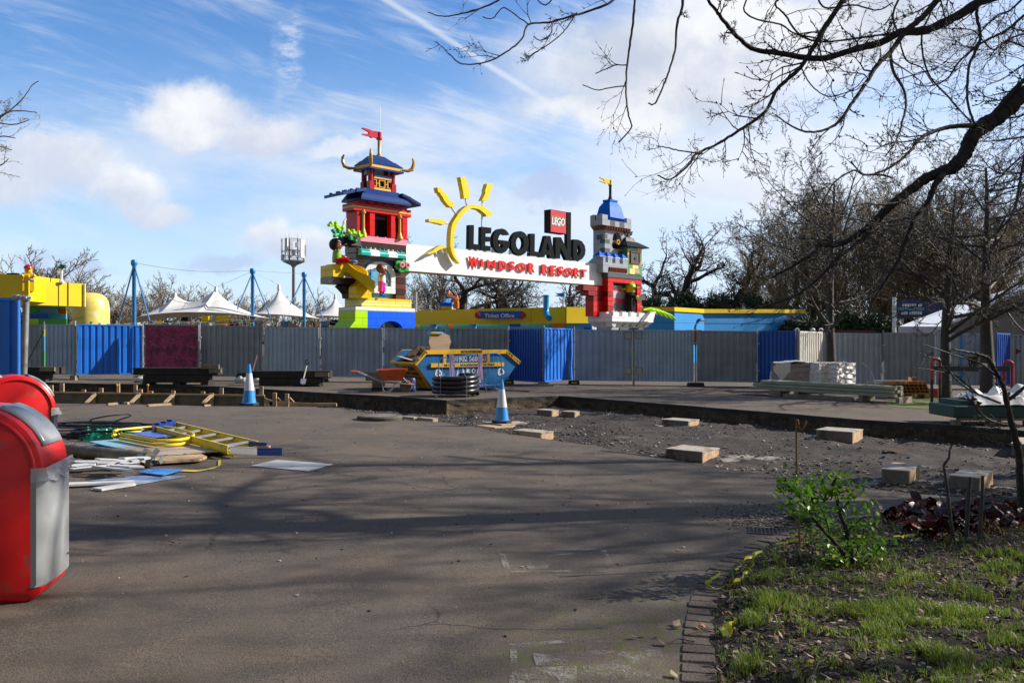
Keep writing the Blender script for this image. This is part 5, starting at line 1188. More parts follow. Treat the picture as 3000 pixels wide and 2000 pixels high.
for l_ in range(4):
    q=MB();q.box(-.62-.03*l_,.42-.03*l_,-.32,.3,.145+l_*.085,.16+l_*.085)
    for i in range(9):q.box(-.6+.12*i-.03*l_,-.585+.12*i-.03*l_,-.32,.3,.1605+l_*.085,.225+l_*.085)
    q.build("former",OB,t)
q=MB();q.add([(-.1,0,.48),(.1,0,.48),(.0,.2,.62)],[(0,1,2)]);q.box(.0,.12,-.1,.0,.49,.6);q.build("former",OB,t)
c=G(2745,1163);q=MB();q.frust((-.3,.32,-.15,.15),(-.22,.42,-.12,.12),0,.26,0);q.box(-.05,.02,-.152,-.14,.02,.24,1);o=q.build("barrow_tub",[mat("red tub",(.4,.03,.03),.5),WPL]);o.location=c;props(o,"red tub lying behind the left red hoop","tub")
# red hooped rail
RH=mat("chipped dark red hoop paint",(.40,.025,.045),.4,var=.15,c2=(.12,.06,.05),c2scale=6,c2lo=.6,c2hi=.7)
t=thing("hoop_rail","dark red hooped barrier with a long black rail across the right trees","barrier",G(2745,1183))
def hoopm(xl,xr,ytop,ybot,d,ysplit):
    q=MB();a=P(xl,ybot,d);b=P(xr,ybot,d);r=(b.x-a.x)/2;zt=P(xl,ytop,d).z-r;cx=(a.x+b.x)/2;zs=P(xl,ysplit,d).z
    q.tube([(a.x,d,zs)]+[(cx-r*math.cos(math.pi*i/12),d,zt+r*math.sin(math.pi*i/12)) for i in range(13)]+[(b.x,d,zs)],.042,10);q.build("hoop",RH,t,smooth=True,world=True)
    for x in (a.x,b.x):q=MB();q.tube([(x,d,zs),(x,d,gz(x)-.02)],.038,8);q.build("leg",mat("peeled dark post",(.06,.045,.04),.8),t,world=True)
hoopm(2730,2754,1050,1183,22.0,1112);hoopm(2942,2966,1058,1200,22.0,1150)
q=MB();a=P(2738,1071,22);b=P(2952,1079,22);w_=.10;q.box(a.x,b.x,21.9,22.05,b.z-.07,b.z+.06);q.build("rail",mat("black rail",(.035,.03,.045),.5,c2=(.12,.02,.04),c2scale=3),t,world=True)
c=P(2852,1072,21.97);q=MB();q.lathe([(.10,0),(.145,.24),(.155,.25),(.14,.251)],n=18);o=q.build("bucket",plastic("black bucket plastic",(.02,.02,.022),.5),smooth=True);o.location=c;props(o,"black bucket standing on the red hooped rail","bucket")
c=P(2877,1073,21.95);q=MB();q.box(-.11,.11,-.06,.06,.0,.03);q.box(-.10,.11,-.05,.06,.032,.075);o=q.build("boxes",WPL);o.location=c;props(o,"small white boxes beside the bucket on the rail","box")
# green pallet load bottom right
t=thing("green_load","low green load on a pallet covered with crumpled white sheeting at the right edge","pallet",G(2900,1240))
d=16.2;GL=mat("dark green plastic",(.008,.055,.045),.4,var=.2)
a=P(2795,1232,d);b=P(3060,1232,d)
q=MB();q.box(a.x,b.x,d,d+1.0,gz(a.x)+.14,P(2795,1188,d).z);q.build("load",GL,t,world=True,bevel=.02)
q=MB();q.box(a.x+.1,b.x,d+.02,d+.12,gz(a.x)+.09,gz(a.x)+.139);q.box(a.x+.02,a.x+.14,d+.01,d+.2,gz(a.x)-.02,gz(a.x)+.089);q.box(a.x+.7,a.x+.9,d+.01,d+.2,gz(a.x)-.02,gz(a.x)+.089);q.box(b.x-.3,b.x-.1,d+.01,d+.2,gz(a.x)-.03,gz(a.x)+.089);q.build("pallet_base",OLDW,t,world=True)
q=MB();z0=P(2795,1188,d).z;q.box(a.x+.18,b.x,d+.1,d+.9,z0,z0+.09);q.build("top_layer",GL,t,world=True)
q=MB();n=26
for i in range(n+1):
    for j in range(13):
        x=a.x+.4+(b.x-a.x)*i/n;y=d+.0+1.0*j/12;e=math.sin(math.pi*i/n*.6+.3)
        zz=z0+.10+.20*abs(noise.noise(Vector((x*1.8,y*2.4,3))))*e*2+.10*noise.noise(Vector((x*5,y*5,6)));
        if j==0:zz=z0+.02+.10*noise.noise(Vector((x*4,0,2)))
        q.v.append((x,y-(.03 if j==0 else 0),max(z0+.01 if j==0 else z0+.095,zz)+(.12 if (i>10 and i<16 and j>6) else 0)*noise.noise(Vector((i*.5,j*.5,1)))))
for i in range(n):
    for j in range(12):q.f.append((i*13+j,(i+1)*13+j,(i+1)*13+j+1,i*13+j+1));q.m.append(0)
q.build("sheeting",mat("crumpled white sheeting",(.66,.64,.62),.35),t,world=True,smooth=True,fixn=False)
plank([(2790,1182),(2850,1170),(2854,1172),(2796,1186)],.03,OB,"orange brown lath on the moss left of the green load")
plank([(2800,1188),(2862,1177),(2864,1180),(2806,1192)],.03,WOOD,"pale lath on the moss touching the green load")
q=MB();a=G(2795,1262)
# ------------------------------------------------------------ drain, rod, tape
t=thing("drain_grate","black slotted drain grate beside the brick edging and rubble","drain grate",G(2255,1557))
M=Matrix.Rotation(R(-14),4,'Z')
q=MB();q.box(-.17,.17,-.11,.11,-.01,.0045,0,M);q.build("pit",mat("painted drain shade",(.006,.006,.006),.9),t)  # near-black plate under the slats, painted in place of the shaded hollow
for i in range(11):
    q=MB();q.box(-.165+.031*i,-.153+.031*i,-.10,.10,.0046,.008,0,M)
    q.build("slat",mat("rusty black iron",(.03,.026,.024),.7),t)
q=MB();q.box(-.18,.18,-.12,-.101,.0046,.009,0,M);q.box(-.18,.18,.101,.12,.0046,.009,0,M);q.build("frame",mat("rusty black iron",(.03,.026,.024),.7),t)
t=thing("iron_rod","thin rusty iron rod with a hooked top standing by the green shrub","iron rod",G(2345,1655)+Vector((0,0,.03)))
d=G(2345,1655).y;p=[P(2345,1655,d),P(2340,1500,d),P(2334,1380,d),P(2333,1240,d),P(2334,1230,d),P(2336,1229,d),P(2338,1236,d),P(2339,1250,d),P(2346,1258,d),P(2354,1254,d),P(2360,1240,d),P(2362,1232,d)]
q=MB();q.tube(p,.0075,8);q.build("rod",mat("rusty iron",(.17,.075,.025),.8,c2=(.3,.14,.04),c2scale=20),t,smooth=True,world=True)
YT=mat("yellow barrier tape",(.62,.60,.03),.5,var=.1)
def tape(pts,label,w_=.028):
    vs=[]
    for p in pts:g=G(*p);vs.append(Vector((g.x,g.y,bed_z(g.x,g.y)+.018 if inside(g,bed_poly) else g.z+.01)))
    sm=[]
    for i in range(len(vs)-1):
        for s in range(5):sm.append(vs[i].lerp(vs[i+1],s/5)+Vector((.012*math.sin(i*5+s*1.9),.012*math.cos(i*3+s*2.3),.008+.008*math.sin(s*2+i))))
    q=MB()
    for i in range(len(sm)-1):
        a,b=sm[i],sm[i+1];tw=Vector((0,math.cos(i*.31)*w_*.5,abs(math.sin(i*.31))*w_*.35));tw2=Vector((0,math.cos((i+1)*.31)*w_*.5,abs(math.sin((i+1)*.31))*w_*.35));q.add([a-tw,a+tw,b+tw2,b-tw2],[(0,1,2,3)])
    props(q.build("barrier_tape",YT,None,world=True,fixn=False),label,"barrier tape","yellow tape in the planting bed")
tape([(2110,1690),(2070,1722),(2090,1738),(2150,1735),(2170,1722),(2200,1700),(2160,1690),(2185,1655),(2230,1645),(2200,1640)],"twisted yellow tape along the left edge of the planting bed")
tape([(2275,1617),(2340,1616),(2400,1620),(2470,1619),(2560,1616)],"straight yellow tape running behind the rod and shrub")
tape([(2620,1612),(2680,1614),(2698,1592),(2700,1606),(2720,1608)],"short yellow tape by the red leaved plants")
tape([(2110,1868),(2140,1862),(2160,1852),(2140,1875),(2115,1876)],"small knot of yellow tape near the brick edging at the bottom",.05)
# ------------------------------------------------------------ park entrance gate (two towers and a sign beam)
TG=R(46);O0=Vector(((1046-1500)/F*40,40,0));GU=Vector((math.cos(TG),math.sin(TG),0));GN=Vector((math.sin(TG),-math.cos(TG),0))
def T(px,py,off=0.0):
    k_=(px-1500)/F;Yd=(off+O0.x*GN.x+O0.y*GN.y)/(k_*GN.x+GN.y);Xd=k_*Yd
    return ((Xd-O0.x)*GU.x+(Yd-O0.y)*GU.y,CAMZ-(py-1000)*Yd/F)
def QD(pxc,pxl,off):
    """depth of a side face whose near corner is at pxc and far corner at pxl"""
    s=T(pxc,1000,off)[0];C=O0+GU*s+GN*off;k_=(pxl-1500)/F
    # C - q*GN on the ray k
    return (C.x-k_*C.y)/(GN.x-k_*GN.y)
def gb(mb,pL,pR,yT,yB,off=0.0,q=None,pS=None,m=0):
    s0,z1=T(pL,yT,off);s1=T(pR,yT,off)[0];z0=T(pL,yB,off)[1]
    if pS:q=QD(pL,pS,off)
    mb.box(s0,s1,-off,-off+q,z0,z1,m);return (s0,s1,-off,-off+q,z0,z1)
def gpoly(pts,off):return [T(x,y,off) for x,y in pts]
def z1p(x,y,sc,ox,oy):return (ox+x/sc,oy+y/sc)
C_RED=toy("toy red",(.64,.004,.003));C_DRED=toy("toy dark red",(.28,.006,.008));C_BLUE=toy("toy royal blue",(.0,.11,.85));C_NAVY=toy("toy navy roof",(.006,.036,.17))
C_YEL=toy("toy yellow",(.84,.56,.0));C_LYEL=toy("toy pale yellow",(.84,.76,.25));C_LIME=toy("toy lime",(.42,.75,.0));C_GREEN=plastic("toy green",(.03,.36,.05));C_DGR=plastic("toy sand green",(.13,.27,.10))
C_WHITE=toy("toy white",(.78,.78,.79));C_BRN=plastic("toy reddish brown",(.115,.03,.015));C_DBRN=plastic("toy dark brown",(.035,.012,.008));C_PINK=plastic("toy pink",(.78,.28,.38));C_TEAL=plastic("toy teal",(.0,.32,.29));C_GOLD=plastic("toy gold",(.55,.30,.06),.3)
C_TAN=plastic("toy tan gold",(.80,.46,.12));C_LG=toy("toy light grey",(.36,.39,.43));C_DG=plain("toy dark grey",(.095,.11,.115));C_BLK=plain("toy black",(.010,.010,.012),.5);C_MED=plastic("toy medium blue",(.06,.27,.62));C_TANB=plastic("toy tan",(.50,.37,.22));C_SKIN=plastic("toy brown skin",(.20,.07,.03));C_ORG=plastic("toy orange",(.80,.18,.01));C_AZ=plastic("toy azure",(.12,.45,.68));C_RB=plastic("toy rust brown",(.22,.055,.03))
def studs(mb,s0,s1,y0,y1,z,ns,ny,r=.075,h=.05,m=0):
    for i in range(ns):
        for j in range(ny):mb.lathe([(r,0),(r,h)],(s0+(s1-s0)*(i+.5)/ns,y0+(y1-y0)*(j+.5)/ny,z),10,m)
def brickmat(name,c,vary,scale=1.0,rough=.25):
    return mat(name,c,rough,var=vary,scale=scale)
# ---- pagoda tower
tw=thing("pagoda_tower","tall brick toy pagoda tower with navy roofs and yellow slide left of the gate","tower",O0+Vector((0,0,gz(O0.x))),TG)
tz=gz(O0.x)
def gpart(mb,name,mats,parent=None,**kw):
    mb.v=[(x,y,z-tz) for x,y,z in mb.v];return mb.build(name,mats,parent or tw,**kw)
zg=gz(O0.x)
# base with arch
off=.42;s0,zt=T(1041,898,off);s1=T(1217,898,off)[0];zb2=T(1041,910,off)[1];q=QD(1041,991,off)
m_=MB();m_.box(s0,s1,-off,-off+q,zb2,zt);gpart(m_,"white_course",C_WHITE,bevel=.02)
sm,_=T(1077,1000,off);al,az=T(1113,960,off);ar,_=T(1180,960,off);atz=T(1145,940,off)[1];asz=T(1118,950,off)[1]
arch=[(al,zg)]+[(al+(ar-al)*(.5-.5*math.cos(math.pi*i/12)),asz-.25+(atz-asz+.25)*math.sin(math.pi*i/12)) for i in range(13)]+[(ar,zg)]
front=[(sm,zg),(sm,zb2-.002),(s1-.01,zb2-.002),(s1-.01,zg)]+list(reversed(arch))
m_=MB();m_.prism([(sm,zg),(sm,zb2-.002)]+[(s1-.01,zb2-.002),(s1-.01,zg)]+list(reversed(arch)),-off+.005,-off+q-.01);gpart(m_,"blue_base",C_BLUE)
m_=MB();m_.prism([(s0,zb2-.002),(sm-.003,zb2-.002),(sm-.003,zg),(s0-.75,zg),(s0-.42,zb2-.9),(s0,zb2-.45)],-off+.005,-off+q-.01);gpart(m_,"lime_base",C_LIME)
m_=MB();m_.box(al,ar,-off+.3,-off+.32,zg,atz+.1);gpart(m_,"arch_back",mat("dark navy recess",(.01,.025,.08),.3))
# plinth in three courses
for (ya,yb_,mm,nm,dx) in ((871.5,879,C_YEL,"upper_course",0),(879.3,894,C_LYEL,"plinth_course",0),(894.3,901,C_YEL,"lower_course",0)):
    m_=MB();gb(m_,1059.7,1205.5,ya,yb_,.36,pS=1010);gpart(m_,nm,mm)
# brown body with recess for the arched window
s0,zt=T(1044,705,0);s1=T(1189,705,0)[0];zb_=T(1044,874,0)[1];q=QD(1044,1010,0)
wl,_=T(1069,800,0);wr,_=T(1160,800,0);wt=T(1069,760,0)[1]
nst=10
for i in range(nst):
    a=zb_+(zt-zb_)*i/nst;b=zb_+(zt-zb_)*(i+1)/nst;mm=C_BRN if i %2==0 else C_DBRN;m_=MB()
    if b <=wt+.05:
        m_.box(s0,wl,0,q,a,b-.012);m2=MB();m2.box(wr,s1,0,q,a,b-.012);gpart(m2,'brick_course',mm,bevel=.012)
    else:m_.box(s0,s1,0,q,a,b-.012)
    gpart(m_,"brick_course",mm,bevel=.012)
m_=MB();m_.box(wl,wr,.22,q-.02,zb_,wt+.1);gpart(m_,"window_wall",C_MED)
# arched window frame (white) and pane
cx=(wl+wr)/2;zA=T(1069,856,0)[1];hw=(wr-wl)/2;zc=T(1110,805,0)[1];zt_=T(1110,766,0)[1]
def archp(r_,dz,n=16):return [(cx-r_,zA+dz)]+[(cx-r_*math.cos(math.pi*i/n),zc+(zt_-zc-(hw-r_))*math.sin(math.pi*i/n)) for i in range(n+1)]+[(cx+r_,zA+dz)]
m_=MB();m_.ring(archp(hw,0),archp(hw-.27,.34),.02,.21);fr=gpart(m_,"window_frame",C_WHITE)
m_=MB();m_.prism(archp(hw-.27,.34),.12,.14);pn=gpart(m_,"window_pane",mat("glossy light blue pane",(.10,.33,.52),.08,var=.25,scale=1.2))
m_=MB();m_.box(cx-.5,cx-.42,.10,.119,zA+.42,zc+.3);m_.box(cx-.75,cx-.2,.10,.119,zc+.2,zc+.3);gpart(m_,"glazing_bar",C_MED,pn)
# awning
off=.35;a0,za=T(1061,730,.0);
sA,zAa=T(1060,746,off);sB=T(1190,746,off)[0];zTop=T(1060,725,off)[1];n=5
for i in range(n):
    x0=sA+(sB-sA)*i/n;x1=sA+(sB-sA)*(i+1)/n;m_=MB();prof=[(0,zAa),(-off,zAa)]+[(-off+off*.95*(1-math.cos(R(90)*j/6)),zAa+.12+(zTop-zAa-.12)*math.sin(R(90)*j/6)) for j in range(7)]+[(0,zTop)]
    e0=.0
    m_.v=[(x0,y,z) for y,z in prof]+[(x1,y,z) for y,z in prof];k_=len(prof);m_.f=[tuple(range(k_)),tuple(reversed(range(k_,2*k_)))]+[(j,(j+1) %k_,k_+(j+1) %k_,k_+j) for j in range(k_)];m_.m=[0]*len(m_.f)
    studs(m_,x0,x1,-.22,0,zTop,2,1,.06,.06)
    gpart(m_,"awning_segment",C_TEAL if i %2==0 else C_WHITE,smooth=True)
# pink ledge
m_=MB();r_=gb(m_,1047,1192,688,705,.02,pS=1012);studs(m_,r_[0],r_[1],-.02,.3,r_[5],6,1,.07,.05);gpart(m_,"pink_ledge",C_PINK)
# red storey: columns, back, side wall
q=QD(1047,1014,0);zt=T(1047,612,0)[1];zb_=T(1047,688,0)[1]
for a,b in ((1047,1060.7),(1084,1098),(1146,1158.5),(1180,1193.5)):
    m_=MB();m_.box(T(a,650)[0],T(b,650)[0],.0,.32 if a>1047 else q,zb_,zt);gpart(m_,"column",C_RED)
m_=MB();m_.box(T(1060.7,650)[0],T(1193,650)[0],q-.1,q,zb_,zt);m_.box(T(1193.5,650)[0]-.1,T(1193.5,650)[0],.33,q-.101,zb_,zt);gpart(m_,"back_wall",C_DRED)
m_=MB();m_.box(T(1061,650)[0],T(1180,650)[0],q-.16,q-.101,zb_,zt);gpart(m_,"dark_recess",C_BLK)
m_=MB();m_.box(T(1098.5,650)[0],T(1146,650)[0],.45,.5,zt-.3,zt-.15);gpart(m_,"lintel",C_DG)
for cxp in (1066,1172.5):
    c=T(cxp,650,.08)[0];m_=MB();h=zt-zb_;m_.lathe([(.17,0),(.17,.08),(.13,.14),(.08,.35),(.075,h-.22),(.13,h-.17),(.13,h-.1),(.08,h-.08),(.08,h)],(c,-.03,zb_),12);gpart(m_,"gold_pillar",C_GOLD,smooth=True)
# cornice with gold stripe
for ya,yb_,mm,o_ in ((593,600,C_RED,.05),(600.2,606,C_TAN,.04),(606.2,614.5,C_RED,.05)):
    m_=MB();r_=gb(m_,1036,1204.5,ya,yb_,o_,pS=1003)
    if ya==593:studs(m_,r_[0],r_[1],r_[2],r_[2]+.4,r_[5],9,1,.06,.05)
    gpart(m_,"cornice",mm)
# upper red band with leaning brackets
m_=MB();r_=gb(m_,1048.5,1193,573,593,-.02,pS=1017);gpart(m_,"upper_wall",C_RED)
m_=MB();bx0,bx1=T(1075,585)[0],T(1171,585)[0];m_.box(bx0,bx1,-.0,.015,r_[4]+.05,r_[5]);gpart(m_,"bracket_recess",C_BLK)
for i in range(4):
    a=bx0+.08+(bx1-bx0)*i/4;b=a+(bx1-bx0)/4*.66;m_=MB();z0,z1=r_[4]+.05,r_[5];m_.add([(a,-.02,z0),(b,-.02,z0),(b,-.35,z1),(a,-.35,z1),(a,.0,z0),(b,.0,z0),(b,.0,z1),(a,.0,z1)],[(0,1,2,3),(7,6,5,4),(0,4,5,1),(1,5,6,2),(2,6,7,3),(3,7,4,0)]);gpart(m_,"bracket",C_RED)
# lower roof
zE=T(1058,578,.35)[1];zT_=T(1062,549,.05)[1];pl,pr=T(1064,560,.02)[0],T(1162,560,.02)[0];qb=.75
e0,e1=T(1056,578,.35)[0],T(1203,578,.35)[0]
m_=MB();zM=zE+(zT_-zE)*.42
m_.frust((e0,e1,-.42,qb+.42),(e0+.15,e1-.3,-.30,qb+.35),zE,zM);m_.frust((e0+.15,e1-.3,-.30,qb+.35),(pl-.05,pr+.1,-.06,qb+.05),zM,zT_);m_.box(e0,e1,-.42,qb+.42,zE-.09,zE-.002)
gpart(m_,"lower_roof",C_NAVY)
for sg in (-1,1):
    m_=MB();tipf=T(1004,581,.35) if sg<0 else T(1203,600,.35)
    xi=pl-.05 if sg<0 else pr+.1;xe=T(1004,576,.35)[0] if sg<0 else T(1222,600,.1)[0];xm=xi+(xe-xi)*.45
    za_,zb3,zc3=zT_-.05,zE+.35,zE+.12
    for (xa,z_a,xb,z_b) in ((xi,za_,xm,zb3),(xm,zb3,xe,zc3)):
        m_.add([(xa,-.36,z_a),(xb,-.40,z_b),(xb,qb+.4,z_b),(xa,qb+.36,z_a),(xa,-.36,z_a-.14),(xb,-.40,z_b-.14),(xb,qb+.4,z_b-.14),(xa,qb+.36,z_a-.14)],[(0,1,2,3),(7,6,5,4),(0,4,5,1),(1,5,6,2),(2,6,7,3),(3,7,4,0)])
    for tt in (.15,.4,.65,.92):
        for yy_ in (.1,.75):m_.lathe([(.08,0),(.08,.07)],(xi+(xe-xi)*tt,yy_,(za_+(zb3-za_)*tt/.45 if tt<.45 else zb3+(zc3-zb3)*(tt-.45)/.55)-.01),8)
    gpart(m_,"roof_wing",C_NAVY)
# pavilion: pillars, lattice, floor
q=QD(1083,1055,.05);zb_=T(1083,548,.05)[1];zt=T(1083,489,.05)[1];x0,x1=T(1084,520,.05)[0],T(1161,520,.05)[0]
for (x,y) in ((x0,-.05),(x1-.26,-.05),(x0,q-.3),(x1-.26,q-.3)):
    m_=MB();m_.box(x,x+.26,y,y+.26,zb_-.1,zb_+.32);m_.lathe([(.13,.32),(.13,.74),(.12,.75),(.13,.76),(.13,zt-zb_)],(x+.13,y+.13,zb_),12);gpart(m_,"pillar",C_DRED if y>0 else plastic("toy crimson",(.42,.01,.02)),smooth=True)
m_=MB();lx0,lx1=x0+.27,x1-.27;lz0=zb_-.08;lz1=zt-.40
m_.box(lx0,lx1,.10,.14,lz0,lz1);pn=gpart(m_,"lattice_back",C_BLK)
m_=MB();m_.box(lx0,lx1,-.02,.09,lz0,lz0+.12,0);m_.box(lx0,lx1,-.02,.09,lz1-.08,lz1,0);W_=lx1-lx0;H_=lz1-lz0
def bar(a,b,c,d_):m_.box(lx0+W_*a,lx0+W_*b,.0,.09,lz0+H_*c,lz0+H_*d_,0)
for a,b,c,d_ in ((.30,.34,.26,.80),(.62,.66,.26,.80),(.341,.619,.26,.31),(.341,.619,.75,.80),(.13,.17,.26,.80),(.0,.129,.26,.31),(.0,.129,.75,.80),(.79,.83,.26,.80),(.831,1,.26,.31),(.831,1,.75,.80),(.171,.299,.5,.54),(.661,.789,.5,.54)):bar(a,b,c,d_)
gpart(m_,"lattice",C_TAN)
m_=MB();m_.box(lx0,lx1,-.04,.12,lz1+.003,lz1+.12);gpart(m_,"lattice_cap",C_NAVY)
m_=MB();m_.box(x0+.05,x0+.5,q-.5,q-.2,zt-.3,zt);gpart(m_,"ceiling_block",C_LG)
# upper roof
off=.27;e0,zE=T(1084,486,off);e1=T(1183,489,off)[0];q=QD(1084,1035,off);yb0,yb1=-off,-off+q
zT_=T(1091,451,.0)[1]
m_=MB();m_.box(e0,e1,yb0,yb1,zE-.09,zE);gpart(m_,"eave",C_NAVY)
m_=MB();m_.box(e0+.06,e1-.14,yb0+.05,yb1-.05,zE+.001,zE+.17);gpart(m_,"gold_band",C_TAN)
m_=MB();zM=zE+.17+(zT_-zE-.17)*.5;ix=.45
m_.frust((e0,e1,yb0,yb1),(e0+.22,e1-.36,yb0+.22,yb1-.22),zE+.172,zM);m_.frust((e0+.26,e1-.40,yb0+.25,yb1-.25),(e0+.5,e1-.85,yb0+.42,yb1-.42),zM+.001,zT_);studs(m_,e0+.8,e1-.95,(yb0+yb1)/2-.1,(yb0+yb1)/2+.1,zT_,5,1,.06,.06);gpart(m_,"upper_roof",C_NAVY)
for (x,y,dx,dy) in ((e0,yb1,-1,.6),(e0+.05,yb0,-.45,-.6),(e1,yb0,1,-.35),(e1,yb1,.8,.8)):
    m_=MB();v_=Vector((dx,dy,0)).normalized();c=Vector((x,y,zE+.08));m_.tube([c-v_*.1,c+v_*.2+Vector((0,0,-.02)),c+v_*.42+Vector((0,0,.08)),c+v_*.50+Vector((0,0,.28)),c+v_*.51+Vector((0,0,.48)),c+v_*.44+Vector((0,0,.62))],[.06,.08,.10,.09,.065,.04],8);gpart(m_,"gold_horn",C_GOLD,smooth=True)
cxm=(e0+e1)/2+.03;cy=(yb0+yb1)/2;zf=T(1111,380,0)[1];zft=T(1111,401,0)[1]
m_=MB();m_.lathe([(.17,0),(.12,.12),(.08,.2),(.08,zft-zT_)],(cxm,cy,zT_),10);fp=gpart(m_,"flagpole",C_GOLD,smooth=True)
k1=.7/.7
m_=MB();m_.lathe([(.15,zft-.02),(.15,zft+.06),(.12,zft+.08),(.12,zf-.02),(.10,zf)],(cxm,cy,0),10)
fl=[(0,0),(-.35,.02),(-.55,-.10),(-.70,.0),(-1.35,.05),(-1.30,.13),(-.80,.20),(-.78,.36),(-1.0,.46),(-1.35,.56),(-1.30,.66),(-.75,.62),(-.5,.55),(-.35,.58),(0,.6)]
m_.prism([(cxm-.08+x*.7,zft+.02+z*.55) for x,z in fl],cy-.05,cy+.05);gpart(m_,"flag",plastic("toy flag red",(.55,.02,.04)),fp,smooth=False)
m_=MB();m_.tube([(cxm+.08,cy,zf-.3),(cxm+.08,cy,zf+1.25)],.012,4);gpart(m_,"lightning_rod",GALV,fp)
# left side: corbels, balcony for slide
z0,z1=T(1044,860,0)[1],T(1044,830,0)[1]
Sx=lambda px,off_=0:T(px,800,off_)[0]
# slide: balcony boxes hanging off the left side
bq0,bq1=-.25,.75
bl_,br_=-2.1,0.0
xL=Sx(962,-.1)
def zpx(px,py,off_=0):return T(px,py,off_)[1]
m_=MB();m_.box(xL,xL+.62,bq0,bq1,zpx(962,811),zpx(962,776));m_.box(xL+.3,xL+.62,bq0,bq1,zpx(962,775.8),zpx(962,771));gpart(m_,"slide_platform",C_YEL,bevel=.015)
m_=MB();m_.box(xL,s0,bq0+.05,bq1,zpx(962,830),zpx(962,811.3));gpart(m_,"balcony_base",C_DBRN)
m_=MB();m_.prism([(xL+.9,zpx(962,830)-.002),(s0+.3,zpx(962,830)-.002),(s0+.3,zpx(1010,872)),(xL+1.25,zpx(1010,872)),(xL+1.2,zpx(1008,858)),(xL+1.0,zpx(1000,846)),(xL+.8,zpx(990,836))],.05,.8);gpart(m_,"balcony_corbel",C_DBRN)
# chute: a curved trough sweeping from the platform down to the plinth front
pts=[];n=18
pa=Vector((xL+.62,.15,zpx(972,790)));pb=Vector((Sx(1085,.9),-1.0,zpx(1085,842,.9)))
c1=pa+Vector((.9,-.25,.02));c2=Vector((Sx(1050,.8),-.85,zpx(1060,815,.8)))
def bez(t_):return pa*(1-t_)**3+c1*3*t_*(1-t_)**2+c2*3*t_*t_*(1-t_)+pb*t_**3
m_=MB();prof=[]
for i in range(n+1):
    t_=i/n;p=bez(t_);d_=(bez(min(1,t_+.02))-bez(max(0,t_-.02)));d_.z=0;d_.normalize();w_=Vector((-d_.y,d_.x,0));hw_=.34+.05*t_
    hgt=.50 if t_<.9 else .35
    for (a,z) in ((-hw_-.06,hgt*.75),(-hw_,hgt*.75),(-hw_*.8,.1),(-hw_*.3,0),(hw_*.3,0),(hw_*.8,.1),(hw_,hgt*.75),(hw_+.06,hgt*.75),(hw_*.95,-.06),(hw_*.4,-.22),(-hw_*.4,-.22),(-hw_*.95,-.06)):v_=p+w_*a;m_.v.append((v_.x,v_.y,v_.z+z))
for i in range(n):
    for j in range(12):m_.f.append((i*12+j,i*12+(j+1) %12,(i+1)*12+(j+1) %12,(i+1)*12+j));m_.m.append(0)
m_.f+=[tuple(range(12)),tuple(n*12+j for j in range(12))];m_.m+=[0,0]
gpart(m_,"slide_chute",plastic("smooth slide yellow",(.80,.53,.0),.35),smooth=True)
m_=MB();xk0=Sx(1049,.75);xk1=Sx(1093,.75);zk=zpx(1060,873,.45);m_.prism([(xk0,zk),(xk0,zpx(1045,838,.6)),(xk0+.25,zpx(1060,825,.6)),(xk1-.35,zpx(1080,818,.6)),(xk1,zpx(1090,826,.6)),(xk1,zk)],-.62,-.02);gpart(m_,"slide_end_block",C_YEL)
# ledge branch with green leaves
m_=MB();lf=T(1010,690,.25);m_.frust((-.95,.02,-.32,.3),(-.9,.02,-.25,.25),zpx(1040,722),zpx(1040,700));m_.frust((-.9,.02,-.25,.25),(-.5,.02,-.2,.2),zpx(1040,700)+.001,zpx(1040,690));gpart(m_,"branch_bracket",C_BLK)
m_=MB();a=T(1005,675,.2);m_.tube([(a[0],-.2,a[1]),(T(1008,650,.2)[0],-.2,T(1008,650,.2)[1]),(T(1014,640,.2)[0],-.2,T(1014,640,.2)[1])],[.07,.06,.04],6);gpart(m_,"white_twig",C_WHITE)
def leafsp(pts,off_,m,nm):
    m_=MB()
    for (a,b) in pts:
        p0=T(*a,off_);p1=T(*b,off_);m_.tube([(p0[0],-off_,p0[1]),(p1[0],-off_,p1[1])],.045,6)
    for p in set([a for a,b in pts]+[b for a,b in pts]):
        c=T(*p,off_);m_.lathe([(.09,-.05),(.10,.0),(.09,.05),(.05,.055),(.05,.08)],(c[0],-off_,c[1]),10)
    gpart(m_,nm,m)
leafsp([((965,660),(984,661)),((984,661),(986,668)),((984,661),(1004,667)),((970,654),(984,661)),((984,654),(988,661)),((1004,667),(992,673))],.3,C_LIME,"lime_leaf_sprig")
leafsp([((980,682),(992,680)),((976,676),(992,680)),((992,680),(1008,684)),((1008,684),(1025,694)),((1025,694),(1041,705)),((981,692),(1000,688)),((1008,684),(996,692)),((1025,694),(1027,700)),((1025,694),(1041,697)),((990,673),(1000,680))],.45,C_GREEN,"green_leaf_sprig")
leafsp([((1019,676),(1034,682)),((1034,682),(1050,686)),((1050,686),(1067,692)),((1034,676),(1038,682)),((1050,680),(1050,686)),((1050,686),(1053,692)),((1026,684),(1034,682))],.55,C_LIME,"lime_leaf_sprig")
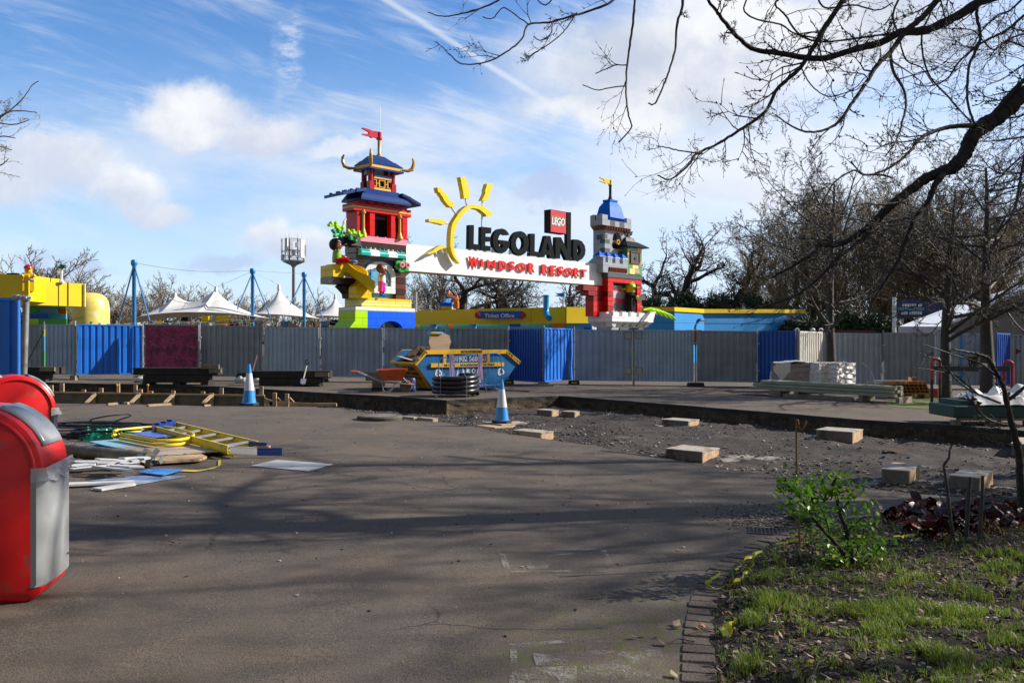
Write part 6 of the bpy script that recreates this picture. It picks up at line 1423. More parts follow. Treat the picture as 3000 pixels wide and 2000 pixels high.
# flower bracket at the right of the tower
c=T(1180,778,.25);m_=MB()
for a in range(6):
    an=R(60*a+20);m_.sphere((c[0]+.30*math.cos(an),-.22,c[1]-.02+.2*math.sin(an)),.20,.03,.13,nu=8,nv=5)
for dx in (-.12,.22):m_.lathe([(.12,0),(.14,.12),(.08,.13),(.07,.04)],(0,0,0),12,1,Matrix.Translation((c[0]+dx,-.26,c[1]+.03)) @ Matrix.Rotation(R(90),4,'X'))
gpart(m_,"flower_plaque",[C_GREEN,C_PINK])
m_=MB();a=T(1190,792,0);m_.prism([(a[0],a[1]),(T(1212,792)[0],T(1212,792)[1]),(T(1190,812)[0],T(1190,812)[1])],.1,.5);gpart(m_,"beam_bracket",C_BRN)
for o in tw.children:pass

# ---- sign beam
def ZS(x,y):return (1220+x/4.126,480+y/4.126)
sb=thing("sign_beam","long white overhead sign beam with yellow sun, black letters and red lettering between the towers","sign",O0+Vector((0,0,gz(O0.x))),TG)
def bpart(mb,name,mats,parent=None,**kw):
    mb.v=[(x,y,z-tz) for x,y,z in mb.v];return mb.build(name,mats,parent or sb,**kw)
bs0=T(1189.5,720)[0]+.01;bs1=T(1773,800)[0];bz1=T(1400,735.7)[1];bz0=T(1400,807)[1]
zt_=(T(1220,716.5)[1]+T(1760,774.5)[1])/2;zb_=(T(1220,793)[1]+T(1760,837.5)[1])/2
BW=mat("white beam cladding",(.80,.80,.81),.35,var=.03,scale=2)
m_=MB();m_.box(bs0,bs1,0,.55,zb_,zt_);bpart(m_,"beam",BW)
m_=MB();
for i in range(1,7):x=bs0+(bs1-bs0)*i/7;m_.box(x-.006,x+.006,-.003,0,zb_+.01,zt_-.01)
bpart(m_,"seam",mat("pale seam",(.5,.5,.52),.5))
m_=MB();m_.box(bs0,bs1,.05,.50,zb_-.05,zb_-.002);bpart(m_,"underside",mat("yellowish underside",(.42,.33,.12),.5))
# black letters: traced outlines given real thickness, standing on the beam
LB=mat("gloss black letter",(.005,.0055,.006),.3,var=.05,spec=.12)
LO=.05;LT=.24
def ell(cx,cy,rx,ry,a0,a1,n):return [(cx+rx*math.cos(R(a0+(a1-a0)*i/n)),cy-ry*math.sin(R(a0+(a1-a0)*i/n))) for i in range(n+1)]
def letter(outl,hole=None,nm="black_letter",m=LB,front=LO,th=LT,pts_fn=ZS,parent=None):
    m_=MB();P2=[T(*pts_fn(*p),front) for p in outl]
    if hole is None:m_.prism(P2,-front,-front+th)
    else: # hole given with as many points as the outline
        m_.ring(P2,[T(*pts_fn(*p),front) for p in hole],-front,-front+th)
    return bpart(m_,nm,m,parent,bevel=.02 if hole is None else 0)
letter([(640,738),(697,740),(693,968),(770,976),(775,1036),(635,1026)])
letter([(785,760),(906,772),(905,840),(838,834),(836,878),(897,884),(895,940),(834,932),(832,988),(899,995),(897,1052),(780,1040)])
outer=ell(1030,930,106,148,28,300,26)+[(1118,1010),(1133,935)]
inner=[(1000,918),(998,968),(1050,972)]+ell(1040,930,55,90,-65,-315,22)[0:]
inner=[(1000,918),(1000,968),(1048,972),(1044,1000)]+[(1040+52*math.cos(R(a)),930-86*math.sin(R(a))) for a in range(-90,-318,-12)]
letter(outer+inner)
n=30
letter([(1252+108*math.cos(2*math.pi*i/n),960+147*math.sin(2*math.pi*i/n)) for i in range(n)],[(1252+48*math.cos(2*math.pi*i/n),960+78*math.sin(2*math.pi*i/n)) for i in range(n)])
letter([(1378,842),(1433,845),(1430,1058),(1500,1066),(1500,1118),(1372,1108)])
letter([(1560,868),(1622,872),(1647,1005),(1672,1142),(1612,1138),(1604,1098),(1558,1093),(1548,1128),(1492,1122),(1526,995)],[(1585,955),(1592,958),(1600,1000),(1606,1046),(1603,1048),(1600,1048),(1566,1044),(1565,1043),(1565,1040),(1575,1000)])
letter([(1685,885),(1750,888),(1822,1045),(1822,582),(1870,587),(1866,1165),(1812,1160),(1740,1005),(1738,1145),(1680,1140)])
letter([(1900,912),(1952,915),(2000,935),(2035,985),(2046,1045),(2036,1105),(2005,1150),(1960,1172),(1897,1165),(1898,1040)],[(1946,972),(1950,973),(1965,985),(1980,1012),(1986,1045),(1980,1080),(1964,1105),(1950,1112),(1945,1112),(1945,1040)])
# small feet under the letters
m_=MB()
for x,y in ((668,1035),(740,1045),(850,1052),(950,1065),(1055,1085),(1160,1098),(1290,1110),(1380,1115),(1500,1130),(1620,1145),(1690,1150),(1820,1168),(1890,1175),(1978,1178)):
    c=T(*ZS(x,y),LO);m_.box(c[0]-.05,c[0]+.05,.05,.2,zt_,c[1]+.25)
bpart(m_,"letter_feet",GALV)
# square red logo box on the tall stem
o_=LO+.22
bx=[T(*ZS(*p),o_) for p in ((1622,552),(1812,578),(1810,848),(1620,828))]
x0=(bx[0][0]+bx[3][0])/2;x1=(bx[1][0]+bx[2][0])/2;z0=(bx[2][1]+bx[3][1])/2;z1=(bx[0][1]+bx[1][1])/2
m_=MB();m_.box(x0-.0,x1,-o_+.02,-o_+.50,z0,z1);lg=bpart(m_,"logo_box",LB)
m_=MB();m_.box(x0+.03,x1-.02,-o_+.004,-o_+.02,z0+.03,z1-.03);pnl=bpart(m_,"logo_panel",plastic("logo red",(.58,.03,.045),.3),lg)
def logo_text(mats):
    w_,h_=(x1-x0)*.86,(z1-z0)*.36;xx=x0+(x1-x0)*.07;zz=z0+(z1-z0)*.34
    for bold,th,mm,y,gx,nm in ((.19,.006,plastic("logo yellow",(.8,.5,.02)),.003,.045,"logo_outline"),(.13,.006,LB,-.003,.03,"logo_black_edge"),(.045,.006,C_WHITE,-.009,.0,"logo_lettering")):  # black layer is a printed edge between yellow outline and white letters
        q_=MB();M=Matrix.Translation((xx-gx,-o_+y,zz-gx)) @ Matrix(((1,0,.12,0),(0,1,0,0),(0,0,1,0),(0,0,0,1)))
        text_mb(q_,"LEGO",M,ext=th/2,bold=bold,fit=(w_+2*gx-.05,h_+2*gx));bpart(q_,nm,mm,pnl)
logo_text(None)
# the yellow sun: arc, rays and their struts
SUNY=plastic("sun yellow",(.80,.60,.0),.3);SOFF=.40;STH=.32
out_=[(925,627),(905,590),(870,555),(800,512),(745,498),(690,490),(645,497),(605,512),(560,545),(515,595),(475,655),(440,712),(422,780),(415,850),(412,930),(412,1000),(424,1060),(448,1120),(480,1165),(525,1207)]
in_=[(850,635),(835,610),(800,580),(765,553),(740,545),(690,535),(655,540),(620,560),(580,600),(545,640),(515,690),(490,745),(470,800),(460,870),(455,930),(452,990),(458,1040),(470,1090),(490,1140),(525,1207)]
m_=MB();P1=[T(*ZS(*p),SOFF) for p in out_];P2=[T(*ZS(*p),SOFF) for p in in_];k_=len(P1)
m_.v=[(x,-SOFF,z) for x,z in P1]+[(x,-SOFF,z) for x,z in P2]+[(x,-SOFF+STH,z) for x,z in P1]+[(x,-SOFF+STH,z) for x,z in P2]
for i in range(k_-1):m_.f+=[(i,i+1,k_+i+1,k_+i),(2*k_+i,2*k_+i+1,3*k_+i+1,3*k_+i),(i,i+1,2*k_+i+1,2*k_+i),(k_+i,k_+i+1,3*k_+i+1,3*k_+i)]
m_.f+=[(0,k_,3*k_,2*k_)];m_.m=[0]*len(m_.f);bpart(m_,"sun_arc",SUNY)
for ray in ([(250,285),(292,278),(305,300),(320,335),(350,352),(372,368),(385,400),(395,430),(430,452),(460,478),(455,525),(405,520),(370,485),(335,440),(318,400),(300,380),(285,350),(265,345),(258,315)],
            [(530,160),(595,155),(600,185),(612,215),(625,250),(632,290),(640,340),(650,395),(640,415),(575,420),(570,375),(565,330),(556,290),(545,240),(540,200)],
            [(855,240),(917,235),(920,262),(908,300),(890,360),(880,400),(865,440),(790,445),(808,410),(835,350),(832,320),(842,290)],
            [(150,668),(180,664),(260,665),(300,676),(345,690),(352,735),(320,737),(300,728),(245,716),(220,707),(150,700)],
            [(290,985),(320,980),(350,1000),(340,1018),(300,1030),(280,1038),(240,1062),(195,1080),(150,1095),(145,1082),(190,1055),(230,1018)]):
    m_=MB();m_.prism([T(*ZS(*p),SOFF) for p in ray],-SOFF,-SOFF+STH*.9);bpart(m_,"sun_ray",SUNY)
for a,b in (((420,525),(475,605)),((590,420),(608,505)),((795,445),(795,510)),((352,718),(400,722)),((793,575),(790,760)),((300,1030),(320,1080))):
    p0=T(*ZS(*a),SOFF-.2);p1=T(*ZS(*b),SOFF-.2);m_=MB();m_.tube([(p0[0],-SOFF+.2,p0[1]),(p1[0],-SOFF+.2,p1[1])],.05,6);bpart(m_,"strut",C_WHITE)
# red lettering on the beam
LR=plain("raised red lettering",(.70,.005,.003),.4,.25)
def rl(ch,xl,xr,yt,yb_,slant=0.0):
    o_=.16;p0=T(*ZS(xl,yb_),o_);p1=T(*ZS(xr,yb_),o_);zt2=T(*ZS(xl,yt),o_)[1];m_=MB()
    text_mb(m_,ch,Matrix.Translation((p0[0],-.09,p0[1])) @ Matrix.Rotation(slant,4,'Y'),ext=.06,bold=.035,fit=(p1[0]-p0[0],zt2-p0[1]));bpart(m_,"red_letter",LR)
for a in (("W",640,757,1115,1245,.05),("I",785,812,1148,1245),("N",862,965,1158,1262,-.03),("D",1005,1102,1168,1278),("S",1128,1200,1175,1285,-.05),("O",1228,1335,1188,1298),("R",1362,1440,1195,1306,.02),
          ("R",1525,1606,1212,1325),("E",1628,1700,1226,1340,-.03),("S",1718,1790,1238,1342,-.04),("O",1802,1900,1248,1352),("R",1915,1982,1256,1360),("T",1988,2065,1270,1365,.03)):rl(*a)

# ---- castle tower
ct0,_=T(1765,700,0);CO=O0+GU*ct0
ct=thing("castle_tower","brick toy castle tower with grey battlements and blue spire right of the gate","tower",CO+Vector((0,0,gz(O0.x))),TG)
def cpart(mb,name,mats,parent=None,**kw):
    mb.v=[(x-ct0,y,z-tz) for x,y,z in mb.v];return mb.build(name,mats,parent or ct,**kw)
# top parapet
m_=MB();r_=gb(m_,1764.8,1849.6,641,658,.3,pS=1729);s0,s1,y0,y1,z0,z1=r_
mz=T(1764.8,627,.3)[1]
for (a,b,c,d_) in ((0,.18,0,.5),(.84,1,0,.5),(0,.13,.62,1),(.84,1,.7,1)):
    m_.box(s0+(s1-s0)*a,s0+(s1-s0)*b,y0+(y1-y0)*c,y0+(y1-y0)*d_,z1+.001,mz)
    studs(m_,s0+(s1-s0)*a,s0+(s1-s0)*b,y0+(y1-y0)*c,y0+(y1-y0)*d_,mz,2,1,.06,.05)
cpart(m_,"top_parapet",C_LG)
m_=MB()
for a in (.26,.58):m_=MB();m_.box(s0+(s1-s0)*a,s0+(s1-s0)*(a+.17),y0-.004,y0,z0+.01,z1-.01);cpart(m_,'dark_brick',C_DG)
pz=z0
# corbel
b0,bz=T(1772,672,.0);b1=T(1838,672,0)[0];qb=QD(1772,1738,0)
m_=MB();m_.frust((b0,b1,0,qb),(s0,s1,y0,y1),bz,pz-.001);cpart(m_,"corbel",C_RB)
m_=MB()
for i in range(9):
    x=s0+.5+(s1-s0-.55)*i/9;m_.lathe([(.09,0),(.10,.1),(.11,pz-bz-.02)],(x,y0+.12,bz),8)
cpart(m_,"corbel_tiles",C_RB,smooth=True)
# blue spire
m_=MB();a0,az=T(1779,639,.1);a1=T(1830,650,.1)[0];zt1=T(1790,590,-.4)[1];cx=(s0+s1)/2-.08;cy=(y0+y1)/2
zb1=z1
m_.frust((s0+.5,s1-.55,y0+.2,y1-.2),(cx-.75,cx+.75,cy-.58,cy+.58),zb1-.02,zb1+.18);m_.frust((cx-.75,cx+.75,cy-.58,cy+.58),(cx-.60,cx+.60,cy-.42,cy+.42),zb1+.181,zt1-.45);m_.frust((cx-.60,cx+.60,cy-.42,cy+.42),(cx-.36,cx+.36,cy-.25,cy+.25),zt1-.449,zt1-.12);m_.box(cx-.40,cx+.40,cy-.30,cy+.30,zt1-.119,zt1)
cpart(m_,"spire",plain("toy spire blue",(.0,.12,.62),.5))
zf0=zt1;zf1=T(1790,548,-.5)[1];zf2=T(1790,533,-.5)[1]
m_=MB();m_.lathe([(.2,0),(.13,.12),(.09,.3),(.09,zf1-zf0)],(cx,cy,zf0),10);fp=cpart(m_,"flagpole",C_BLK,smooth=True)
m_=MB();m_.lathe([(.14,zf1-.02),(.14,zf1+.05),(.11,zf1+.06),(.11,zf2)],(cx,cy,0),10);m_.prism([(cx-.08+x*.75,zf1+.08+z*.45) for x,z in fl],cy-.05,cy+.05);cpart(m_,"flag",C_YEL,fp)
m_=MB();m_.tube([(cx,cy,zf2),(cx,cy,zf2+1.1)],.012,4);cpart(m_,"lightning_rod",GALV,fp)
# grey body with arched opening
zlo=T(1772,797,0)[1]
aw0,aw1=T(1794.5,700,0)[0],T(1821.5,700,0)[0];at_=T(1808,681,0)[1];ab_=T(1794.5,728,0)[1];am=(aw0+aw1)/2;ah=(aw1-aw0)/2;ac_=at_-ah
m_=MB();m_.box(b0,aw0,0,qb,zlo,bz-.002);m_.box(aw1,b1,0,qb,zlo,bz-.002);m_.box(aw0,aw1,0,qb,zlo,ab_)
ap=[(aw0,bz-.002),(aw0,ac_)]+[(am-ah*math.cos(math.pi*i/10),ac_+ah*math.sin(math.pi*i/10)) for i in range(11)]+[(aw1,bz-.002)]
m_.prism(ap,0,.35);m_.box(aw0,aw1,qb-.1,qb,ab_,bz-.002)
cpart(m_,"grey_wall",C_LG)
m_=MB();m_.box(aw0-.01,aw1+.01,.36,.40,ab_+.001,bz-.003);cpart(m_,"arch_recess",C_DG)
m_=MB()
for (xa,xb,ya,yb_) in ((1772,1779.5,686,698),(1772,1786.5,700,712),(1772,1786.5,726,740),(1829,1838,681,693),(1812,1825,735,745),(1818,1836,748,758)):
    p0=T(xa,ya);p1=T(xb,yb_);m_=MB();m_.box(p0[0],p1[0],-.006,.0,T(xa,yb_)[1]+.0,p0[1]);cpart(m_,'dark_brick',C_DG)
for (ya,yb_,qa,qc) in ((686,700,.35,1),(700,712,.0,.45),(726,740,.0,.45)):m_=MB();m_.box(b0-.006,b0,qb*(qa*.5),qb*(.5*qc+.2),T(1772,yb_)[1],T(1772,ya)[1]);cpart(m_,'dark_brick',C_DG)
m_=MB();c=T(1808,709,.1);MR=Matrix.Translation((c[0]-.35,.3,c[1])) @ Matrix.Rotation(R(90),4,'Y') @ Matrix.Rotation(R(0),4,'X')
m_.tube([(c[0]-.55,.3,c[1]+.02),(c[0]-.05,-.1,c[1])],.07,8);m_.lathe([(.17,0),(.17,.12),(.10,.121),(.10,0)],(0,0,0),14,0,Matrix.Translation((c[0]+.02,-.08,c[1])) @ Matrix.Rotation(R(90),4,'X'));cpart(m_,"gold_trumpet",C_GOLD)
# flare at lower left
m_=MB();m_.prism([(b0,T(1772,751)[1]),(b0,zlo),(b0-.0,zlo),(b0-.55,T(1772,770)[1]),(b0-.55,T(1772,768)[1])],.05,qb);cpart(m_,"flare",C_LG)
# lower battlement with small blue caps
off=.5;p0=T(1767,767,off);p1=T(1839,767,off);zc_=T(1767,797,off)[1]
m_=MB();m_.box(p0[0],p1[0],-off,0,zc_,p0[1]);lb=cpart(m_,"lower_battlement",C_LG)
m_=MB();t0=T(1783,783,off);t1=T(1838,783,off);m_.box(t0[0],t1[0],-off-.003,-off,T(1783,794.5,off)[1],T(1783,782,off)[1]);cpart(m_,"tile_backing",C_DBRN,lb)
m_=MB()
for i in range(9):m_.lathe([(.075,0),(.075,T(1783,782,off)[1]-T(1783,794.5,off)[1])],(t0[0]+.1+(t1[0]-t0[0]-.12)*i/8.6,-off-.02,T(1783,794.5,off)[1]),8)
cpart(m_,"clay_tiles",C_RB,lb,smooth=True)
zm0,zm1=p0[1]+.002,T(1767,750,off)[1]
for (a,b) in ((1767,1774),(1781,1794),(1803,1815),(1825,1838.5)):
    x0,x1=T(a,760,off)[0],T(b,760,off)[0];m_=MB();m_.box(x0,x1,-off,-.0,zm0,zm1,0)
    if a==1767:x0 -=.35
    m_.frust((x0-.03,x1+.03,-off-.03,.03),((x0+x1)/2-.02,(x0+x1)/2+.02,-off*.5-.02,-off*.5+.02),zm1+.001,zm1+.33,1);m_.box(x0-.03,x1+.03,-off-.03,.03,zm1-.05,zm1,2 if a>1767 else 0);cpart(m_,"merlon",[C_LG,plain("toy spire blue",(.0,.12,.62)),C_WHITE],lb)
# turret on the right in green and tan
off=.45;g0,gz1=T(1838.5,720,off);g1=T(1880,720,off)[0];gzb=T(1838.5,802,off)[1]
m_=MB();m_.box(g0,g1,-off,.45,gzb,gz1);tur=cpart(m_,"turret",C_DGR)
m_=MB();W_=g1-g0;H_=gz1-gzb
for (a,b,c,d_,mi) in ((0,.18,.68,1,0),(.7,1,.83,.99,1),(.35,.7,.84,1,2),(.15,.5,.0,.2,1),(.35,.75,.2,.34,1),(.5,.85,.06,.18,0),(.8,1,.36,.5,0),(.0,.18,.9,1,0)):m_.box(g0+W_*a,g0+W_*b,-off-.005-.001*mi,-off,gzb+H_*c,gzb+H_*d_,mi)
cpart(m_,"coloured_bricks",[C_TANB,C_LYEL,C_GREEN],tur)
m_=MB();wx0,wx1=g0+W_*.18,g0+W_*.84;wz0,wz1=gzb+H_*.38,gzb+H_*.82
m_.box(wx0,wx1,-off-.08,-off-.01,wz0,wz0+.09);m_.box(wx0,wx1,-off-.08,-off-.01,wz1-.07,wz1);m_.box(wx0,wx0+.08,-off-.08,-off-.01,wz0+.091,wz1-.071);m_.box(wx1-.1,wx1,-off-.08,-off-.01,wz0+.091,wz1-.071);wf=cpart(m_,"window_frame",C_RB,tur)
m_=MB();m_.box(wx0+.085,(wx0+wx1)/2-.015,-off-.04,-off-.011,wz0+.1,wz1-.08);m_.box((wx0+wx1)/2+.015,wx1-.11,-off-.04,-off-.011,wz0+.1,wz1-.08);m_.box((wx0+wx1)/2-.10,(wx0+wx1)/2-.03,-off-.09,-off-.041,(wz0+wz1)/2-.1,(wz0+wz1)/2+.02);m_.box((wx0+wx1)/2+.03,(wx0+wx1)/2+.10,-off-.09,-off-.041,(wz0+wz1)/2-.1,(wz0+wz1)/2+.02);cpart(m_,"shutter",C_DG,tur)
m_=MB();zr0=gz1+.002;zr1=T(1840,705,off)[1];zr2=T(1840,693,off)[1]
m_.frust((g0-.5,g1+.35,-off-.35,.7),(g0+.05,g1-.25,-off+.15,.3),zr0,zr1);m_.box(g0-.5,g1+.35,-off-.35,.7,zr0-.06,zr0-.001);m_.frust((g0+.1,g1-.35,-off+.2,.2),(g0+.25,g1-.45,-off+.3,.1),zr1+.001,zr2);studs(m_,g0+.25,g1-.45,-off+.3,.1,zr2,2,1);cpart(m_,"turret_roof",C_BLK,tur)
m_=MB();cx_=(g0+g1)/2-.12;cy_=-off+.45
m_.sphere((cx_,cy_,zr2+.38),.12,.10,.14);m_.frust((cx_-.12,cx_+.12,cy_-.08,cy_+.08),(cx_-.1,cx_+.1,cy_-.06,cy_+.06),zr2,zr2+.3)
for sgn in (-1,1):
    m_.prism([(cx_+sgn*.1,zr2+.1),(cx_+sgn*.42,zr2+.22),(cx_+sgn*.50,zr2+.48),(cx_+sgn*.33,zr2+.40),(cx_+sgn*.25,zr2+.52),(cx_+sgn*.12,zr2+.32)],cy_-.03,cy_+.03);m_.prism([(cx_+sgn*.03,zr2+.48),(cx_+sgn*.10,zr2+.48),(cx_+sgn*.08,zr2+.62)],cy_-.03,cy_+.03)
cpart(m_,"winged_ornament",C_BLK,tur)
# dark slab, red storey with display recess
off=.5;m_=MB();r_=gb(m_,1781,1883.5,799,811,off,pS=1773);m_.box(T(1781,800,off)[0],T(1883,800,off)[0],r_[3],.75,r_[4],r_[5]);cpart(m_,"slab",C_DG)
x0,zt=T(1781,811.5,.45);x1=T(1880,811.5,.45)[0];zb_=T(1781,924,.45)[1];r0,r1=T(1797,830,.45)[0],T(1867,830,.45)[0];rt=T(1797,826,.45)[1]
nst=8
for i in range(nst):
    a=zb_+(zt-zb_)*i/nst;b=zb_+(zt-zb_)*(i+1)/nst;m_=MB();mm=[C_RED,C_DRED,C_RED,C_RED,C_DRED,C_RED,C_RED,C_RED][i] 
    if b <=rt+.05:m_.box(x0,r0,-.45,.7,a,b-.01)
    else:m_.box(x0,x1,-.45,.7,a,b-.01)
    cpart(m_,"red_course",mm,bevel=.01)
    if b <=rt+.05:m_=MB();m_.box(r1,x1,-.45,.7,a,b-.01);cpart(m_,"red_course",[C_DRED,C_RED,C_RED,C_DRED,C_DRED,C_RED,C_DRED,C_RED][i])
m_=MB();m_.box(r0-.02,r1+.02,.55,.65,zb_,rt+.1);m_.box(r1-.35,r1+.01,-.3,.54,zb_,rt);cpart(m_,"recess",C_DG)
# picture panel of a toy fire engine behind glass
px0,px1=r0+.05,r1-.5;pz0,pz1=zb_+.1,rt-.15
m_=MB();m_.box(px0,px1,.0,.03,pz0,pz1);pp=cpart(m_,"picture_panel",mat("grey backing print",(.30,.32,.34),.15))
m_=MB();W_=px1-px0;H_=pz1-pz0
m_.prism([(px0+W_*.08,pz0+H_*.38),(px0+W_*.08,pz0+H_*.82),(px0+W_*.16,pz0+H_*.9),(px0+W_*.86,pz0+H_*.9),(px0+W_*.94,pz0+H_*.82),(px0+W_*.94,pz0+H_*.38)],-.008,0,0);m_.box(px0+W_*.14,px0+W_*.88,-.012,-.0081,pz0+H_*.56,pz0+H_*.80,1);m_.box(px0+W_*.24,px0+W_*.40,-.012,-.0081,pz0+H_*.41,pz0+H_*.52,2);m_.box(px0+W_*.08,px0+W_*.94,-.006,0,pz0+H_*.2,pz0+H_*.36,2)
cpart(m_,"fire_engine_print",[plastic("coral print",(.65,.10,.12)),plastic("pale print",(.45,.46,.50)),plastic("grey print",(.2,.22,.25))],pp)
m_=MB();m_.box(px0-.04,px0+.0,-.15,.1,pz0-.2,pz0+H_*.45);cpart(m_,"white_edge",C_WHITE,pp)
# stepped brace under the beam
m_=MB();zt=zb_=None
zA1=T(1773,838,0)[1]
steps=[(1707,838,852,C_DRED),(1722,852.3,866,C_DRED),(1737,866.3,880,C_DRED),(1737,880.3,926,C_RED)]
for (xa,ya,yb_,mm) in steps:
    m_=MB();m_.box(T(xa,850,.0)[0],x0-.003,-.05,.6,T(1737,yb_,0)[1],T(1737,ya,0)[1]-.002);cpart(m_,"brace_step",mm,bevel=.01)
m_=MB();m_.box(T(1742,850)[0],T(1760,850)[0],-.056,-.051,T(1737,851,0)[1],T(1737,839,0)[1]);m_.box(T(1757,850)[0],T(1760,850)[0],-.056,-.051,T(1737,865,0)[1],T(1737,852,0)[1]);cpart(m_,"light_brick",C_RED)
# white crenellated parapet at the foot
off=1.05;p0=T(1793.6,925,off);p1=T(1914,925,off);q=QD(1793.6,1722,off);zl=T(1793.6,941,off)[1];zm=T(1793.6,912.5,off)[1];s0,s1=p0[0],p1[0];zt=p0[1]
m_=MB();th=.35
m_.box(s0,s1,-off,-off+th,zl,zt);m_.box(s0,s0+th,-off+th+.001,-off+q,zl,zt);m_.box(s1-th,s1,-off+th+.001,-off+q,zl,zt);m_.box(s0+th,s1-th,-off+q-th,-off+q,zl,zt);m_.box(s0+th+.001,s1-th-.001,-off+th+.001,-off+q-th-.001,zl,zl+.15)
studs(m_,s0,s1,-off,-off+th,zt,14,1,.06,.05);wp=cpart(m_,"white_parapet",C_WHITE)
for i in range(5):
    a=s0+.10+(s1-s0-.75)*i/4;m_=MB();m_.box(a,a+.60,-off,-off+th,zt+.001,zm);studs(m_,a,a+.6,-off,-off+th,zm,3,1,.07,.05);cpart(m_,"merlon",C_WHITE,wp)
for i in range(3):
    a=-off+.45+(q-.9)*i/2.2
    for xx in (s0,s1-th):m_=MB();m_.box(xx,xx+th,a,a+.5,zt+.001,zm);cpart(m_,"merlon",C_WHITE,wp)
zc2=T(1793.6,957,off)[1]
for i in range(6):
    a=s0+.05+(s1-s0-.6)*i/5.2;m_=MB();m_.frust((a+.12,a+.42,-off+.35,-off+.6),(a,a+.62,-off,-off+.6),zc2,zl-.002);cpart(m_,"corbel",C_WHITE,wp)
for i in range(3):
    a=-off+.1+(q-.8)*i/2.2;m_=MB();m_.frust((s0+.35,s0+.6,a+.1,a+.6),(s0,s0+.6,a,a+.8),zc2,zl-.002);cpart(m_,"corbel",C_WHITE,wp)
m_=MB();m_.box(s0+.36,s1-.7,-off+.36,-off+q-.4,zg-.3,zl-.003);cpart(m_,"foot_wall",C_LG)
m_=MB();a=T(1853,965,off-.4)[0];m_.box(s0+1.2,s1-.69,-off+.3,-off+.355,zg-.3,zc2-.03);cpart(m_,"foot_recess",C_DG)
# white horn and palm leaf at the right
m_=MB();c=T(1895,935,off+.1);m_.prism([T(1873,942,off),T(1893,915,off),T(1908,913,off),T(1900,942,off)],-off-.35,-off-.05);cpart(m_,"white_fin",C_WHITE)
m_=MB();base=Vector((T(1890,908,off)[0],-off,T(1890,908,off)[1]))
for i in range(6):
    t_=i/5;p=[base+Vector((.1+.35*i*.9,0,.12*math.sin(t_*3)-.0)),base+Vector((.35+.42*i,-.1-.05*i,.02-.07*i)),base+Vector((.55+.47*i,-.16-.08*i,-.22-.09*i))];m_.tube(p,[.05,.10,.02],6)
m_.tube([base+Vector((-.2,0,.0)),base+Vector((.6,-.02,.14)),base+Vector((1.4,-.1,.05)),base+Vector((2.4,-.3,-.35))],[.06,.06,.05,.02],6);cpart(m_,"palm_leaf",C_LIME,smooth=True)
m_=MB();c=T(1880,962,off-.3);m_.sphere((c[0]+.05,-off+.5,zg+1.0),.55,.3,.9,nu=10,nv=6);cpart(m_,"green_bush_brick",plastic("toy forest green",(.0,.10,.06)))

# ---- toy statues on and around the gate
def toyfig(name,label,base,rz,h,cols,helmet=None,arms='down',brim=False,hold=None,build=None,group=None):
    """square shouldered toy figure: cols = legs, hips, torso, arms, skin"""
    t=thing(name,label,"toy statue",base,rz,group);s=h/4.0
    m_=MB()
    for sg in (-1,1):m_.box(sg*.06*s if sg>0 else-.76*s,.76*s if sg>0 else-.06*s,-.38*s,.32*s,0,1.15*s)
    m_.build("legs",cols[0],t,bevel=.02*s)
    m_=MB();m_.box(-.78*s,.78*s,-.36*s,.36*s,1.152*s,1.4*s);m_.build("hips",cols[1],t)
    m_=MB();m_.frust((-.78*s,.78*s,-.36*s,.36*s),(-.56*s,.56*s,-.33*s,.33*s),1.402*s,2.65*s);m_.build("torso",cols[2],t,bevel=.03*s)
    for sg in (-1,1):
        if arms=='down':p=[(sg*.58*s,0,2.5*s),(sg*.85*s,-.05*s,2.1*s),(sg*.95*s,-.45*s,1.7*s)]
        elif arms=='fwd':p=[(sg*.58*s,0,2.5*s),(sg*.82*s,-.3*s,2.25*s),(sg*.75*s,-.85*s,2.2*s)]
        else:p=[(sg*.58*s,0,2.5*s),(sg*.85*s,-.3*s,2.6*s),(sg*.75*s,-.7*s,3.0*s)]
        m_=MB();m_.tube(p,[.22*s,.22*s,.17*s],8);a_=m_.build("arm",cols[3],t,smooth=True)
        m_=MB();m_.sphere((p[-1][0],p[-1][1]-.12*s,p[-1][2]),.2*s,nu=8,nv=6);m_.build("hand",cols[4],a_,smooth=True)
    m_=MB();m_.lathe([(.22*s,2.652*s),(.40*s,2.75*s),(.50*s,2.8*s),(.52*s,3.4*s),(.42*s,3.5*s),(.28*s,3.52*s),(.28*s,3.62*s)],n=16);hd=m_.build("head",cols[4],t,smooth=True)
    m_=MB();m_.sphere((-.17*s,-.50*s,3.18*s),.055*s,nu=6,nv=4);m_.sphere((.17*s,-.50*s,3.18*s),.055*s,nu=6,nv=4);m_.tube([(-.15*s,-.51*s,2.98*s),(0,-.53*s,2.94*s),(.15*s,-.51*s,2.98*s)],.022*s,4);m_.build("face",C_BLK,hd)
    if helmet:
        m_=MB();m_.sphere((0,.03*s,3.3*s),.62*s,.66*s,.6*s,t1=math.pi/2,nu=16,nv=6);m_.box(-.4*s,.4*s,-.92*s,-.5*s,3.25*s,3.33*s);m_.tube([(0,-.6*s,3.4*s),(0,-.3*s,3.85*s),(0,.2*s,3.92*s),(0,.55*s,3.6*s)],.09*s,6)
        if brim:m_.box(-.6*s,.6*s,.35*s,1.0*s,3.0*s,3.2*s)
        m_.build("helmet",helmet,t,smooth=True)
    return t
def gworld(px,py,off):s_,z_=T(px,py,off);return O0+GU*s_+GN*off+Vector((0,0,z_))
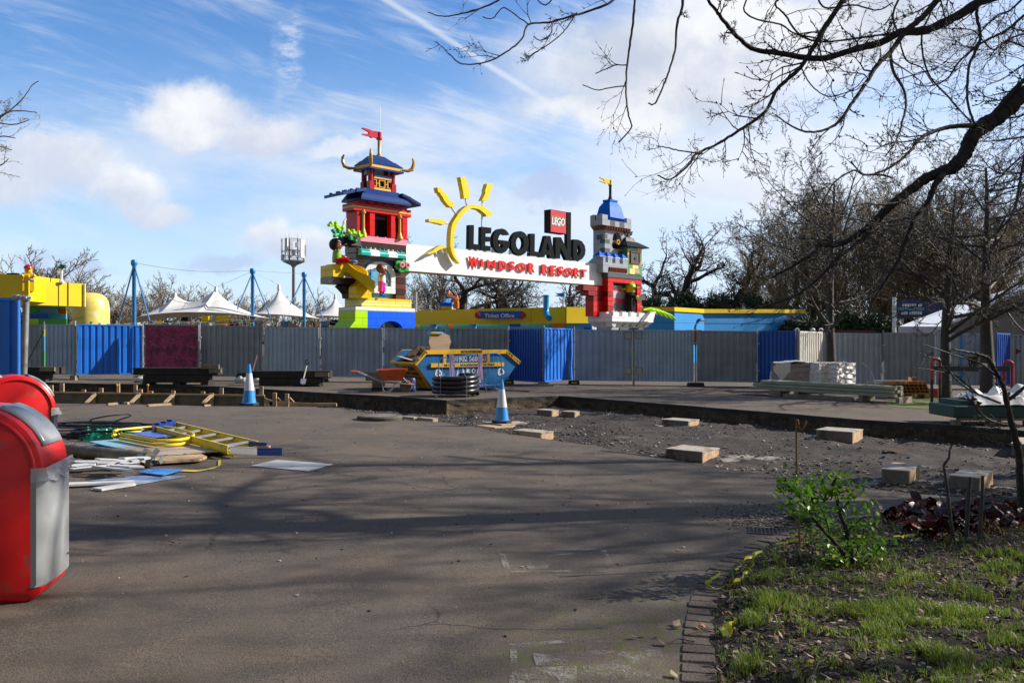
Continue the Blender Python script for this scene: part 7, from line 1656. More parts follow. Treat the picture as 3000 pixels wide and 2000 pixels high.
# firefighter in the castle recess
fb=gworld(1847,928,.35);ff=toyfig("toy_statue","black toy firefighter statue with lime helmet in the red recess",fb,TG+R(20),2.0*53/40*.86,(C_BLK,C_BLK,C_BLK,C_BLK,plastic("toy head yellow",(.80,.52,.0))),helmet=plastic("toy lime helmet",(.38,.62,.0)),arms='fwd',brim=True)
m_=MB();m_.lathe([(.14,0),(.2,.5),(.24,.52),(.18,.53)],(0,0,0),14,0,Matrix.Translation((.2,-.35,1.15)) @ Matrix.Rotation(R(70),4,'X') @ Matrix.Rotation(R(25),4,'Y'));props(m_.build("megaphone",C_WHITE,None,smooth=True),"white toy megaphone held by the firefighter statue","megaphone").matrix_world=Matrix.Translation(fb) @ Matrix.Rotation(TG+R(20),4,'Z')
def softkid(label,base,rz,h,skin,hair,shirt,trousers,shoes,pose,big_hair=False):
    """rounded child statue, one continuous body with hair and clothes as parts"""
    t=thing("toy_statue",label,"toy statue",base,rz);s=h
    m_=MB()
    if pose=='stand':
        legs=[((-.09,0,0),(-.10,0,.22),(-.07,0,.42)),((.10,0,0),(.10,-.02,.22),(.07,0,.42))]
        arms_=[((-.12,0,.66),(-.20,-.04,.55),(-.13,-.14,.62)),((.12,0,.66),(.22,-.05,.54),(.16,-.15,.46))] if 1 else None
        arms_[0]=((-.12,0,.66),(-.20,-.05,.60),(-.09,-.14,.72))
    else:
        legs=[((-.08,-.42,.12),(-.08,-.2,.2),(-.06,0,.16)),((.09,-.42,.10),(.09,-.2,.2),(.06,0,.16))]
        arms_=[((-.10,0,.42),(-.2,.0,.52),(-.16,-.02,.66)),((.10,0,.42),(.18,-.12,.32),(.14,-.22,.28))]
    tz0=.40 if pose=='stand' else .12
    for l in legs:m_.tube([Vector(p)*s for p in l],[.045*s,.05*s,.07*s],10)
    m_.tube([(0,0,tz0*s),(0,0,(tz0+.14)*s),(0,0,(tz0+.29)*s),(0,0,(tz0+.34)*s)],[.12*s,.115*s,.10*s,.05*s],12)
    for a in arms_:m_.tube([Vector(p)*s for p in a],[.045*s,.04*s,.035*s],8);m_.sphere(tuple(Vector(a[2])*s),.045*s,nu=8,nv=6)
    hz_=tz0+.44;m_.sphere((0,-.01*s,hz_*s),.125*s,.12*s,.13*s,nu=16,nv=10);m_.sphere((0,-.135*s,(hz_-.015)*s),.018*s,nu=6,nv=4)
    m_.build("body",skin,t,smooth=True)
    m_=MB();r_=.17 if big_hair else .145;m_.sphere((0,.035*s,(hz_+.035)*s),r_*s,r_*s,r_*s*1.0,nu=18,nv=12);m_.v=[(x*(1+.06*noise.noise(Vector((x*20,y*20,z*20)))),max(y,-.075*s) if z<(hz_+.06)*s else y,z) for x,y,z in m_.v];m_.build("hair",hair,t,smooth=True)
    m_=MB();m_.sphere((-.045*s,-.128*s,(hz_+.01)*s),.014*s,nu=6,nv=4);m_.sphere((.045*s,-.128*s,(hz_+.01)*s),.014*s,nu=6,nv=4);m_.build("eyes",C_BLK,t)
    m_=MB();m_.tube([(0,0,(tz0+.02)*s),(0,0,(tz0+.15)*s),(0,0,(tz0+.30)*s)],[.13*s,.125*s,.108*s],12);
    for a in arms_:m_.tube([Vector(a[0])*s,Vector(a[0]).lerp(Vector(a[1]),.5)*s],[.06*s,.055*s],8)
    m_.build("shirt",shirt,t,smooth=True)
    m_=MB()
    for l in legs:l=[Vector(p)*s for p in l];m_.tube([l[0].lerp(l[1],.65),l[1],l[2],l[2]+Vector((0,0,.04*s))],[.085*s,.08*s,.09*s,.10*s],10)
    m_.build("trousers",trousers,t,smooth=True)
    m_=MB()
    for l in legs:c=Vector(l[0])*s;m_.sphere((c.x,c.y-.03*s,c.z+.03*s),.055*s,.085*s,.04*s,nu=10,nv=6)
    m_.build("shoes",shoes,t,smooth=True);return t
softkid("toy child statue in white top and pink trousers standing before the arched window",gworld(1118,868,.36),TG+R(35),1.52,C_SKIN,plastic("auburn hair",(.10,.02,.012),.5),mat("flowery white shirt",(.7,.62,.6),.5,c2=(.5,.1,.2),c2scale=14,c2lo=.6,c2hi=.65),plastic("toy magenta",(.62,.03,.30)),C_BLUE,'stand')
softkid("toy child statue with curly dark hair sitting at the top of the yellow slide",gworld(987,783,.15),TG+R(60),1.75,C_SKIN,plastic("dark curly hair",(.018,.008,.006),.6),plastic("toy leaf green",(.25,.45,.05)),C_RED,C_MED,'sit',True)
# ------------------------------------------------------------ buildings beyond the fence
YF=mat("yellow fascia cladding",(.78,.55,.0),.4,var=.05,scale=.6);YF2=YF
LBW=mat("light blue wall",(.09,.40,.66),.5,var=.06,scale=.4);MBW=mat("strong blue wall",(.02,.27,.66),.5,var=.06,scale=.4)
SEAM=mat("panel seam",(.25,.18,.02),.6)
def wall(mb,pts,d0_list,ztop_px,zbot_px,thick=.3,m=0):
    """wall through plan points given as (px, depth) with picture heights for top and bottom"""
    for i in range(len(pts)-1):
        (a,da),(b,db)=pts[i],pts[i+1]
        A=P(a,ztop_px[i],da);B=P(b,ztop_px[i+1],db);A0=P(a,zbot_px[i],da);B0=P(b,zbot_px[i+1],db);n_=Vector((B.y-A.y,-(B.x-A.x),0)).normalized()*-thick
        if n_.y<0:n_=-n_
        v=[A0,B0,B,A];mb.add(v+[p+n_ for p in v],[(0,1,2,3),(7,6,5,4),(0,4,5,1),(1,5,6,2),(2,6,7,3),(3,7,4,0)],m)
d=62.0
t=thing("ticket_office","long low ticket building with yellow fascia and light blue wall behind the gate","building",P(1470,1060,d))
m_=MB();wall(m_,[(1150,d+3),(1440,d),(1660,d),(1735,d+1)],None,[911,904,899,900],[950,948.5,946.5,946.5]);fa=m_.build("fascia",YF,t,world=True)
m_=MB()
for px in (1250,1307,1380,1462,1556,1658):a=P(px,900,d);z0=P(px,947,d).z;z1=P(px,903 if px>1400 else 906,d).z;m_.box(a.x-.012,a.x+.012,d-.02+(3*(1440-px)/290 if px<1440 else 0),d-.004+(3*(1440-px)/290 if px<1440 else 0),z0,z1)
m_.build("fascia_seam",SEAM,fa,world=True)
m_=MB();wall(m_,[(1150,d+3.6),(1440,d+.6),(1735,d+.6)],None,[949,949,946],[1060,1060,1060]);wl_=m_.build("wall",LBW,t,world=True)
m_=MB();
for (xa,xb,ya,yb_,mi) in ((1215,1231,953,962,0),(1309,1331,950,961,1),(1320,1342,961,966,0),(1493,1525,948,957,2),(1507,1538,958,966,4),(1603,1654,960,966,0),(1619,1654,948,958,1),(1693,1730,948,959,3),(1711,1731,959,970,2)):
    off_=3*(1440-xa)/290 if xa<1440 else 0
    a=P(xa,ya,d+.5+off_);b=P(xb,yb_,d+.5+off_);m_.box(a.x,b.x,a.y-.12,a.y-.02,b.z,a.z,mi)
m_.build("coloured_bricks",[C_YEL,C_ORG,C_BLUE,C_MED,C_LG],wl_,world=True)
for px in (1270,1386):
    m_=MB();a=P(px,950,d+.2+3*(1440-px)/290);m_.lathe([(.28,0),(.28,a.z-gz(a.x))],(a.x,a.y,gz(a.x)),12);m_.build("column",C_MED,t,world=True,smooth=True)
m_=MB();a=P(1399,912,d);b=P(1533,934,d);m_.box(a.x,b.x,d-.45,d-.25,b.z,a.z,0);sg_=m_.build("sign_panel",plastic("sign blue",(.01,.10,.50),.4),t,world=True)
m_=MB();m_.box(a.x+.1,b.x-.1,d-.249,d-.03,b.z+.1,a.z-.1);m_.build("sign_backing",C_BLUE,sg_,world=True)
m_=MB();c0=P(1419,929.5,d-.46);c1=P(1507,917.5,d-.46);text_mb(m_,"Ticket Office",Matrix.Translation((c0.x,d-.46,c0.z-.02)),ext=.02,bold=.022,fit=(c1.x-c0.x,c1.z-c0.z));m_.build("sign_lettering",C_WHITE,sg_,world=True)
for px in (1399,1533):m_=MB();c=P(px,923,d-.5);m_.lathe([(.21,0),(.21,.1),(.16,.14)],(0,0,0),18,0,Matrix.Translation(c) @ Matrix.Rotation(R(90),4,'X'));m_.build("red_disc",plastic("deep red disc",(.42,.01,.01)),sg_,world=True,smooth=True)
t=thing("vent_pipe","bent blue toy pipe rising above the yellow ticket office roof","pipe",P(1601,938,d-.6))
m_=MB();pts=[P(1600,866,d-.3),P(1600,910,d-.3),P(1601,920,d-.5),P(1605,928,d-.9),P(1610,932,d-1.4)];m_.tube(pts,.21+.0*1,14);m_.tube([P(1600,864,d-.3),P(1600,869,d-.3)],.23,14);m_.v=[(v[0],v[1],v[2]) for v in m_.v];m_.build("pipe",plastic("toy pipe blue",(.02,.24,.55)),t,world=True,smooth=True)
def smallflag(px,ytop,ybot,dd,cols,label,fw=24,left=True):
    t=thing("toy_flag",label,"flag",P(px,ybot,dd))
    m_=MB();m_.lathe([(.13,0),(.13,.10),(.07,.16),(.06,(ybot-ytop)*dd/F)],P(px,ybot,dd),8);m_.build("pole",cols[0],t,world=True)
    s_=-1 if left else 1;h_=12*dd/F;w_=fw*dd/F;c=P(px,ytop,dd);sh=[(0,0),(s_*w_*.35,.02),(s_*w_*.5,h_*.1),(s_*w_,h_*.1),(s_*w_*.6,h_*.5),(s_*w_,h_*.9),(s_*w_*.4,h_*.85),(0,h_)]
    m_=MB();m_.prism([(c.x+x,c.z-h_+z) for x,z in sh],dd-.05,dd+.05);m_.lathe([(.09,0),(.09,h_*1.05)],(c.x,dd,c.z-h_),8);m_.build("flag",cols[1],t,world=True)
smallflag(1651,857,899,d+.5,(C_WHITE,plastic("toy pipe blue",(.02,.24,.55))),"white pole with a blue swallowtail toy flag on the ticket office roof",fw=26)
TR=plastic("toy helmet red",(.55,.01,.015));TY=plastic("toy head yellow",(.80,.52,.0))
q=MB();a=P(1293,906,61.5);b=P(1325,888,61.5);mid=P(1313,890,61.5)
q.box(a.x,mid.x,60.9,61.9,a.z,a.z+.19,1);q.box(mid.x+.002,b.x,60.9,61.9,a.z,a.z+.19,1);q.box(a.x,b.x,60.9,61.9,a.z+.192,b.z,0);studs(q,a.x,b.x,60.95,61.85,b.z,4,2,.06,.05)
props(q.build("toy_brick",[C_BLUE,C_YEL],None,world=True),"blue brick on a yellow brick carrying one toy builder on the ticket office roof","toy brick")
c=P(1312,888,61.4);toyfig("toy_statue","toy builder with red helmet and dark top standing on the blue and yellow bricks",c,R(35),.98,(C_AZ,C_AZ,C_NAVY,C_NAVY,TY),helmet=TR,arms='fwd',group="toy builders passing a brick")
c=P(1337,903.5,61.0);toyfig("toy_statue","orange toy builder with red helmet standing lower and reaching up on the ticket office roof",c,R(-30),1.0,(C_ORG,C_ORG,C_ORG,TY,TY),helmet=TR,arms='up',group="toy builders passing a brick")
q=MB();c0=P(1315,867,60.7);c1=P(1336,874,60.3);dd_=c1-c0;M=Matrix.Translation((c0+c1)/2) @ Matrix.Rotation(R(24),4,'Y') @ Matrix.Rotation(R(-20),4,'X')
q.box(-.36,.36,-.14,.14,-.09,.07,0,M);[q.lathe([(.055,.07),(.055,.115)],(-.27+.18*i,-.07+.14*j,0),8,0,M) for i in range(4) for j in range(2)]
props(q.build("toy_brick",plastic("toy salmon brick",(.72,.24,.08)),None,world=True),"orange toy brick carried between the two builders","toy brick")
q=MB();a=P(1427,899,63);q.box(a.x,a.x+.28,63,63.3,a.z-.2,P(1427,890,63).z);props(q.build("roof_box",C_BLK,None,world=True),"small black box on the ticket office roof","roof box")
for i,(px,yt,yb_,lb) in enumerate(((1263,870,912,"thin lightning rod at the left end of the ticket office roof"),(1364,890,908,"short thin rod right of the toy builders"),(1440,888,904,"thin rod beside the small black roof box"),(1686,858,900,"thin rod on the roof left of the castle tower"),(1220,855,910,"blue and white striped pole right of the pagoda tower base"))):
    q=MB();q.tube([P(px,yb_+4,62.5),P(px,yt,62.5)],.025 if px != 1220 else .07,5);props(q.build("roof_rod",GALV if px != 1220 else C_WHITE,None,world=True),lb,"rod")
# blue building right of the castle tower
t=thing("blue_building","blue walled building with a yellow roof band right of the castle tower","building",P(2060,1060,66))
pl_=[(1800,66.5),(1976,66),(2063,70),(2300,74),(2360,76)]
m_=MB();wall(m_,pl_,None,[899,899.5,905,906,907],[912,912,917,917,918]);m_.build("roof_band",YF,t,world=True)
m_=MB();wall(m_,[(a,b+.25) for a,b in pl_],None,[911.5,911.5,916.5,916.5,917],[1060]*5,thick=.25);w_=m_.build("wall",MBW,t,world=True)
m_=MB();wall(m_,[(a,b+.22) for a,b in pl_],None,[944,944.5,946,947,947],[944.7,945.2,946.7,947.7,947.7],thick=.02);m_.build("seam",mat("dark blue seam",(.01,.1,.3)),w_,world=True)
m_=MB();a=P(2052,934,69.2);m_.box(a.x-.05,a.x+.05,69.2,69.6,a.z-.2,a.z+.05);m_.frust((a.x+.05,a.x+.5,69.0,69.3),(a.x+.06,a.x+.45,69.05,69.25),a.z-.22,a.z-.12);m_.build("wall_lamp",GALV,t,world=True)
m_=MB();a=P(2012,966,64);b=P(2055,1010,64);m_.box(a.x,b.x,64,64.2,b.z,a.z-.12,0);m_.box(a.x-.02,b.x+.02,63.95,64.25,a.z-.119,a.z,1);props(m_.build("brick_panel",[mat("brick red print",(.42,.09,.04),c2=(.3,.2,.15),c2scale=9),C_YEL],None,world=True),"low brick red board with a yellow top peeping over the fence below the wall lamp","sign board")
t=thing("shelter_roof","low maroon shelter roof with white round lamps just above the white hoarding panel","shelter",P(2400,1000,45))
m_=MB();wall(m_,[(2290,45),(2500,45),(2560,45)],None,[968,967,969],[1050,1050,1050],thick=1.0);m_.build("roof",mat("maroon roof",(.10,.02,.03),.6),t,world=True)
for px in (2335,2381,2405):m_=MB();c=P(px,966,44.7);m_.sphere(tuple(c),.13,.13,.10,nu=10,nv=6);m_.build("lamp",C_WHITE,t,world=True,smooth=True)
# yellow building on the left
t=thing("yellow_building","yellow walled building with green and blue bricks below at the far left","building",P(120,1050,44))
d0=40
m_=MB();wall(m_,[(-300,d0),(84,d0+.0)],None,[793,805.5],[866,882],thick=3);m_.build("fascia",YF,t,world=True)
m_=MB();wall(m_,[(84.5,d0+.8),(247,d0+3)],None,[823,831],[892.5,898],thick=3);fa=m_.build("fascia",YF,t,world=True)
m_=MB();wall(m_,[(243.5,d0+2.9),(248.5,d0+2.92)],None,[832,831],[898,898],thick=.2);m_.build("corner_trim",C_LYEL,fa,world=True)
m_=MB();wall(m_,[(75,d0+2.5),(197,d0+4)],None,[893,895],[1060,1060],thick=.3);w_=m_.build("wall",C_GREEN,t,world=True)
m_=MB()
for (xa,xb,ya,yb_,mi) in ((75,197,934,960,0),(118,170,903,918,1),(171,197,904,919,2),(88,144,918,933,3),(144,197,919,934,4),(75,116,934,950,5),(116,171,934,950,4),(171,197,935,951,3)):
    dd=d0+2.4+1.5*(xa-75)/122;a=P(xa,ya,dd);b=P(xb,yb_,dd);m_.box(a.x,b.x-.02,dd-.03-.01*mi,dd-.005,b.z,a.z,mi)
m_.build("coloured_bricks",[C_GREEN,C_MED,C_ORG,C_BLUE,C_AZ,C_LIME],w_,world=True)
m_=MB();
for px,dd in ((173,d0+1.97),(201,d0+2.34)):a=P(px,826,dd);b=P(px,895,dd);m_.box(a.x-.015,a.x+.015,dd-.04,dd-.005,b.z,a.z)
m_.build("seam",SEAM,fa,world=True)
m_=MB();a=P(145,824,d0+3);m_.box(a.x,a.x+.35,d0+3,d0+3.3,a.z-.1,a.z+.1);a=P(20,802,d0+1);m_.box(a.x,a.x+.5,d0+1,d0+1.2,a.z-.1,a.z+.04);props(m_.build("roof_box",C_BLK,None,world=True),"flat black boxes on the roof of the yellow building","roof box")
c=P(74,818,d0-.1);tf=toyfig("toy_statue","toy builder statue with a red helmet peering over the edge of the yellow building roof",c+Vector((0,.25,-.55)),R(30),1.30,(TY,TY,TY,plastic("toy vest orange",(.6,.15,.02)),TY),helmet=TR,arms='fwd')
m_=MB();a=P(78,817,d0-.6);m_.tube([a+Vector((0,.4,0)),a+Vector((.12,0,-.02)),a+Vector((.3,-.1,-.1))],.05,6);m_.box(a.x+.32,a.x+.5,d0-.9,d0-.8,a.z-.16,a.z-.08);props(m_.build("spanner",GALV,None,world=True),"grey toy spanner held over the edge by the roof builder","spanner")
smallflag(180,775,829,d0+2,(C_WHITE,plastic("toy dark green",(.0,.10,.05))),"white pole with a dark green toy flag on the yellow building",fw=14,left=False)
t=thing("yellow_dome","rounded pale yellow dome roof behind the yellow building","dome",P(270,950,52))
m_=MB();c=P(262,946,54);zt_=P(262,857,54).z;m_.lathe([(1.15,0),(1.15,zt_-1.0),(1.10,zt_-.6),(.95,zt_-.3),(.7,zt_-.1),(.4,zt_-.02),(0,zt_)],(P(293,946,54).x-.65,54,0),28);m_.build("dome",mat("pale yellow dome",(.74,.60,.14),.4,var=.1,c2=(.75,.70,.4),c2scale=1.5,c2lo=.55,c2hi=.7),t,world=True,smooth=True)
# ------------------------------------------------------------ tensile tents with blue masts
TW=mat("white tent membrane",(.66,.65,.63),.55,var=.06,scale=.5,c2=(.42,.38,.34),c2scale=.8,c2lo=.6,c2hi=.8)
TBL=mat("blue mast paint",(.03,.22,.56),.4,var=.08)
def tent(label,peaks,corners,dp):
    """peaks: (px,py,d); corners: low edge points (px,py,d) left to right, front then back"""
    c0=P(*corners[0]);t=thing("tensile_tent",label,"tent",(P(*peaks[0]).x,peaks[0][2],0),0,"white tensile tents")
    xl=P(*corners[0]).x;xr=P(*corners[1]).x;d_=peaks[0][2];zl=P(*corners[0]).z;zr=P(*corners[1]).z
    m_=MB();nx,ny=60,16;pk=[(P(*p).x,P(*p).z) for p in peaks]
    for i in range(nx+1):
        for j in range(ny+1):
            u_=i/nx;v_=j/ny*2-1;x=xl+(xr-xl)*u_;sag=math.sin(math.pi*u_);base=zl+(zr-zl)*u_
            hw_=dp*(.25+.75*sag)*.5;y=d_+hw_*v_
            ze=base+sag*(.42 if len(peaks)>1 else .12);z=ze
            for (px_,pz_) in pk:
                r=math.hypot((x-px_)/((px_-xl) if x<px_ else (xr-px_)),(y-d_)/(dp*.5));
                e=math.exp(-r*4.0)*max(0,1-r) if r<1 else 0;hh=(pz_-ze);z=max(z,ze+hh*((max(0,1-r))**1.9*.78+.22*math.exp(-r*12)))
            if len(pk)==2 and pk[0][0]<x<pk[1][0]:
                k_=(x-pk[0][0])/(pk[1][0]-pk[0][0]);zc_=pk[0][1]*(1-k_)+pk[1][1]*k_-.62*math.sin(math.pi*k_)**.6;z=max(z,ze+(zc_-ze)*(1-abs(v_))**1.3)
            m_.v.append((x,y,z))
    for i in range(nx):
        for j in range(ny):m_.f.append((i*(ny+1)+j,(i+1)*(ny+1)+j,(i+1)*(ny+1)+j+1,i*(ny+1)+j+1));m_.m.append(0)
    m_.build("membrane",TW,t,world=True,smooth=True,fixn=False)
    for px_,pz_ in pk:q=MB();q.lathe([(.14,-.25),(.10,0),(.07,.12)],(px_,d_,pz_),10);q.tube([(px_,d_,pz_+.05),(px_-.55,d_,pz_+.42)],.03,5);q.build("peak_cap",TW,t,world=True,smooth=True)
tent("long white tent with two peaks behind the magenta board",[(512.6,862,52),(632.6,845,52)],[(366,947,52),(792,932,52)],6)
tent("single peaked white tent between the second and third blue masts",[(817,838,58)],[(735,925,58),(945,934,58)],6)
tent("single peaked white tent partly hidden by the pagoda tower",[(982,866,64)],[(905,931,64),(1062,934,64)],6)
for (px,yt,yb_,dd,l,r_,lb) in ((393,761,952,46,(347,943),(438,939),"tallest blue mast with two stays left of the long tent"),(740,786,955,51,(695,905),(792,929),"blue mast with stays between the first and second tents"),(891,797,955,54,(850,893),(946,933),"blue mast with stays left of the pagoda tower")):
    t=thing("tent_mast",lb,"mast",(P(px,yb_,dd).x,dd,gz(P(px,yb_,dd).x)),0,"blue masts of the tents")
    m_=MB();b=P(px,yb_,dd);tp=P(px,yt,dd);m_.lathe([(.105,0),(.105,tp.z-gz(b.x)-.35),(.17,tp.z-gz(b.x)-.25),(.17,tp.z-gz(b.x)-.1),(.12,tp.z-gz(b.x))],(b.x,dd,gz(b.x)),12);m_.build("pole",TBL,t,world=True,smooth=True)
    for (a,c) in (l,r_):m_=MB();e=P(a,c,dd-1.0);m_.tube([Vector((b.x,dd,tp.z-.25)),e],.04,6);m_.build("stay",TBL,t,world=True)
    m_=MB();e=P(px-46,yt+130,dd-1.5);m_.tube([Vector((b.x,dd,tp.z-.2)),e],.01,3);m_.build("guy_wire",GALV,t,world=True)
q=MB();A=P(393,770,46);B=P(740,792,51);q.tube([A.lerp(B,i/10)+Vector((0,0,-.25*math.sin(math.pi*i/10))) for i in range(11)],.012,3);q.tube([P(740,793,51),P(891,802,54)],.01,3);q.tube([P(891,803,54),P(982,862,64)],.01,3);q.tube([P(740,795,51),P(632,842,52)],.01,3);q.tube([P(740,797,51),P(820,836,58)],.01,3)
props(q.build("mast_cables",mat("thin grey cable",(.3,.3,.32)),None,world=True),"thin cables slung between the blue masts and tent peaks","cable")
# telecom mast
dd=75.0;t=thing("telecom_mast","grey telecom mast with a round cage of white antenna panels left of the pagoda tower","mast",(P(860,1000,dd).x,dd,0))
cx=P(860,1000,dd).x;zt=P(860,777,dd).z
m_=MB();m_.lathe([(.17,0),(.13,zt-.2),(.28,zt),(.95,zt+.3),(.95,zt+.36)],(cx,dd,0),14);m_.build("pole",mat("mast steel",(.28,.30,.33),.5,.3),t,world=True,smooth=True)
z1=P(860,698,dd).z;m_=MB()
for rr,zz in ((1.02,zt+.4),(1.0,zt+1.2),(.72,z1-.1),(.72,z1-1.1),(1.05,zt+.75)):m_.tube([(cx+rr*math.cos(R(20*i)),dd+rr*math.sin(R(20*i)),zz) for i in range(19)],.03,4)
for i in range(6):a=R(60*i+12);m_.tube([(cx+.72*math.cos(a),dd+.72*math.sin(a),zt+.3),(cx+.72*math.cos(a),dd+.72*math.sin(a),z1-.05)],.035,4);m_.tube([(cx+.72*math.cos(a),dd+.72*math.sin(a),z1-.05),(cx+.72*math.cos(a),dd+.72*math.sin(a),z1+.45)],.008,3);m_.tube([(cx+.72*math.cos(a),dd+.72*math.sin(a),zt+.4),(cx+.72*math.cos(a+.5),dd+.72*math.sin(a+.5),zt+1.3)],.02,4)
m_.build("cage",mat("dark cage steel",(.10,.105,.11),.5,.3),t,world=True)
for a,w_,h0,h1 in ((200,.10,.5,2.3),(330,.22,.6,2.2),(250,.10,1.2,2.3),(20,.12,.7,1.8),(120,.2,.7,2.2),(285,.14,.8,1.2),(300,.12,1.5,1.9),(160,.12,.5,1.0),(350,.14,.35,.8),(215,.2,.4,.75)):
    an=R(a);M=Matrix.Translation((cx+1.0*math.cos(an),dd+1.0*math.sin(an),zt)) @ Matrix.Rotation(an,4,'Z');m_=MB();m_.box(-.07,.07,-w_,w_,h0,h1,0,M);m_.build("antenna_panel",C_LG if h1-h0<.6 else C_WHITE,t,world=True)
# market stalls, bunting seen over the fence on the left
rng=random.Random(11)
cols=[C_ORG,C_YEL,C_RED,C_LG,C_WHITE,C_MED,C_TANB,C_BLK]
for i,(xa,xb,yt,dd,lb) in enumerate(((255,330,932,55,"patchwork stall front in orange and white below the dome"),(340,400,940,55,"patchwork stall front at the foot of the tallest mast"),(430,520,940,56,"orange and yellow patchwork stall under the left part of the long tent"),(530,690,925,57,"grey and yellow patchwork stall with a raised grey block under the long tent"),(820,960,940,58,"red and yellow patchwork stall between the masts and the tower"),(965,1000,936,58,"small orange patchwork stall beside the tower foot"))):
    t=thing("market_stall",lb,"stall",P(xa,1050,dd),0,"colourful stalls behind the fence");m_=MB();a=P(xa,yt,dd);b=P(xb,yt,dd);n_=int((b.x-a.x)/.42);hh=a.z-.3
    for r_ in range(7):
        for c_ in range(n_):
            x=a.x+(b.x-a.x)*c_/n_;z=.3+hh*r_/7;
            if r_==6 and rng.random()<.35:continue
            m_.box(x+.005,x+(b.x-a.x)/n_-.005,dd+rng.random()*.3,dd+.6,z,z+hh/7-.01,rng.choice([0,1,2,3,4,5,6,6,7,7,1] if i != 3 else [3,1,3,6,7,4,1]))
    m_.build("brick_front",cols,t,world=True)
FLC=[plastic("bunting pink",(.7,.2,.4),.6),plastic("bunting blue",(.1,.35,.7),.6),plastic("bunting yellow",(.75,.55,.1),.6),plastic("bunting white",(.7,.7,.7),.6),plastic("bunting green",(.15,.5,.3),.6)]
for (xa,ya,xb,yb_,dd,lb) in ((375,946,792,931,44,"string of bunting running up to the second mast stay"),(792,931,946,935,44,"string of bunting between the stays of two masts"),(440,940,745,945,47,"lower string of bunting below the long tent"),(946,934,1010,948,44,"short string of bunting sloping to the tower base"),(255,940,380,947,44,"string of bunting left of the tallest mast")):
    t=thing("bunting",lb,"bunting",P(xa,ya,dd),0,"strings of bunting");A=P(xa,ya,dd);B=P(xb,yb_,dd);L=(B-A).length;n_=max(2,int(L/.42));m_=MB();pts=[A.lerp(B,i/n_)+Vector((0,0,-.10*abs(math.sin(math.pi*i/6)))) for i in range(n_+1)];m_.tube(pts,.01,3);m_.build("line",WPL,t,world=True)
    for i in range(n_):
        m_=MB();p=pts[i].lerp(pts[i+1],.5);tw_=rng.uniform(-.5,.5);w_=Vector((.085*math.cos(tw_),.085*math.sin(tw_),0));m_.add([p-w_,p+w_,p+Vector((rng.uniform(-.08,.08),rng.uniform(-.05,.05),-.20))],[(0,1,2)]);m_.build("pennant",rng.choice(FLC),t,world=True,fixn=False)
# marquee and banner on the right
t=thing("marquee","white gabled marquee with a grey end wall behind the fence at the right","tent",P(2800,1050,50))
MW_=mat("white marquee roof",(.72,.74,.80),.5,var=.03);GWL=mat("grey marquee wall",(.17,.165,.165),.8,var=.06)
m_=MB();A=[P(2635,965,50),P(2762,965,50),P(2762,955,49),P(2635,955,50)]
def face3(m_,pts,th=Vector((0,.08,-.05)),mi=0):n_=len(pts);m_.add(pts+[p+th for p in pts],[tuple(range(n_)),tuple(reversed(range(n_,2*n_)))]+[(i,i+n_,(i+1) %n_+n_,(i+1) %n_) for i in range(n_)],mi)
m_=MB();face3(m_,[P(2634,956,48),P(2762,956,46),P(2990,850,46),P(3120,790,46),P(3120,780,62),P(2960,845,62),P(2780,900,62)]);m_.build("roof",MW_,t,world=True)
m_=MB();face3(m_,[P(2634,957,48),P(2762,957,46),P(2762,1060,46),P(2634,1060,48)],Vector((0,.1,0)));m_.build("side_wall",mat("white canvas wall",(.50,.52,.58),.6),t,world=True)
m_=MB();face3(m_,[P(2763,960,46.1),P(2990,858,46.1),P(3120,798,46.1),P(3120,1060,46.1),P(2763,1060,46.1)],Vector((0,.1,0)));w_=m_.build("end_wall",GWL,t,world=True)
m_=MB();a=P(2778,956,46);m_.box(a.x,a.x+.2,45.9,46.05,a.z-1.5,a.z);m_.build("door_gap",C_DG,w_,world=True)
m_=MB();m_.tube([P(2762,957,45.9),P(2990,855,45.9),P(3120,795,45.9)],.08,6);m_.build("edge_beam",MW_,t,world=True)
t=thing("banner","dark blue banner with light blue and white lettering behind the middle right tree","banner",P(2700,1000,64))
m_=MB();face3(m_,[P(2625,878,64),P(2768,872,64),P(2768,906,64),P(2690,930,64),P(2625,934,64)],Vector((0,.1,0)));bn_=m_.build("cloth",mat("navy banner print",(.02,.035,.13),.6,c2=(.04,.10,.3),c2scale=1.2),t,world=True)
m_=MB();face3(m_,[P(2768.5,872,64),P(2835,868,64),P(2835,882,64),P(2768.5,908,64)],Vector((0,.1,0)));m_.build("cloth",mat("light blue banner print",(.05,.25,.65),.6,c2=(.5,.05,.03),c2scale=2.0,c2lo=.68,c2hi=.7),t,world=True)
m_=MB()
for s_,xa,xb,ya,yb_ in (("EXPLORE",2640,2695,891,898),("MORE",2640,2700,912,921)):a=P(xa,yb_,63.93);b=P(xb,ya,63.93);text_mb(m_,s_,Matrix.Translation((a.x,63.95,a.z)),ext=.01,bold=.03,fit=(b.x-a.x,b.z-a.z),m=0)
m_=MB()
rr=random.Random(5)
for (ya,yb_,xa,xb,mi) in ((890,898,2644,2702,0),(901,908,2632,2708,1),(912,921,2641,2706,0)):
    x=xa
    while x<xb-4:
        w_=rr.uniform(3.5,6);a=P(x,yb_,63.95);b=P(x+w_,ya,63.95);m_.box(a.x,b.x,63.94,63.98,a.z,b.z,mi);x+=w_+1.8+(4 if rr.random()<.12 else 0)
m_.build("lettering",[C_WHITE,C_AZ],bn_,world=True)
m_=MB();a=P(2620,1000,64);m_.tube([(a.x,64,0),(a.x,64,P(2620,870,64).z)],.16,8);m_.build("pole",C_WHITE,t,world=True)

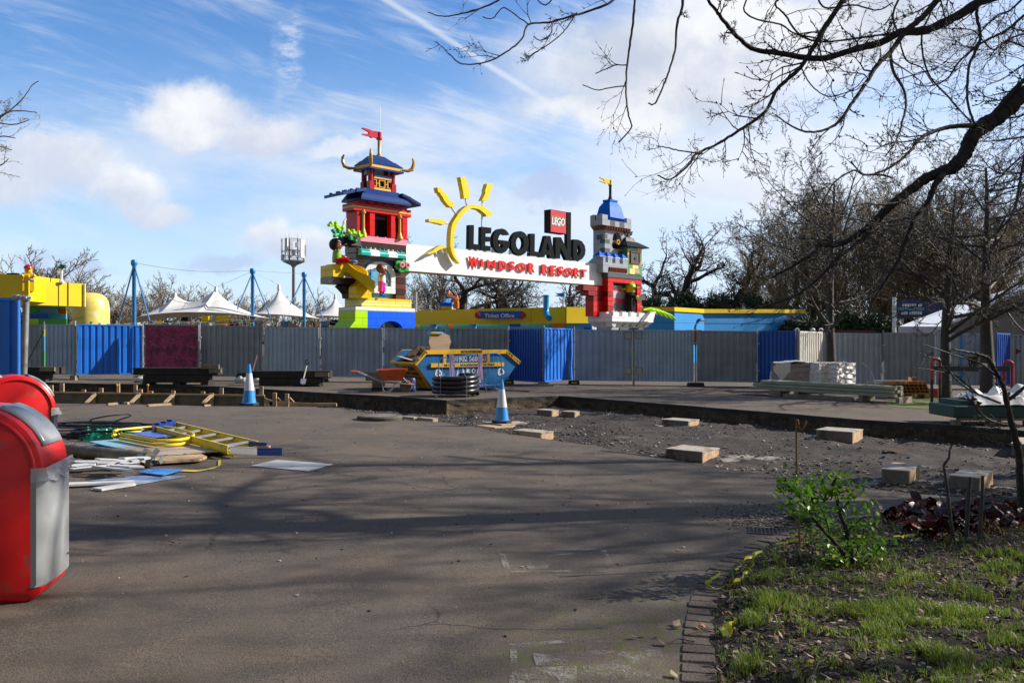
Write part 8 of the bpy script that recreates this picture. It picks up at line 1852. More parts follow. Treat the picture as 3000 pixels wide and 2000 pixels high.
# ------------------------------------------------------------ bare trees
class Segs:
    def __init__(s):s.a=[[],[]]
    def add(s,p,q,r0,r1,lv):s.a[lv].append((p[0],p[1],p[2],q[0],q[1],q[2],r0,r1))
def segmesh(arr,sides):
    A=np.array(arr,dtype=float);p=A[:,:3];q=A[:,3:6];d=q-p;L=np.linalg.norm(d,axis=1,keepdims=True)+1e-9;d=d/L
    ref=np.where(np.abs(d[:,2:3])<.9,np.array([[0,0,1.0]]),np.array([[1.0,0,0]]));u_=np.cross(d,ref);u_ /= np.linalg.norm(u_,axis=1,keepdims=True)+1e-9;w_=np.cross(d,u_)
    n=len(A);vs=np.zeros((n,2*sides,3))
    for j in range(sides):
        a=2*math.pi*j/sides;o=u_*math.cos(a)+w_*math.sin(a);vs[:,j]=p+o*A[:,6:7];vs[:,sides+j]=q+o*A[:,7:8]
    base=np.arange(n)[:,None]*(2*sides);j=np.arange(sides);jn=(j+1) %sides
    f=np.stack([base+j,base+jn,base+sides+jn,base+sides+j],axis=2).reshape(-1,4);return vs.reshape(-1,3),f
def npmesh(name,vs,f,m,smooth=False):
    me=bpy.data.meshes.new(name);me.vertices.add(len(vs));me.vertices.foreach_set('co',vs.astype(np.float32).ravel());k_=f.shape[1]
    me.loops.add(f.size);me.loops.foreach_set('vertex_index',f.astype(np.int32).ravel());me.polygons.add(len(f));me.polygons.foreach_set('loop_start',np.arange(0,f.size,k_,dtype=np.int32))
    try:me.polygons.foreach_set('loop_total',np.full(len(f),k_,dtype=np.int32))
    except Exception:pass
    me.polygons.foreach_set('use_smooth',[smooth]*len(f));me.update(calc_edges=True);me.materials.append(m);return me
def rdir(rng,d,ang):
    """direction turned away from d by ang (radians) at a random side"""
    o=d.orthogonal().normalized();o.rotate(Matrix.Rotation(rng.random()*2*math.pi,3,d));return (d*math.cos(ang)+o*math.sin(ang)).normalized()
def grow(S,rng,p,d,L,r,lv,K):
    n=K['n'][lv];pts=[(p,r)];dd=d.copy();st=L/n
    for i in range(n):
        wv=K['wig'][lv];dd=(dd+Vector((rng.gauss(0,wv),rng.gauss(0,wv),rng.gauss(0,wv)+K['up'][lv]))).normalized()
        q=p+dd*st;r1=r*(1-(i+1)/n*(1-K['tap'][lv])) if True else r
        r0_=r*(1-i/n*(1-K['tap'][lv]));S.add(p,q,r0_,r1,0 if lv <=K['tl'] else 1);p=q;pts.append((p.copy(),r1,dd.copy()))
    if lv+1 >=len(K['n']):return
    c=K['kids'][lv];c=int(c*(.8+.4*rng.random())+.5)
    for i in range(c):
        t_=K['start'][lv]+(1-K['start'][lv])*((i+rng.random())/c);k_=min(n-1,int(t_*n));a=pts[k_][0];b=pts[k_+1][0];pp=a.lerp(b,t_*n-k_);rr_=pts[k_][1] if len(pts[k_])>1 else r
        dl=pts[k_+1][2];nd=rdir(rng,dl,K['ang'][lv]*(.7+.6*rng.random()));nl=L*K['len'][lv]*(1-.45*t_)*(.7+.6*rng.random());grow(S,rng,pp,nd,nl,max(K['rmin'],min(rr_*.75,pts[k_][1]*K['rr'][lv])),lv+1,K)
    if K.get('fork') and lv<len(K['n'])-2:
        for s in range(2):grow(S,rng,p,rdir(rng,dd,.35+.3*rng.random()),L*.5,pts[-1][1]*.85,lv+1,K)
BARKD=mat("dark wet bark",(.030,.024,.02),.85,var=.4,scale=12,bump=.6,bscale=30,c2=(.07,.07,.035),c2scale=5,c2lo=.6,c2hi=.75)
BARKG=mat("grey brown bark",(.075,.062,.05),.8,var=.35,scale=10,bump=.6,bscale=30,c2=(.13,.12,.09),c2scale=6,c2lo=.55,c2hi=.7)
TWIG=mat("brown twigs",(.20,.165,.135),.75,var=.3,scale=3);TWIGD=mat("dark twigs",(.05,.041,.035),.7,var=.3,scale=3);TWIGO=mat("olive brown twigs",(.19,.14,.065),.8,var=.3,scale=1)
BARKS=mat("smooth silvery bark",(.036,.030,.026),.65,var=.4,scale=14,bump=.5,bscale=25,c2=(.05,.045,.035),c2scale=9,c2lo=.5,c2hi=.65)
def tree_meshes(seed,H,r,K,bm,tm,lean=Vector((0,0,1))):
    rng=random.Random(seed);S=Segs();grow(S,rng,Vector((0,0,-.05)),lean.normalized(),H,r,0,K)
    v0,f0=segmesh(S.a[0],8);v1,f1=segmesh(S.a[1],3);return npmesh("trunk",v0,f0,bm,True),npmesh("crown",v1,f1,tm,True),len(S.a[1])
OAK=dict(n=[7,7,6,5,4,3],wig=[.10,.22,.28,.3,.3,.3],up=[.0,.03,.03,.04,.03,.02],tap=[.35,.3,.3,.3,.4,.5],kids=[6,5,4,3,3],start=[.3,.25,.2,.15,.1],ang=[.85,.75,.7,.65,.6],len=[.75,.6,.52,.5,.5],rr=[.6,.6,.55,.55,.6],rmin=.012,tl=1,fork=True)
BIRCH=dict(n=[9,6,5,4,3],wig=[.05,.12,.14,.16,.2],up=[.02,.07,.08,.08,.05],tap=[.12,.25,.3,.4,.5],kids=[30,8,5,3],start=[.04,.1,.1,.1],ang=[.6,.5,.48,.45],len=[.52,.5,.5,.5],rr=[.4,.5,.6,.7],rmin=.014,tl=0)
BUSHY=dict(n=[5,6,5,4,3],wig=[.1,.14,.16,.18,.2],up=[.02,.08,.10,.08,.05],tap=[.5,.25,.3,.4,.5],kids=[16,8,6,3],start=[.05,.1,.1,.1],ang=[.75,.6,.5,.45],len=[.95,.5,.5,.5],rr=[.5,.5,.6,.6],rmin=.007,tl=0)
STREET=dict(n=[10,8,6,5,4,3],wig=[.03,.10,.17,.2,.22,.25],up=[.0,.035,.02,.03,.02,.0],tap=[.15,.22,.3,.35,.4,.5],kids=[20,8,6,4,3],start=[.25,.12,.1,.1,.1],ang=[1.15,.75,.7,.65,.6],len=[.62,.45,.5,.5,.55],rr=[.42,.55,.6,.7,.75],rmin=.008,tl=1)
def place_tree(meshes,loc,rz,sc,label,cat="tree",group=None,name="bare_tree"):
    t=thing(name,label,cat,loc,rz,group);t.scale=(sc[0],sc[0],sc[1]) if isinstance(sc,tuple) else (sc,sc,sc)
    for me,nm in ((meshes[0],"trunk"),(meshes[1],"crown")):o=bpy.data.objects.new(nm,me);COL.objects.link(o);o.parent=t
    return t
rng=random.Random(21)
oaks=[tree_meshes(s,4.2,.42,OAK,BARKD,TWIGD) for s in (3,8,14)]
woods=[tree_meshes(s,10.5,.2,BIRCH,BARKD,TWIGO) for s in (31,32,33,34)]
bushes=[tree_meshes(s,2.2,.12,BUSHY,BARKD,TWIG) for s in (41,42,43)]
def at(px,dd,m,ytop,label,rz=None,wide=1.0,**kw):
    x=(px-1500)*dd/F;hm=max(v.co.z for v in m[1].vertices);sc=(CAMZ+(1000-ytop)*dd/F-gz(x)+.2)/hm
    return place_tree(m,(x,dd,gz(x)-.2),rng.random()*6.28 if rz is None else rz,(sc*wide,sc),label,**kw)
at(2015,92,oaks[0],608,"gnarled bare oak with twin limbs standing tallest between the castle tower and the wood",name="oak_tree")
at(2118,95,oaks[1],655,"bare oak with a leaning dark trunk at the left edge of the wood",name="oak_tree")
at(1930,100,oaks[2],662,"bare oak just right of the castle tower",name="oak_tree")
at(1345,85,oaks[2],690,"broad bare oak seen under the sign beam behind the toy builders",name="oak_tree",rz=1.0,wide=1.3)
at(1245,95,oaks[1],690,"bare oak behind the yellow sun at the left of the beam",name="oak_tree",rz=2.0,wide=1.2)
at(1500,105,oaks[0],735,"bare oak under the middle of the sign beam",name="oak_tree",rz=4.0,wide=1.3)
at(1600,100,oaks[1],760,"bare oak behind the blue vent pipe",name="oak_tree",rz=5.0,wide=1.3)
at(1430,112,oaks[0],740,"smaller bare oak between two others under the beam",name="oak_tree",rz=.5,wide=1.3)
at(1700,110,bushes[1],850,"low bare tree left of the castle tower foot")
at(1280,100,bushes[0],740,"bushy bare tree low behind the blue and yellow toy bricks")
at(1210,90,bushes[2],800,"bushy bare tree right of the pagoda tower foot under the beam end")
WG="bare trees of the wood on the right"
wl=[(2190,98,690,"short bare birch at the left fringe of the wood"),(2235,92,640,"bare wood tree left of the thick trunk, shorter one"),(2270,88,600,"bare wood tree left of the thick trunk, taller one"),(2330,82,575,"bare wood tree behind the roof band of the blue building"),(2375,84,545,"bare wood tree whose top shows just left of the thick trunk"),(2400,80,560,"bare wood tree directly behind the thick trunk"),(2455,84,500,"tall bare wood tree right of the thick trunk"),(2500,80,488,"tallest bare wood tree of the left half of the wood"),(2540,84,490,"tall bare wood tree below the thick overhanging limb"),(2590,78,505,"bare wood tree left of the banner pole"),(2640,85,515,"bare wood tree behind the banner pole"),(2680,80,535,"bare wood tree behind the banner"),(2720,78,540,"bare wood tree above the banner's right end"),(2770,84,525,"bare wood tree above the marquee ridge, left"),(2815,80,540,"bare wood tree above the marquee ridge, left of middle"),(2860,78,550,"bare wood tree above the marquee ridge, middle"),(2915,84,545,"bare wood tree above the marquee, right"),(2960,80,560,"bare wood tree behind the slanted blue panel"),(3000,80,560,"bare wood tree at the right edge of the picture"),(2430,104,530,"far bare wood tree peeking out between two nearer ones"),(2570,108,500,"farthest tall wood tree in the middle of the wood"),(2750,106,530,"far bare wood tree behind the banner's right end"),(2900,106,550,"far bare wood tree at the right of the wood")]
for i,(px,dd,sc,lb) in enumerate(wl):at(px,dd,woods[i %4],sc,lb,group=WG,wide=1.15)
LGp="low bare trees behind the tents"
for i,(px,dd,sc,lb) in enumerate([(160,62,715,"sparse tall bare tree behind the flag on the yellow building"),(215,55,800,"low bare tree in front of the yellow dome"),(250,75,815,"bare tree behind the yellow dome"),(330,70,830,"bare tree left of the tallest blue mast"),(420,66,830,"bare tree right of the tallest blue mast"),(475,80,790,"bare tree behind the left peak of the long tent"),(555,90,828,"bare tree between the peaks of the long tent"),(620,95,822,"tallest bare tree behind the right peak of the long tent"),(700,80,860,"bare tree left of the middle mast"),(750,75,850,"bare tree behind the middle mast"),(800,85,862,"bare tree behind the single peaked tent"),(930,75,840,"bare tree between the third mast and the tower"),(60,75,790,"bare tree behind the helmeted toy on the roof"),(370,85,835,"bare tree directly behind the tallest mast"),(290,90,838,"bare tree farther back between dome and tallest mast"),(670,95,858,"bare tree farther back right of the long tent's peak"),(870,90,868,"bare tree farther back behind the third mast")]):at(px,dd,bushes[i %3],sc,lb,group=LGp,wide=1.25)
# evergreen hedge and low evergreens
LEAFD=mat("dark evergreen leaves",(.018,.040,.012),.6,var=.5,scale=1.2,c2=(.075,.12,.028),c2scale=1.5,c2lo=.48,c2hi=.66)
def foliage(blobs,n,sz,seed,m,name="crown"):
    rg=np.random.default_rng(seed);vs=[];
    w_=np.array([b[3]*b[4]*b[5] for b in blobs])**.7;w_ /= w_.sum();idx_=rg.choice(len(blobs),n,p=w_);B=np.array(blobs)[idx_]
    dv=rg.normal(size=(n,3));dv /= np.linalg.norm(dv,axis=1,keepdims=True);rad=rg.random((n,1))**.33;rad *= .85+.3*np.sin(dv[:,:1]*9+B[:,:1])*np.cos(dv[:,2:3]*8)
    c=B[:,:3]+dv*rad*B[:,3:6];a=rg.normal(size=(n,3));a /= np.linalg.norm(a,axis=1,keepdims=True);b=np.cross(a,rg.normal(size=(n,3)));b /= np.linalg.norm(b,axis=1,keepdims=True);s=sz*(.6+.8*rg.random((n,1)))
    V=np.stack([c-a*s,c+b*s*.5,c+a*s,c-b*s*.5],axis=1).reshape(-1,3);f=np.arange(4*n).reshape(n,4);return npmesh(name,V,f,m)
for i,(xa,xb,yt,dd,lb) in enumerate([(1870,1990,842,80,"dark evergreen shrub behind the castle tower palm leaf"),(1970,2100,828,82,"tallest dark evergreen shrub below the twin-limbed oak"),(2070,2220,838,80,"dark evergreen shrub above the wall lamp"),(2190,2330,868,84,"low dark evergreen shrub at the fringe of the wood"),(2400,2530,900,70,"dark evergreen shrub right of the thick trunk above the fence"),(2520,2630,905,68,"dark evergreen shrub left of the banner pole"),(1640,1720,880,84,"dark evergreen shrub left of the castle tower brace"),(2330,2420,930,72,"low dark evergreen behind the maroon shelter roof")]):
    a=P(xa,yt,dd);b=P(xb,yt,dd);cx=(a.x+b.x)/2;w_=(b.x-a.x)/2*1.1;r_=random.Random(60+i);bl=[(r_.uniform(-w_*.7,w_*.7),r_.uniform(-1.5,1.5),a.z*r_.uniform(.25,.8),r_.uniform(.8,1.6),1.3,r_.uniform(.7,1.2)) for _ in range(12)]+[(0,0,a.z*.35,w_,1.8,a.z*.42)]
    t=thing("evergreen_shrub",lb,"shrub",(cx,dd,0),0,"dark evergreens behind the buildings");o=bpy.data.objects.new("foliage",foliage(bl,12000,.13,70+i,LEAFD,"foliage"));COL.objects.link(o);o.parent=t
    S=Segs();grow(S,random.Random(i),Vector((0,0,0)),Vector((0,0,1)),a.z*.6,.12,0,dict(BUSHY,kids=[6,3,2,2]));v0,f0=segmesh(S.a[0]+S.a[1],5);o=bpy.data.objects.new("stem",npmesh("stem",v0,f0,BARKD));COL.objects.link(o);o.parent=t
# three street trees in front of the fence
def street(seed,px,py,H,r,sc,label,K=STREET,bm=BARKS,tm=None,lean=(0,0,1)):
    g=G(px,py);m=tree_meshes(seed,H,r,K,bm,tm or mat("silvery twigs",(.065,.055,.044),.75,var=.3,scale=5),Vector(lean));return place_tree(m,g,0,sc,label,name="street_tree",group="pruned street trees by the fence")
street(101,2437,1140,7.0,.20,1.0,"thick trunked bare tree behind the lumber stack",dict(STREET,start=[.28,.15,.15,.1,.1],kids=[20,8,5,4,3]),lean=(-.02,0,1))
street(102,2772,1167,6.0,.18,1.0,"slimmer bare tree behind the left red hoop, with a flared base",lean=(-.05,0,1))
street(103,2893,1160,7.0,.23,1.0,"dark knobbly bare tree behind the bucket",dict(STREET,start=[.3,.15,.15,.1,.1]),lean=(-.02,0,1))
# ------------------------------------------------------------ big overhanging tree (its trunk stands right of the view)
def ZB(x,y):return (1200+x/1.3067,y/1.3067)
TX=Vector((7.6,9.6,gz(7.6)))
S=Segs();rg=random.Random(5)
def smooth_line(pts,k_=5):
    out=[]
    for i in range(len(pts)-1):
        p0=pts[max(i-1,0)];p1=pts[i];p2=pts[i+1];p3=pts[min(i+2,len(pts)-1)]
        for s in range(k_):u_=s/k_;out.append(.5*((2*p1)+(p2-p0)*u_+(2*p0-5*p1+4*p2-p3)*u_*u_+(3*p1-p0-3*p2+p3)*u_**3))
    out.append(pts[-1]);return out
def twig(p,d,L,r,lv):
    n=4 if lv>0 else 3;pts=[]
    for i in range(n):
        d=(d+Vector((rg.gauss(0,.18),rg.gauss(0,.18),rg.gauss(0,.18)+.02))).normalized();q=p+d*L/n;S.add(p,q,r*(1-.18*i),r*(1-.18*(i+1)),1);p=q;pts.append((p.copy(),d.copy()))
        if lv>0 and rg.random()<.75:twig(p,rdir(rg,d,.5+.4*rg.random()),L*.5*(.6+.8*rg.random()),r*.62,lv-1)
        elif rg.random()<.35:S.add(p,p+rdir(rg,d,.8)*.035,r*1.0,r*.6,1)
    S.add(p,p+d*.02,r*1.1,r*.8,1)
def limb(pts,d0,d1,w0,w1,tw=1.0,tl=.42,jit=1.0,dense=1.0):
    """pts are picture points of the limb, d0..d1 its distance, w0..w1 its width in picture points"""
    n=len(pts);V=[]
    for i,(x,y) in enumerate(pts):
        t_=i/(n-1);dd=d0+(d1-d0)*t_;V.append(P(x,y,dd))
    sm=smooth_line(V,6);m=len(sm)
    dd=(d0+d1)/2
    for i in range(m):
        sm[i]=sm[i]+Vector((rg.gauss(0,1),rg.gauss(0,1),rg.gauss(0,1)))*min(.007,.004*dd*w0/F*3+.001)*jit*(1 if 0<i<m-1 else 0)
    for i in range(m-1):
        t0,t1=i/(m-1),(i+1)/(m-1);dd=sm[i].y;r0=(w0+(w1-w0)*t0)*dd/F/2*(1+.16*noise.noise(Vector((i*.5,w0,0))));r1=(w0+(w1-w0)*t1)*dd/F/2*(1+.16*noise.noise(Vector(((i+1)*.5,w0,0))))
        ov=(sm[i+1]-sm[i]).normalized()*r0*(.45 if w0>12 else .2);S.add(sm[i]-ov,sm[i+1]+ov,max(r0,.003),max(r1,.003),0 if w0>12 else 1)
        L=(sm[i+1]-sm[i]).length
        if rg.random()<L*5.2*dense:
            dr=(sm[i+1]-sm[i]).normalized();twig(sm[i+1],rdir(rg,dr,.6+.5*rg.random()),tl*(.4+.9*rg.random())*(1-.3*t0),max(.0035,min(r1*.5,.009)),3 if rg.random()<.25 and tl>.3 else 2 if rg.random()<.6 else 1)
    return sm
Bz=ZB
limb([(3330,120),(3180,190),(3000,275),(2952,318),(2920,345),(2880,372),(2850,398),(2826,450),(2800,482),(2789,492),(2750,508),(2714,522),(2667,557),(2611,600),(2569,642),(2540,668),(2508,690),(2461,716),(2405,719),(2386,740),(2330,775),(2265,812)],8.3,7.4,54,6,dense=.7)
limb([(2760,512),(2738,545),(2714,604),(2690,625),(2667,674),(2648,720),(2630,765),(2590,830),(2560,880),(2540,940)],7.8,7.4,20,5,dense=.8)
limb([(2570,640),(2540,685),(2500,722),(2460,750),(2414,800),(2344,858),(2265,890),(2190,905)],7.6,7.2,14,4,dense=.9)
limb([Bz(2345,-40),Bz(2200,0),Bz(2100,60),Bz(1980,115),Bz(1880,125),Bz(1800,165),Bz(1700,190),Bz(1570,225),Bz(1420,205),Bz(1310,185),Bz(1230,115),Bz(1180,50),Bz(1140,0),Bz(1120,-30)],8.4,6.8,30,6,dense=.8)
limb([Bz(1690,-60),Bz(1660,0),Bz(1600,90),Bz(1540,190),Bz(1495,260),Bz(1440,310),Bz(1400,350),Bz(1360,430),Bz(1260,500),Bz(1180,550),Bz(1095,592),Bz(1070,630),Bz(1000,685),Bz(950,672)],7.6,6.6,16,4,dense=1.1)
limb([Bz(1120,588),Bz(1040,578),Bz(985,565),Bz(945,558)],6.8,6.7,5,3)
limb([Bz(2060,-60),Bz(2020,0),Bz(1960,70),Bz(1900,120),Bz(1840,200),Bz(1790,250),Bz(1740,330),Bz(1690,400),Bz(1640,470),Bz(1560,505),Bz(1480,492),Bz(1400,440)],7.9,6.9,20,4,dense=1.1)
limb([Bz(800,-30),Bz(770,10),Bz(680,45),Bz(610,65),Bz(540,85),Bz(455,95),Bz(430,150),Bz(370,200),Bz(290,238),Bz(200,245),Bz(150,205)],6.6,6.0,8,3.5,dense=.9,tl=.28)
limb([Bz(360,-10),Bz(300,22),Bz(230,45),Bz(150,62),Bz(110,60),Bz(70,48)],6.2,6.0,6,3,dense=.7,tl=.2)
limb([Bz(865,-40),Bz(862,0),Bz(855,90),Bz(845,160),Bz(832,260),Bz(828,340),Bz(832,400),Bz(840,450),Bz(848,490),Bz(800,545)],6.5,6.3,8,4,dense=.8,tl=.35)
limb([Bz(830,250),Bz(790,250),Bz(750,265),Bz(712,282)],6.4,6.4,4,3,tl=.15);limb([Bz(826,330),Bz(770,335),Bz(720,345),Bz(662,325)],6.4,6.3,4,3,tl=.15)
limb([Bz(1040,-40),Bz(1045,20),Bz(1022,100),Bz(1018,180),Bz(1000,250),Bz(975,320),Bz(940,395),Bz(914,396)],6.6,6.4,9,4,dense=.4,tl=.12)
limb([Bz(2170,480),Bz(2110,482),Bz(2050,490),Bz(1990,510),Bz(1945,540),Bz(1920,575),Bz(1870,620),Bz(1810,655),Bz(1740,668),Bz(1690,620)],8.0,7.3,15,4,dense=.9)
limb([Bz(2175,20),Bz(2170,60),Bz(2185,140),Bz(2160,210),Bz(2140,260),Bz(2135,380),Bz(2160,470)],8.2,8.0,10,7,dense=1.0)
limb([Bz(1840,200),Bz(1850,270),Bz(1890,340),Bz(1900,400),Bz(1885,470),Bz(1870,520),Bz(1850,560),Bz(1820,600)],7.8,7.4,10,4,dense=1.1)
limb([Bz(2360,300),Bz(2290,370),Bz(2230,440),Bz(2180,485)],8.2,8.0,14,10,dense=.8)
limb([Bz(2040,-30),Bz(1990,60),Bz(1960,150),Bz(1985,280),Bz(2060,370),Bz(2150,470)],8.4,7.9,6,5,dense=1.0)
limb([Bz(1300,-20),Bz(1280,40),Bz(1330,75),Bz(1420,95),Bz(1480,130),Bz(1600,155)],7.2,7.6,5,5,dense=1.1)
limb([Bz(1450,-30),Bz(1400,15),Bz(1440,60),Bz(1490,130),Bz(1570,160),Bz(1700,150),Bz(1830,130)],7.2,7.8,6,6,dense=1.0)
limb([(2720,600),(2680,640),(2600,660),(2500,640),(2430,625),(2380,600),(2300,590)],7.6,7.0,6,3,dense=.9)
limb([(2650,590),(2580,600),(2540,595),(2500,606),(2430,640),(2330,655),(2260,625)],7.6,7.1,7,3,dense=.7)
limb([(2611,520),(2580,512),(2530,512),(2500,500),(2440,540),(2400,620),(2380,670),(2330,700)],7.5,7.0,7,3,dense=1.0)
limb([(2160,960),(2240,1010)],7,7,3,3) if 0 else None
limb([Bz(560,-20),Bz(520,20),Bz(480,-10)],6.3,6.3,5,3);limb([Bz(640,50),Bz(600,110),Bz(560,150),Bz(500,190),Bz(462,215)],6.4,6.2,4,3,tl=.2)
limb([Bz(545,85),Bz(540,130),Bz(500,155),Bz(475,140)],6.3,6.2,4,3,tl=.2);limb([Bz(460,95),Bz(420,70),Bz(360,30),Bz(320,70),Bz(280,65)],6.2,6.1,4,3,tl=.2)
limb([Bz(2352,60),Bz(2280,120),Bz(2200,160),Bz(2110,230),Bz(2060,300),Bz(1990,330),Bz(1930,320)],8.2,7.8,9,3,dense=1.2,tl=.5)
limb([Bz(1880,-20),Bz(1850,60),Bz(1870,130),Bz(1900,230),Bz(1960,260),Bz(2010,330)],8.0,7.8,7,3,dense=1.2,tl=.45)
limb([Bz(1560,-20),Bz(1590,30),Bz(1700,20),Bz(1790,40),Bz(1850,10)],7.8,7.8,6,4,dense=1.2,tl=.45)
limb([Bz(1500,260),Bz(1540,330),Bz(1610,370),Bz(1700,340),Bz(1740,300)],7.5,7.6,4,3,dense=1.3,tl=.35)
limb([Bz(2352,180),Bz(2290,160),Bz(2230,190),Bz(2160,120),Bz(2080,110)],8.4,8.0,6,3,dense=1.5,tl=.55)
limb([Bz(2352,-10),Bz(2300,40),Bz(2250,60),Bz(2190,120),Bz(2150,190)],8.4,8.2,7,3,dense=1.5,tl=.55)
# bring the limbs back to the trunk outside the frame
trk=Vector((7.6,8.9,0));hub=[Vector((7.2,8.8,4.2)),Vector((6.6,8.6,5.6))]
for a,b,r0,r1 in ((trk-Vector((0,0,.3)),Vector((7.55,8.9,2.2)),.30,.26),(Vector((7.55,8.9,2.2)),Vector((7.3,8.8,4.3)),.26,.22),(Vector((7.3,8.8,4.3)),Vector((7.0,8.7,6.5)),.20,.14),(Vector((7.3,8.8,4.2)),P(3330,120,8.3),.13,.10)):S.add(a,b,r0,r1,0)
for (e,w_) in ((Bz(2345,-40),.055),(Bz(2060,-60),.045),(Bz(1690,-60),.04),(Bz(2040,-30),.02)):
    q=P(e[0],e[1],8.0);S.add(Vector((7.0,8.7,6.0)),q.lerp(Vector((7.0,8.7,6.0)),.45)+Vector((0,0,.25)),w_*1.6,w_*1.3,0);S.add(q.lerp(Vector((7.0,8.7,6.0)),.45)+Vector((0,0,.25)),q,w_*1.3,w_*.9,0)
for a,b in (((Bz(1120,-30),6.8),(Bz(1690,-60),7.6)),((Bz(800,-30),6.6),(Bz(1300,-20),7.0)),((Bz(865,-40),6.5),(Bz(1040,-40),6.6)),((Bz(1040,-40),6.6),(Bz(1300,-20),7.2)),((Bz(1300,-20),7.2),(Bz(1690,-60),7.6)),((Bz(360,-10),6.2),(Bz(560,-20),6.3)),((Bz(560,-20),6.3),(Bz(800,-30),6.6)),((Bz(480,-10),6.3),(Bz(560,-20),6.3))):
    p=P(a[0][0],a[0][1],a[1]);q=P(b[0][0],b[0][1],b[1]);mid=p.lerp(q,.5)+Vector((0,0,.35));S.add(p,mid,.012,.02,1);S.add(mid,q,.02,.03,1)
NS=(len(S.a[0]),len(S.a[1]))
# more crown out of view above and to the right: it throws the streaky shade over the tarmac
K2=dict(STREET,kids=[9,7,5,4,3],len=[.7,.5,.5,.5,.55],rmin=.006)
for i in range(7):
    a_=R(60+50*i);grow(S,rg,Vector((7.0+.1*i,8.7,5.0+.35*i)),Vector((math.cos(a_),math.sin(a_),.55)).normalized(),3.6,.09,1,K2)
def prune(S,NS,lim=3010):
    """drop grown twigs that would poke into the picture where the photo shows open sky"""
    def out(x,y,z):px=1500+x/max(y,.5)*F;return px>lim or px<-20 or CAMZ+(z-CAMZ)<CAMZ+(.0) or 1000-(z-CAMZ)/max(y,.5)*F<-60
    for l_ in (0,1):S.a[l_]=S.a[l_][:NS[l_]]+[z for z in S.a[l_][NS[l_]:] if out(*z[3:6]) and out(*z[:3])]
prune(S,NS)
t=thing("overhanging_tree","large bare tree reaching dark knobbly limbs over the top right of the view","tree",Vector((7.6,8.9,gz(7.6))))
OFFS=np.array([7.6,8.9,gz(7.6)])
v0,f0=segmesh(S.a[0],10);v1,f1=segmesh(S.a[1],5)
for nm,v_,f_,mm in (("trunk",v0,f0,mat("black bark",(.024,.018,.014),.9,var=.4,scale=9,bump=.8,bscale=25,c2=(.05,.055,.02),c2scale=5,c2lo=.62,c2hi=.75)),("crown",v1,f1,TWIGD)):  # near-black bark with olive blotches
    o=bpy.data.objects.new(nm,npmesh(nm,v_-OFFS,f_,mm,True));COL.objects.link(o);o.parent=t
# second tree just right of the view whose drooping twigs enter at the right edge
S=Segs()
limb([(3100,200),(3040,330),(3010,420),(2990,520),(2975,600),(2950,650),(2900,700),(2850,740)],12,12,12,3,dense=1.3,tl=.7)
for pts in ([(3060,300),(2990,340),(2930,350),(2880,390)],[(3060,380),(3000,400),(2940,410),(2880,415)],[(3040,430),(2980,470),(2930,520),(2900,560),(2875,535)],[(3020,500),(2960,510),(2910,500),(2870,455)],[(3010,560),(2960,590),(2900,600),(2880,575)],[(3080,150),(3000,190),(2940,230),(2890,250)],[(3090,100),(3000,100),(2930,130),(2900,170)],[(3000,540),(2960,640),(2930,700),(2880,740)]):limb(pts,12.2,11.8,7,3,dense=1.6,tl=.8)
NS=(len(S.a[0]),len(S.a[1]));grow(S,rg,Vector((8.6,12.2,-.1)),Vector((0,0,1)),7.5,.2,0,K2);prune(S,NS)
t=thing("bare_tree","bare tree whose fine drooping twigs enter at the middle of the right edge","tree",Vector((8.6,12.2,gz(8.6))));OFFS=np.array([8.6,12.2,gz(8.6)])
v0,f0=segmesh(S.a[0],8);v1,f1=segmesh(S.a[1],4)
for nm,v_,f_,mm in (("trunk",v0,f0,BARKD),("crown",v1,f1,TWIGD)):o=bpy.data.objects.new(nm,npmesh(nm,v_-OFFS,f_,mm,True));COL.objects.link(o);o.parent=t
# tree left of the view with twigs entering at the left edge
S=Segs()
for pts in ([(-140,420),(-50,370),(0,345),(40,315),(70,285),(95,250),(113,238)],[(-60,360),(-10,360),(40,365),(85,352)],[(-30,360),(20,330),(60,325),(108,330)],[(-60,400),(-10,400),(20,400),(45,405)],[(-60,430),(0,430),(35,440)],[(-60,500),(0,485),(25,465)],[(-60,320),(-10,310),(5,295)]):limb(pts,14,14,6,2.5,dense=1.0,tl=.32)
NS=(len(S.a[0]),len(S.a[1]));grow(S,rg,Vector((-9.6,14.2,-.1)),Vector((0,0,1)),6.5,.16,0,dict(K2,kids=[8,5,4,3,2]))
for l_ in (0,1):S.a[l_]=S.a[l_][:NS[l_]]+[z for z in S.a[l_][NS[l_]:] if 1500+z[3]/z[4]*F<-20 and 1500+z[0]/z[1]*F<-20]
t=thing("bare_tree","bare tree whose twigs enter at the left edge of the sky","tree",Vector((-9.6,14.2,gz(-9.6))));OFFS=np.array([-9.6,14.2,gz(-9.6)])
v0,f0=segmesh(S.a[0],8);v1,f1=segmesh(S.a[1],4)
# keep out of the picture all of the grown crown that would poke into it
def keep(vs_,f_,pxmax):
    c=vs_[f_].mean(axis=1);px=1500+c[:,0]/np.maximum(c[:,1],.1)*F;return f_[(px<pxmax) | (c[:,2]<.2)]
for nm,v_,f_,mm in (("trunk",v0,keep(v0,f0,-5),BARKG),("crown",v1,f1[(1500+v1[f1].mean(axis=1)[:,0]/v1[f1].mean(axis=1)[:,1]*F)<118],TWIG)):o=bpy.data.objects.new(nm,npmesh(nm,v_-OFFS,f_,mm,True));COL.objects.link(o);o.parent=t
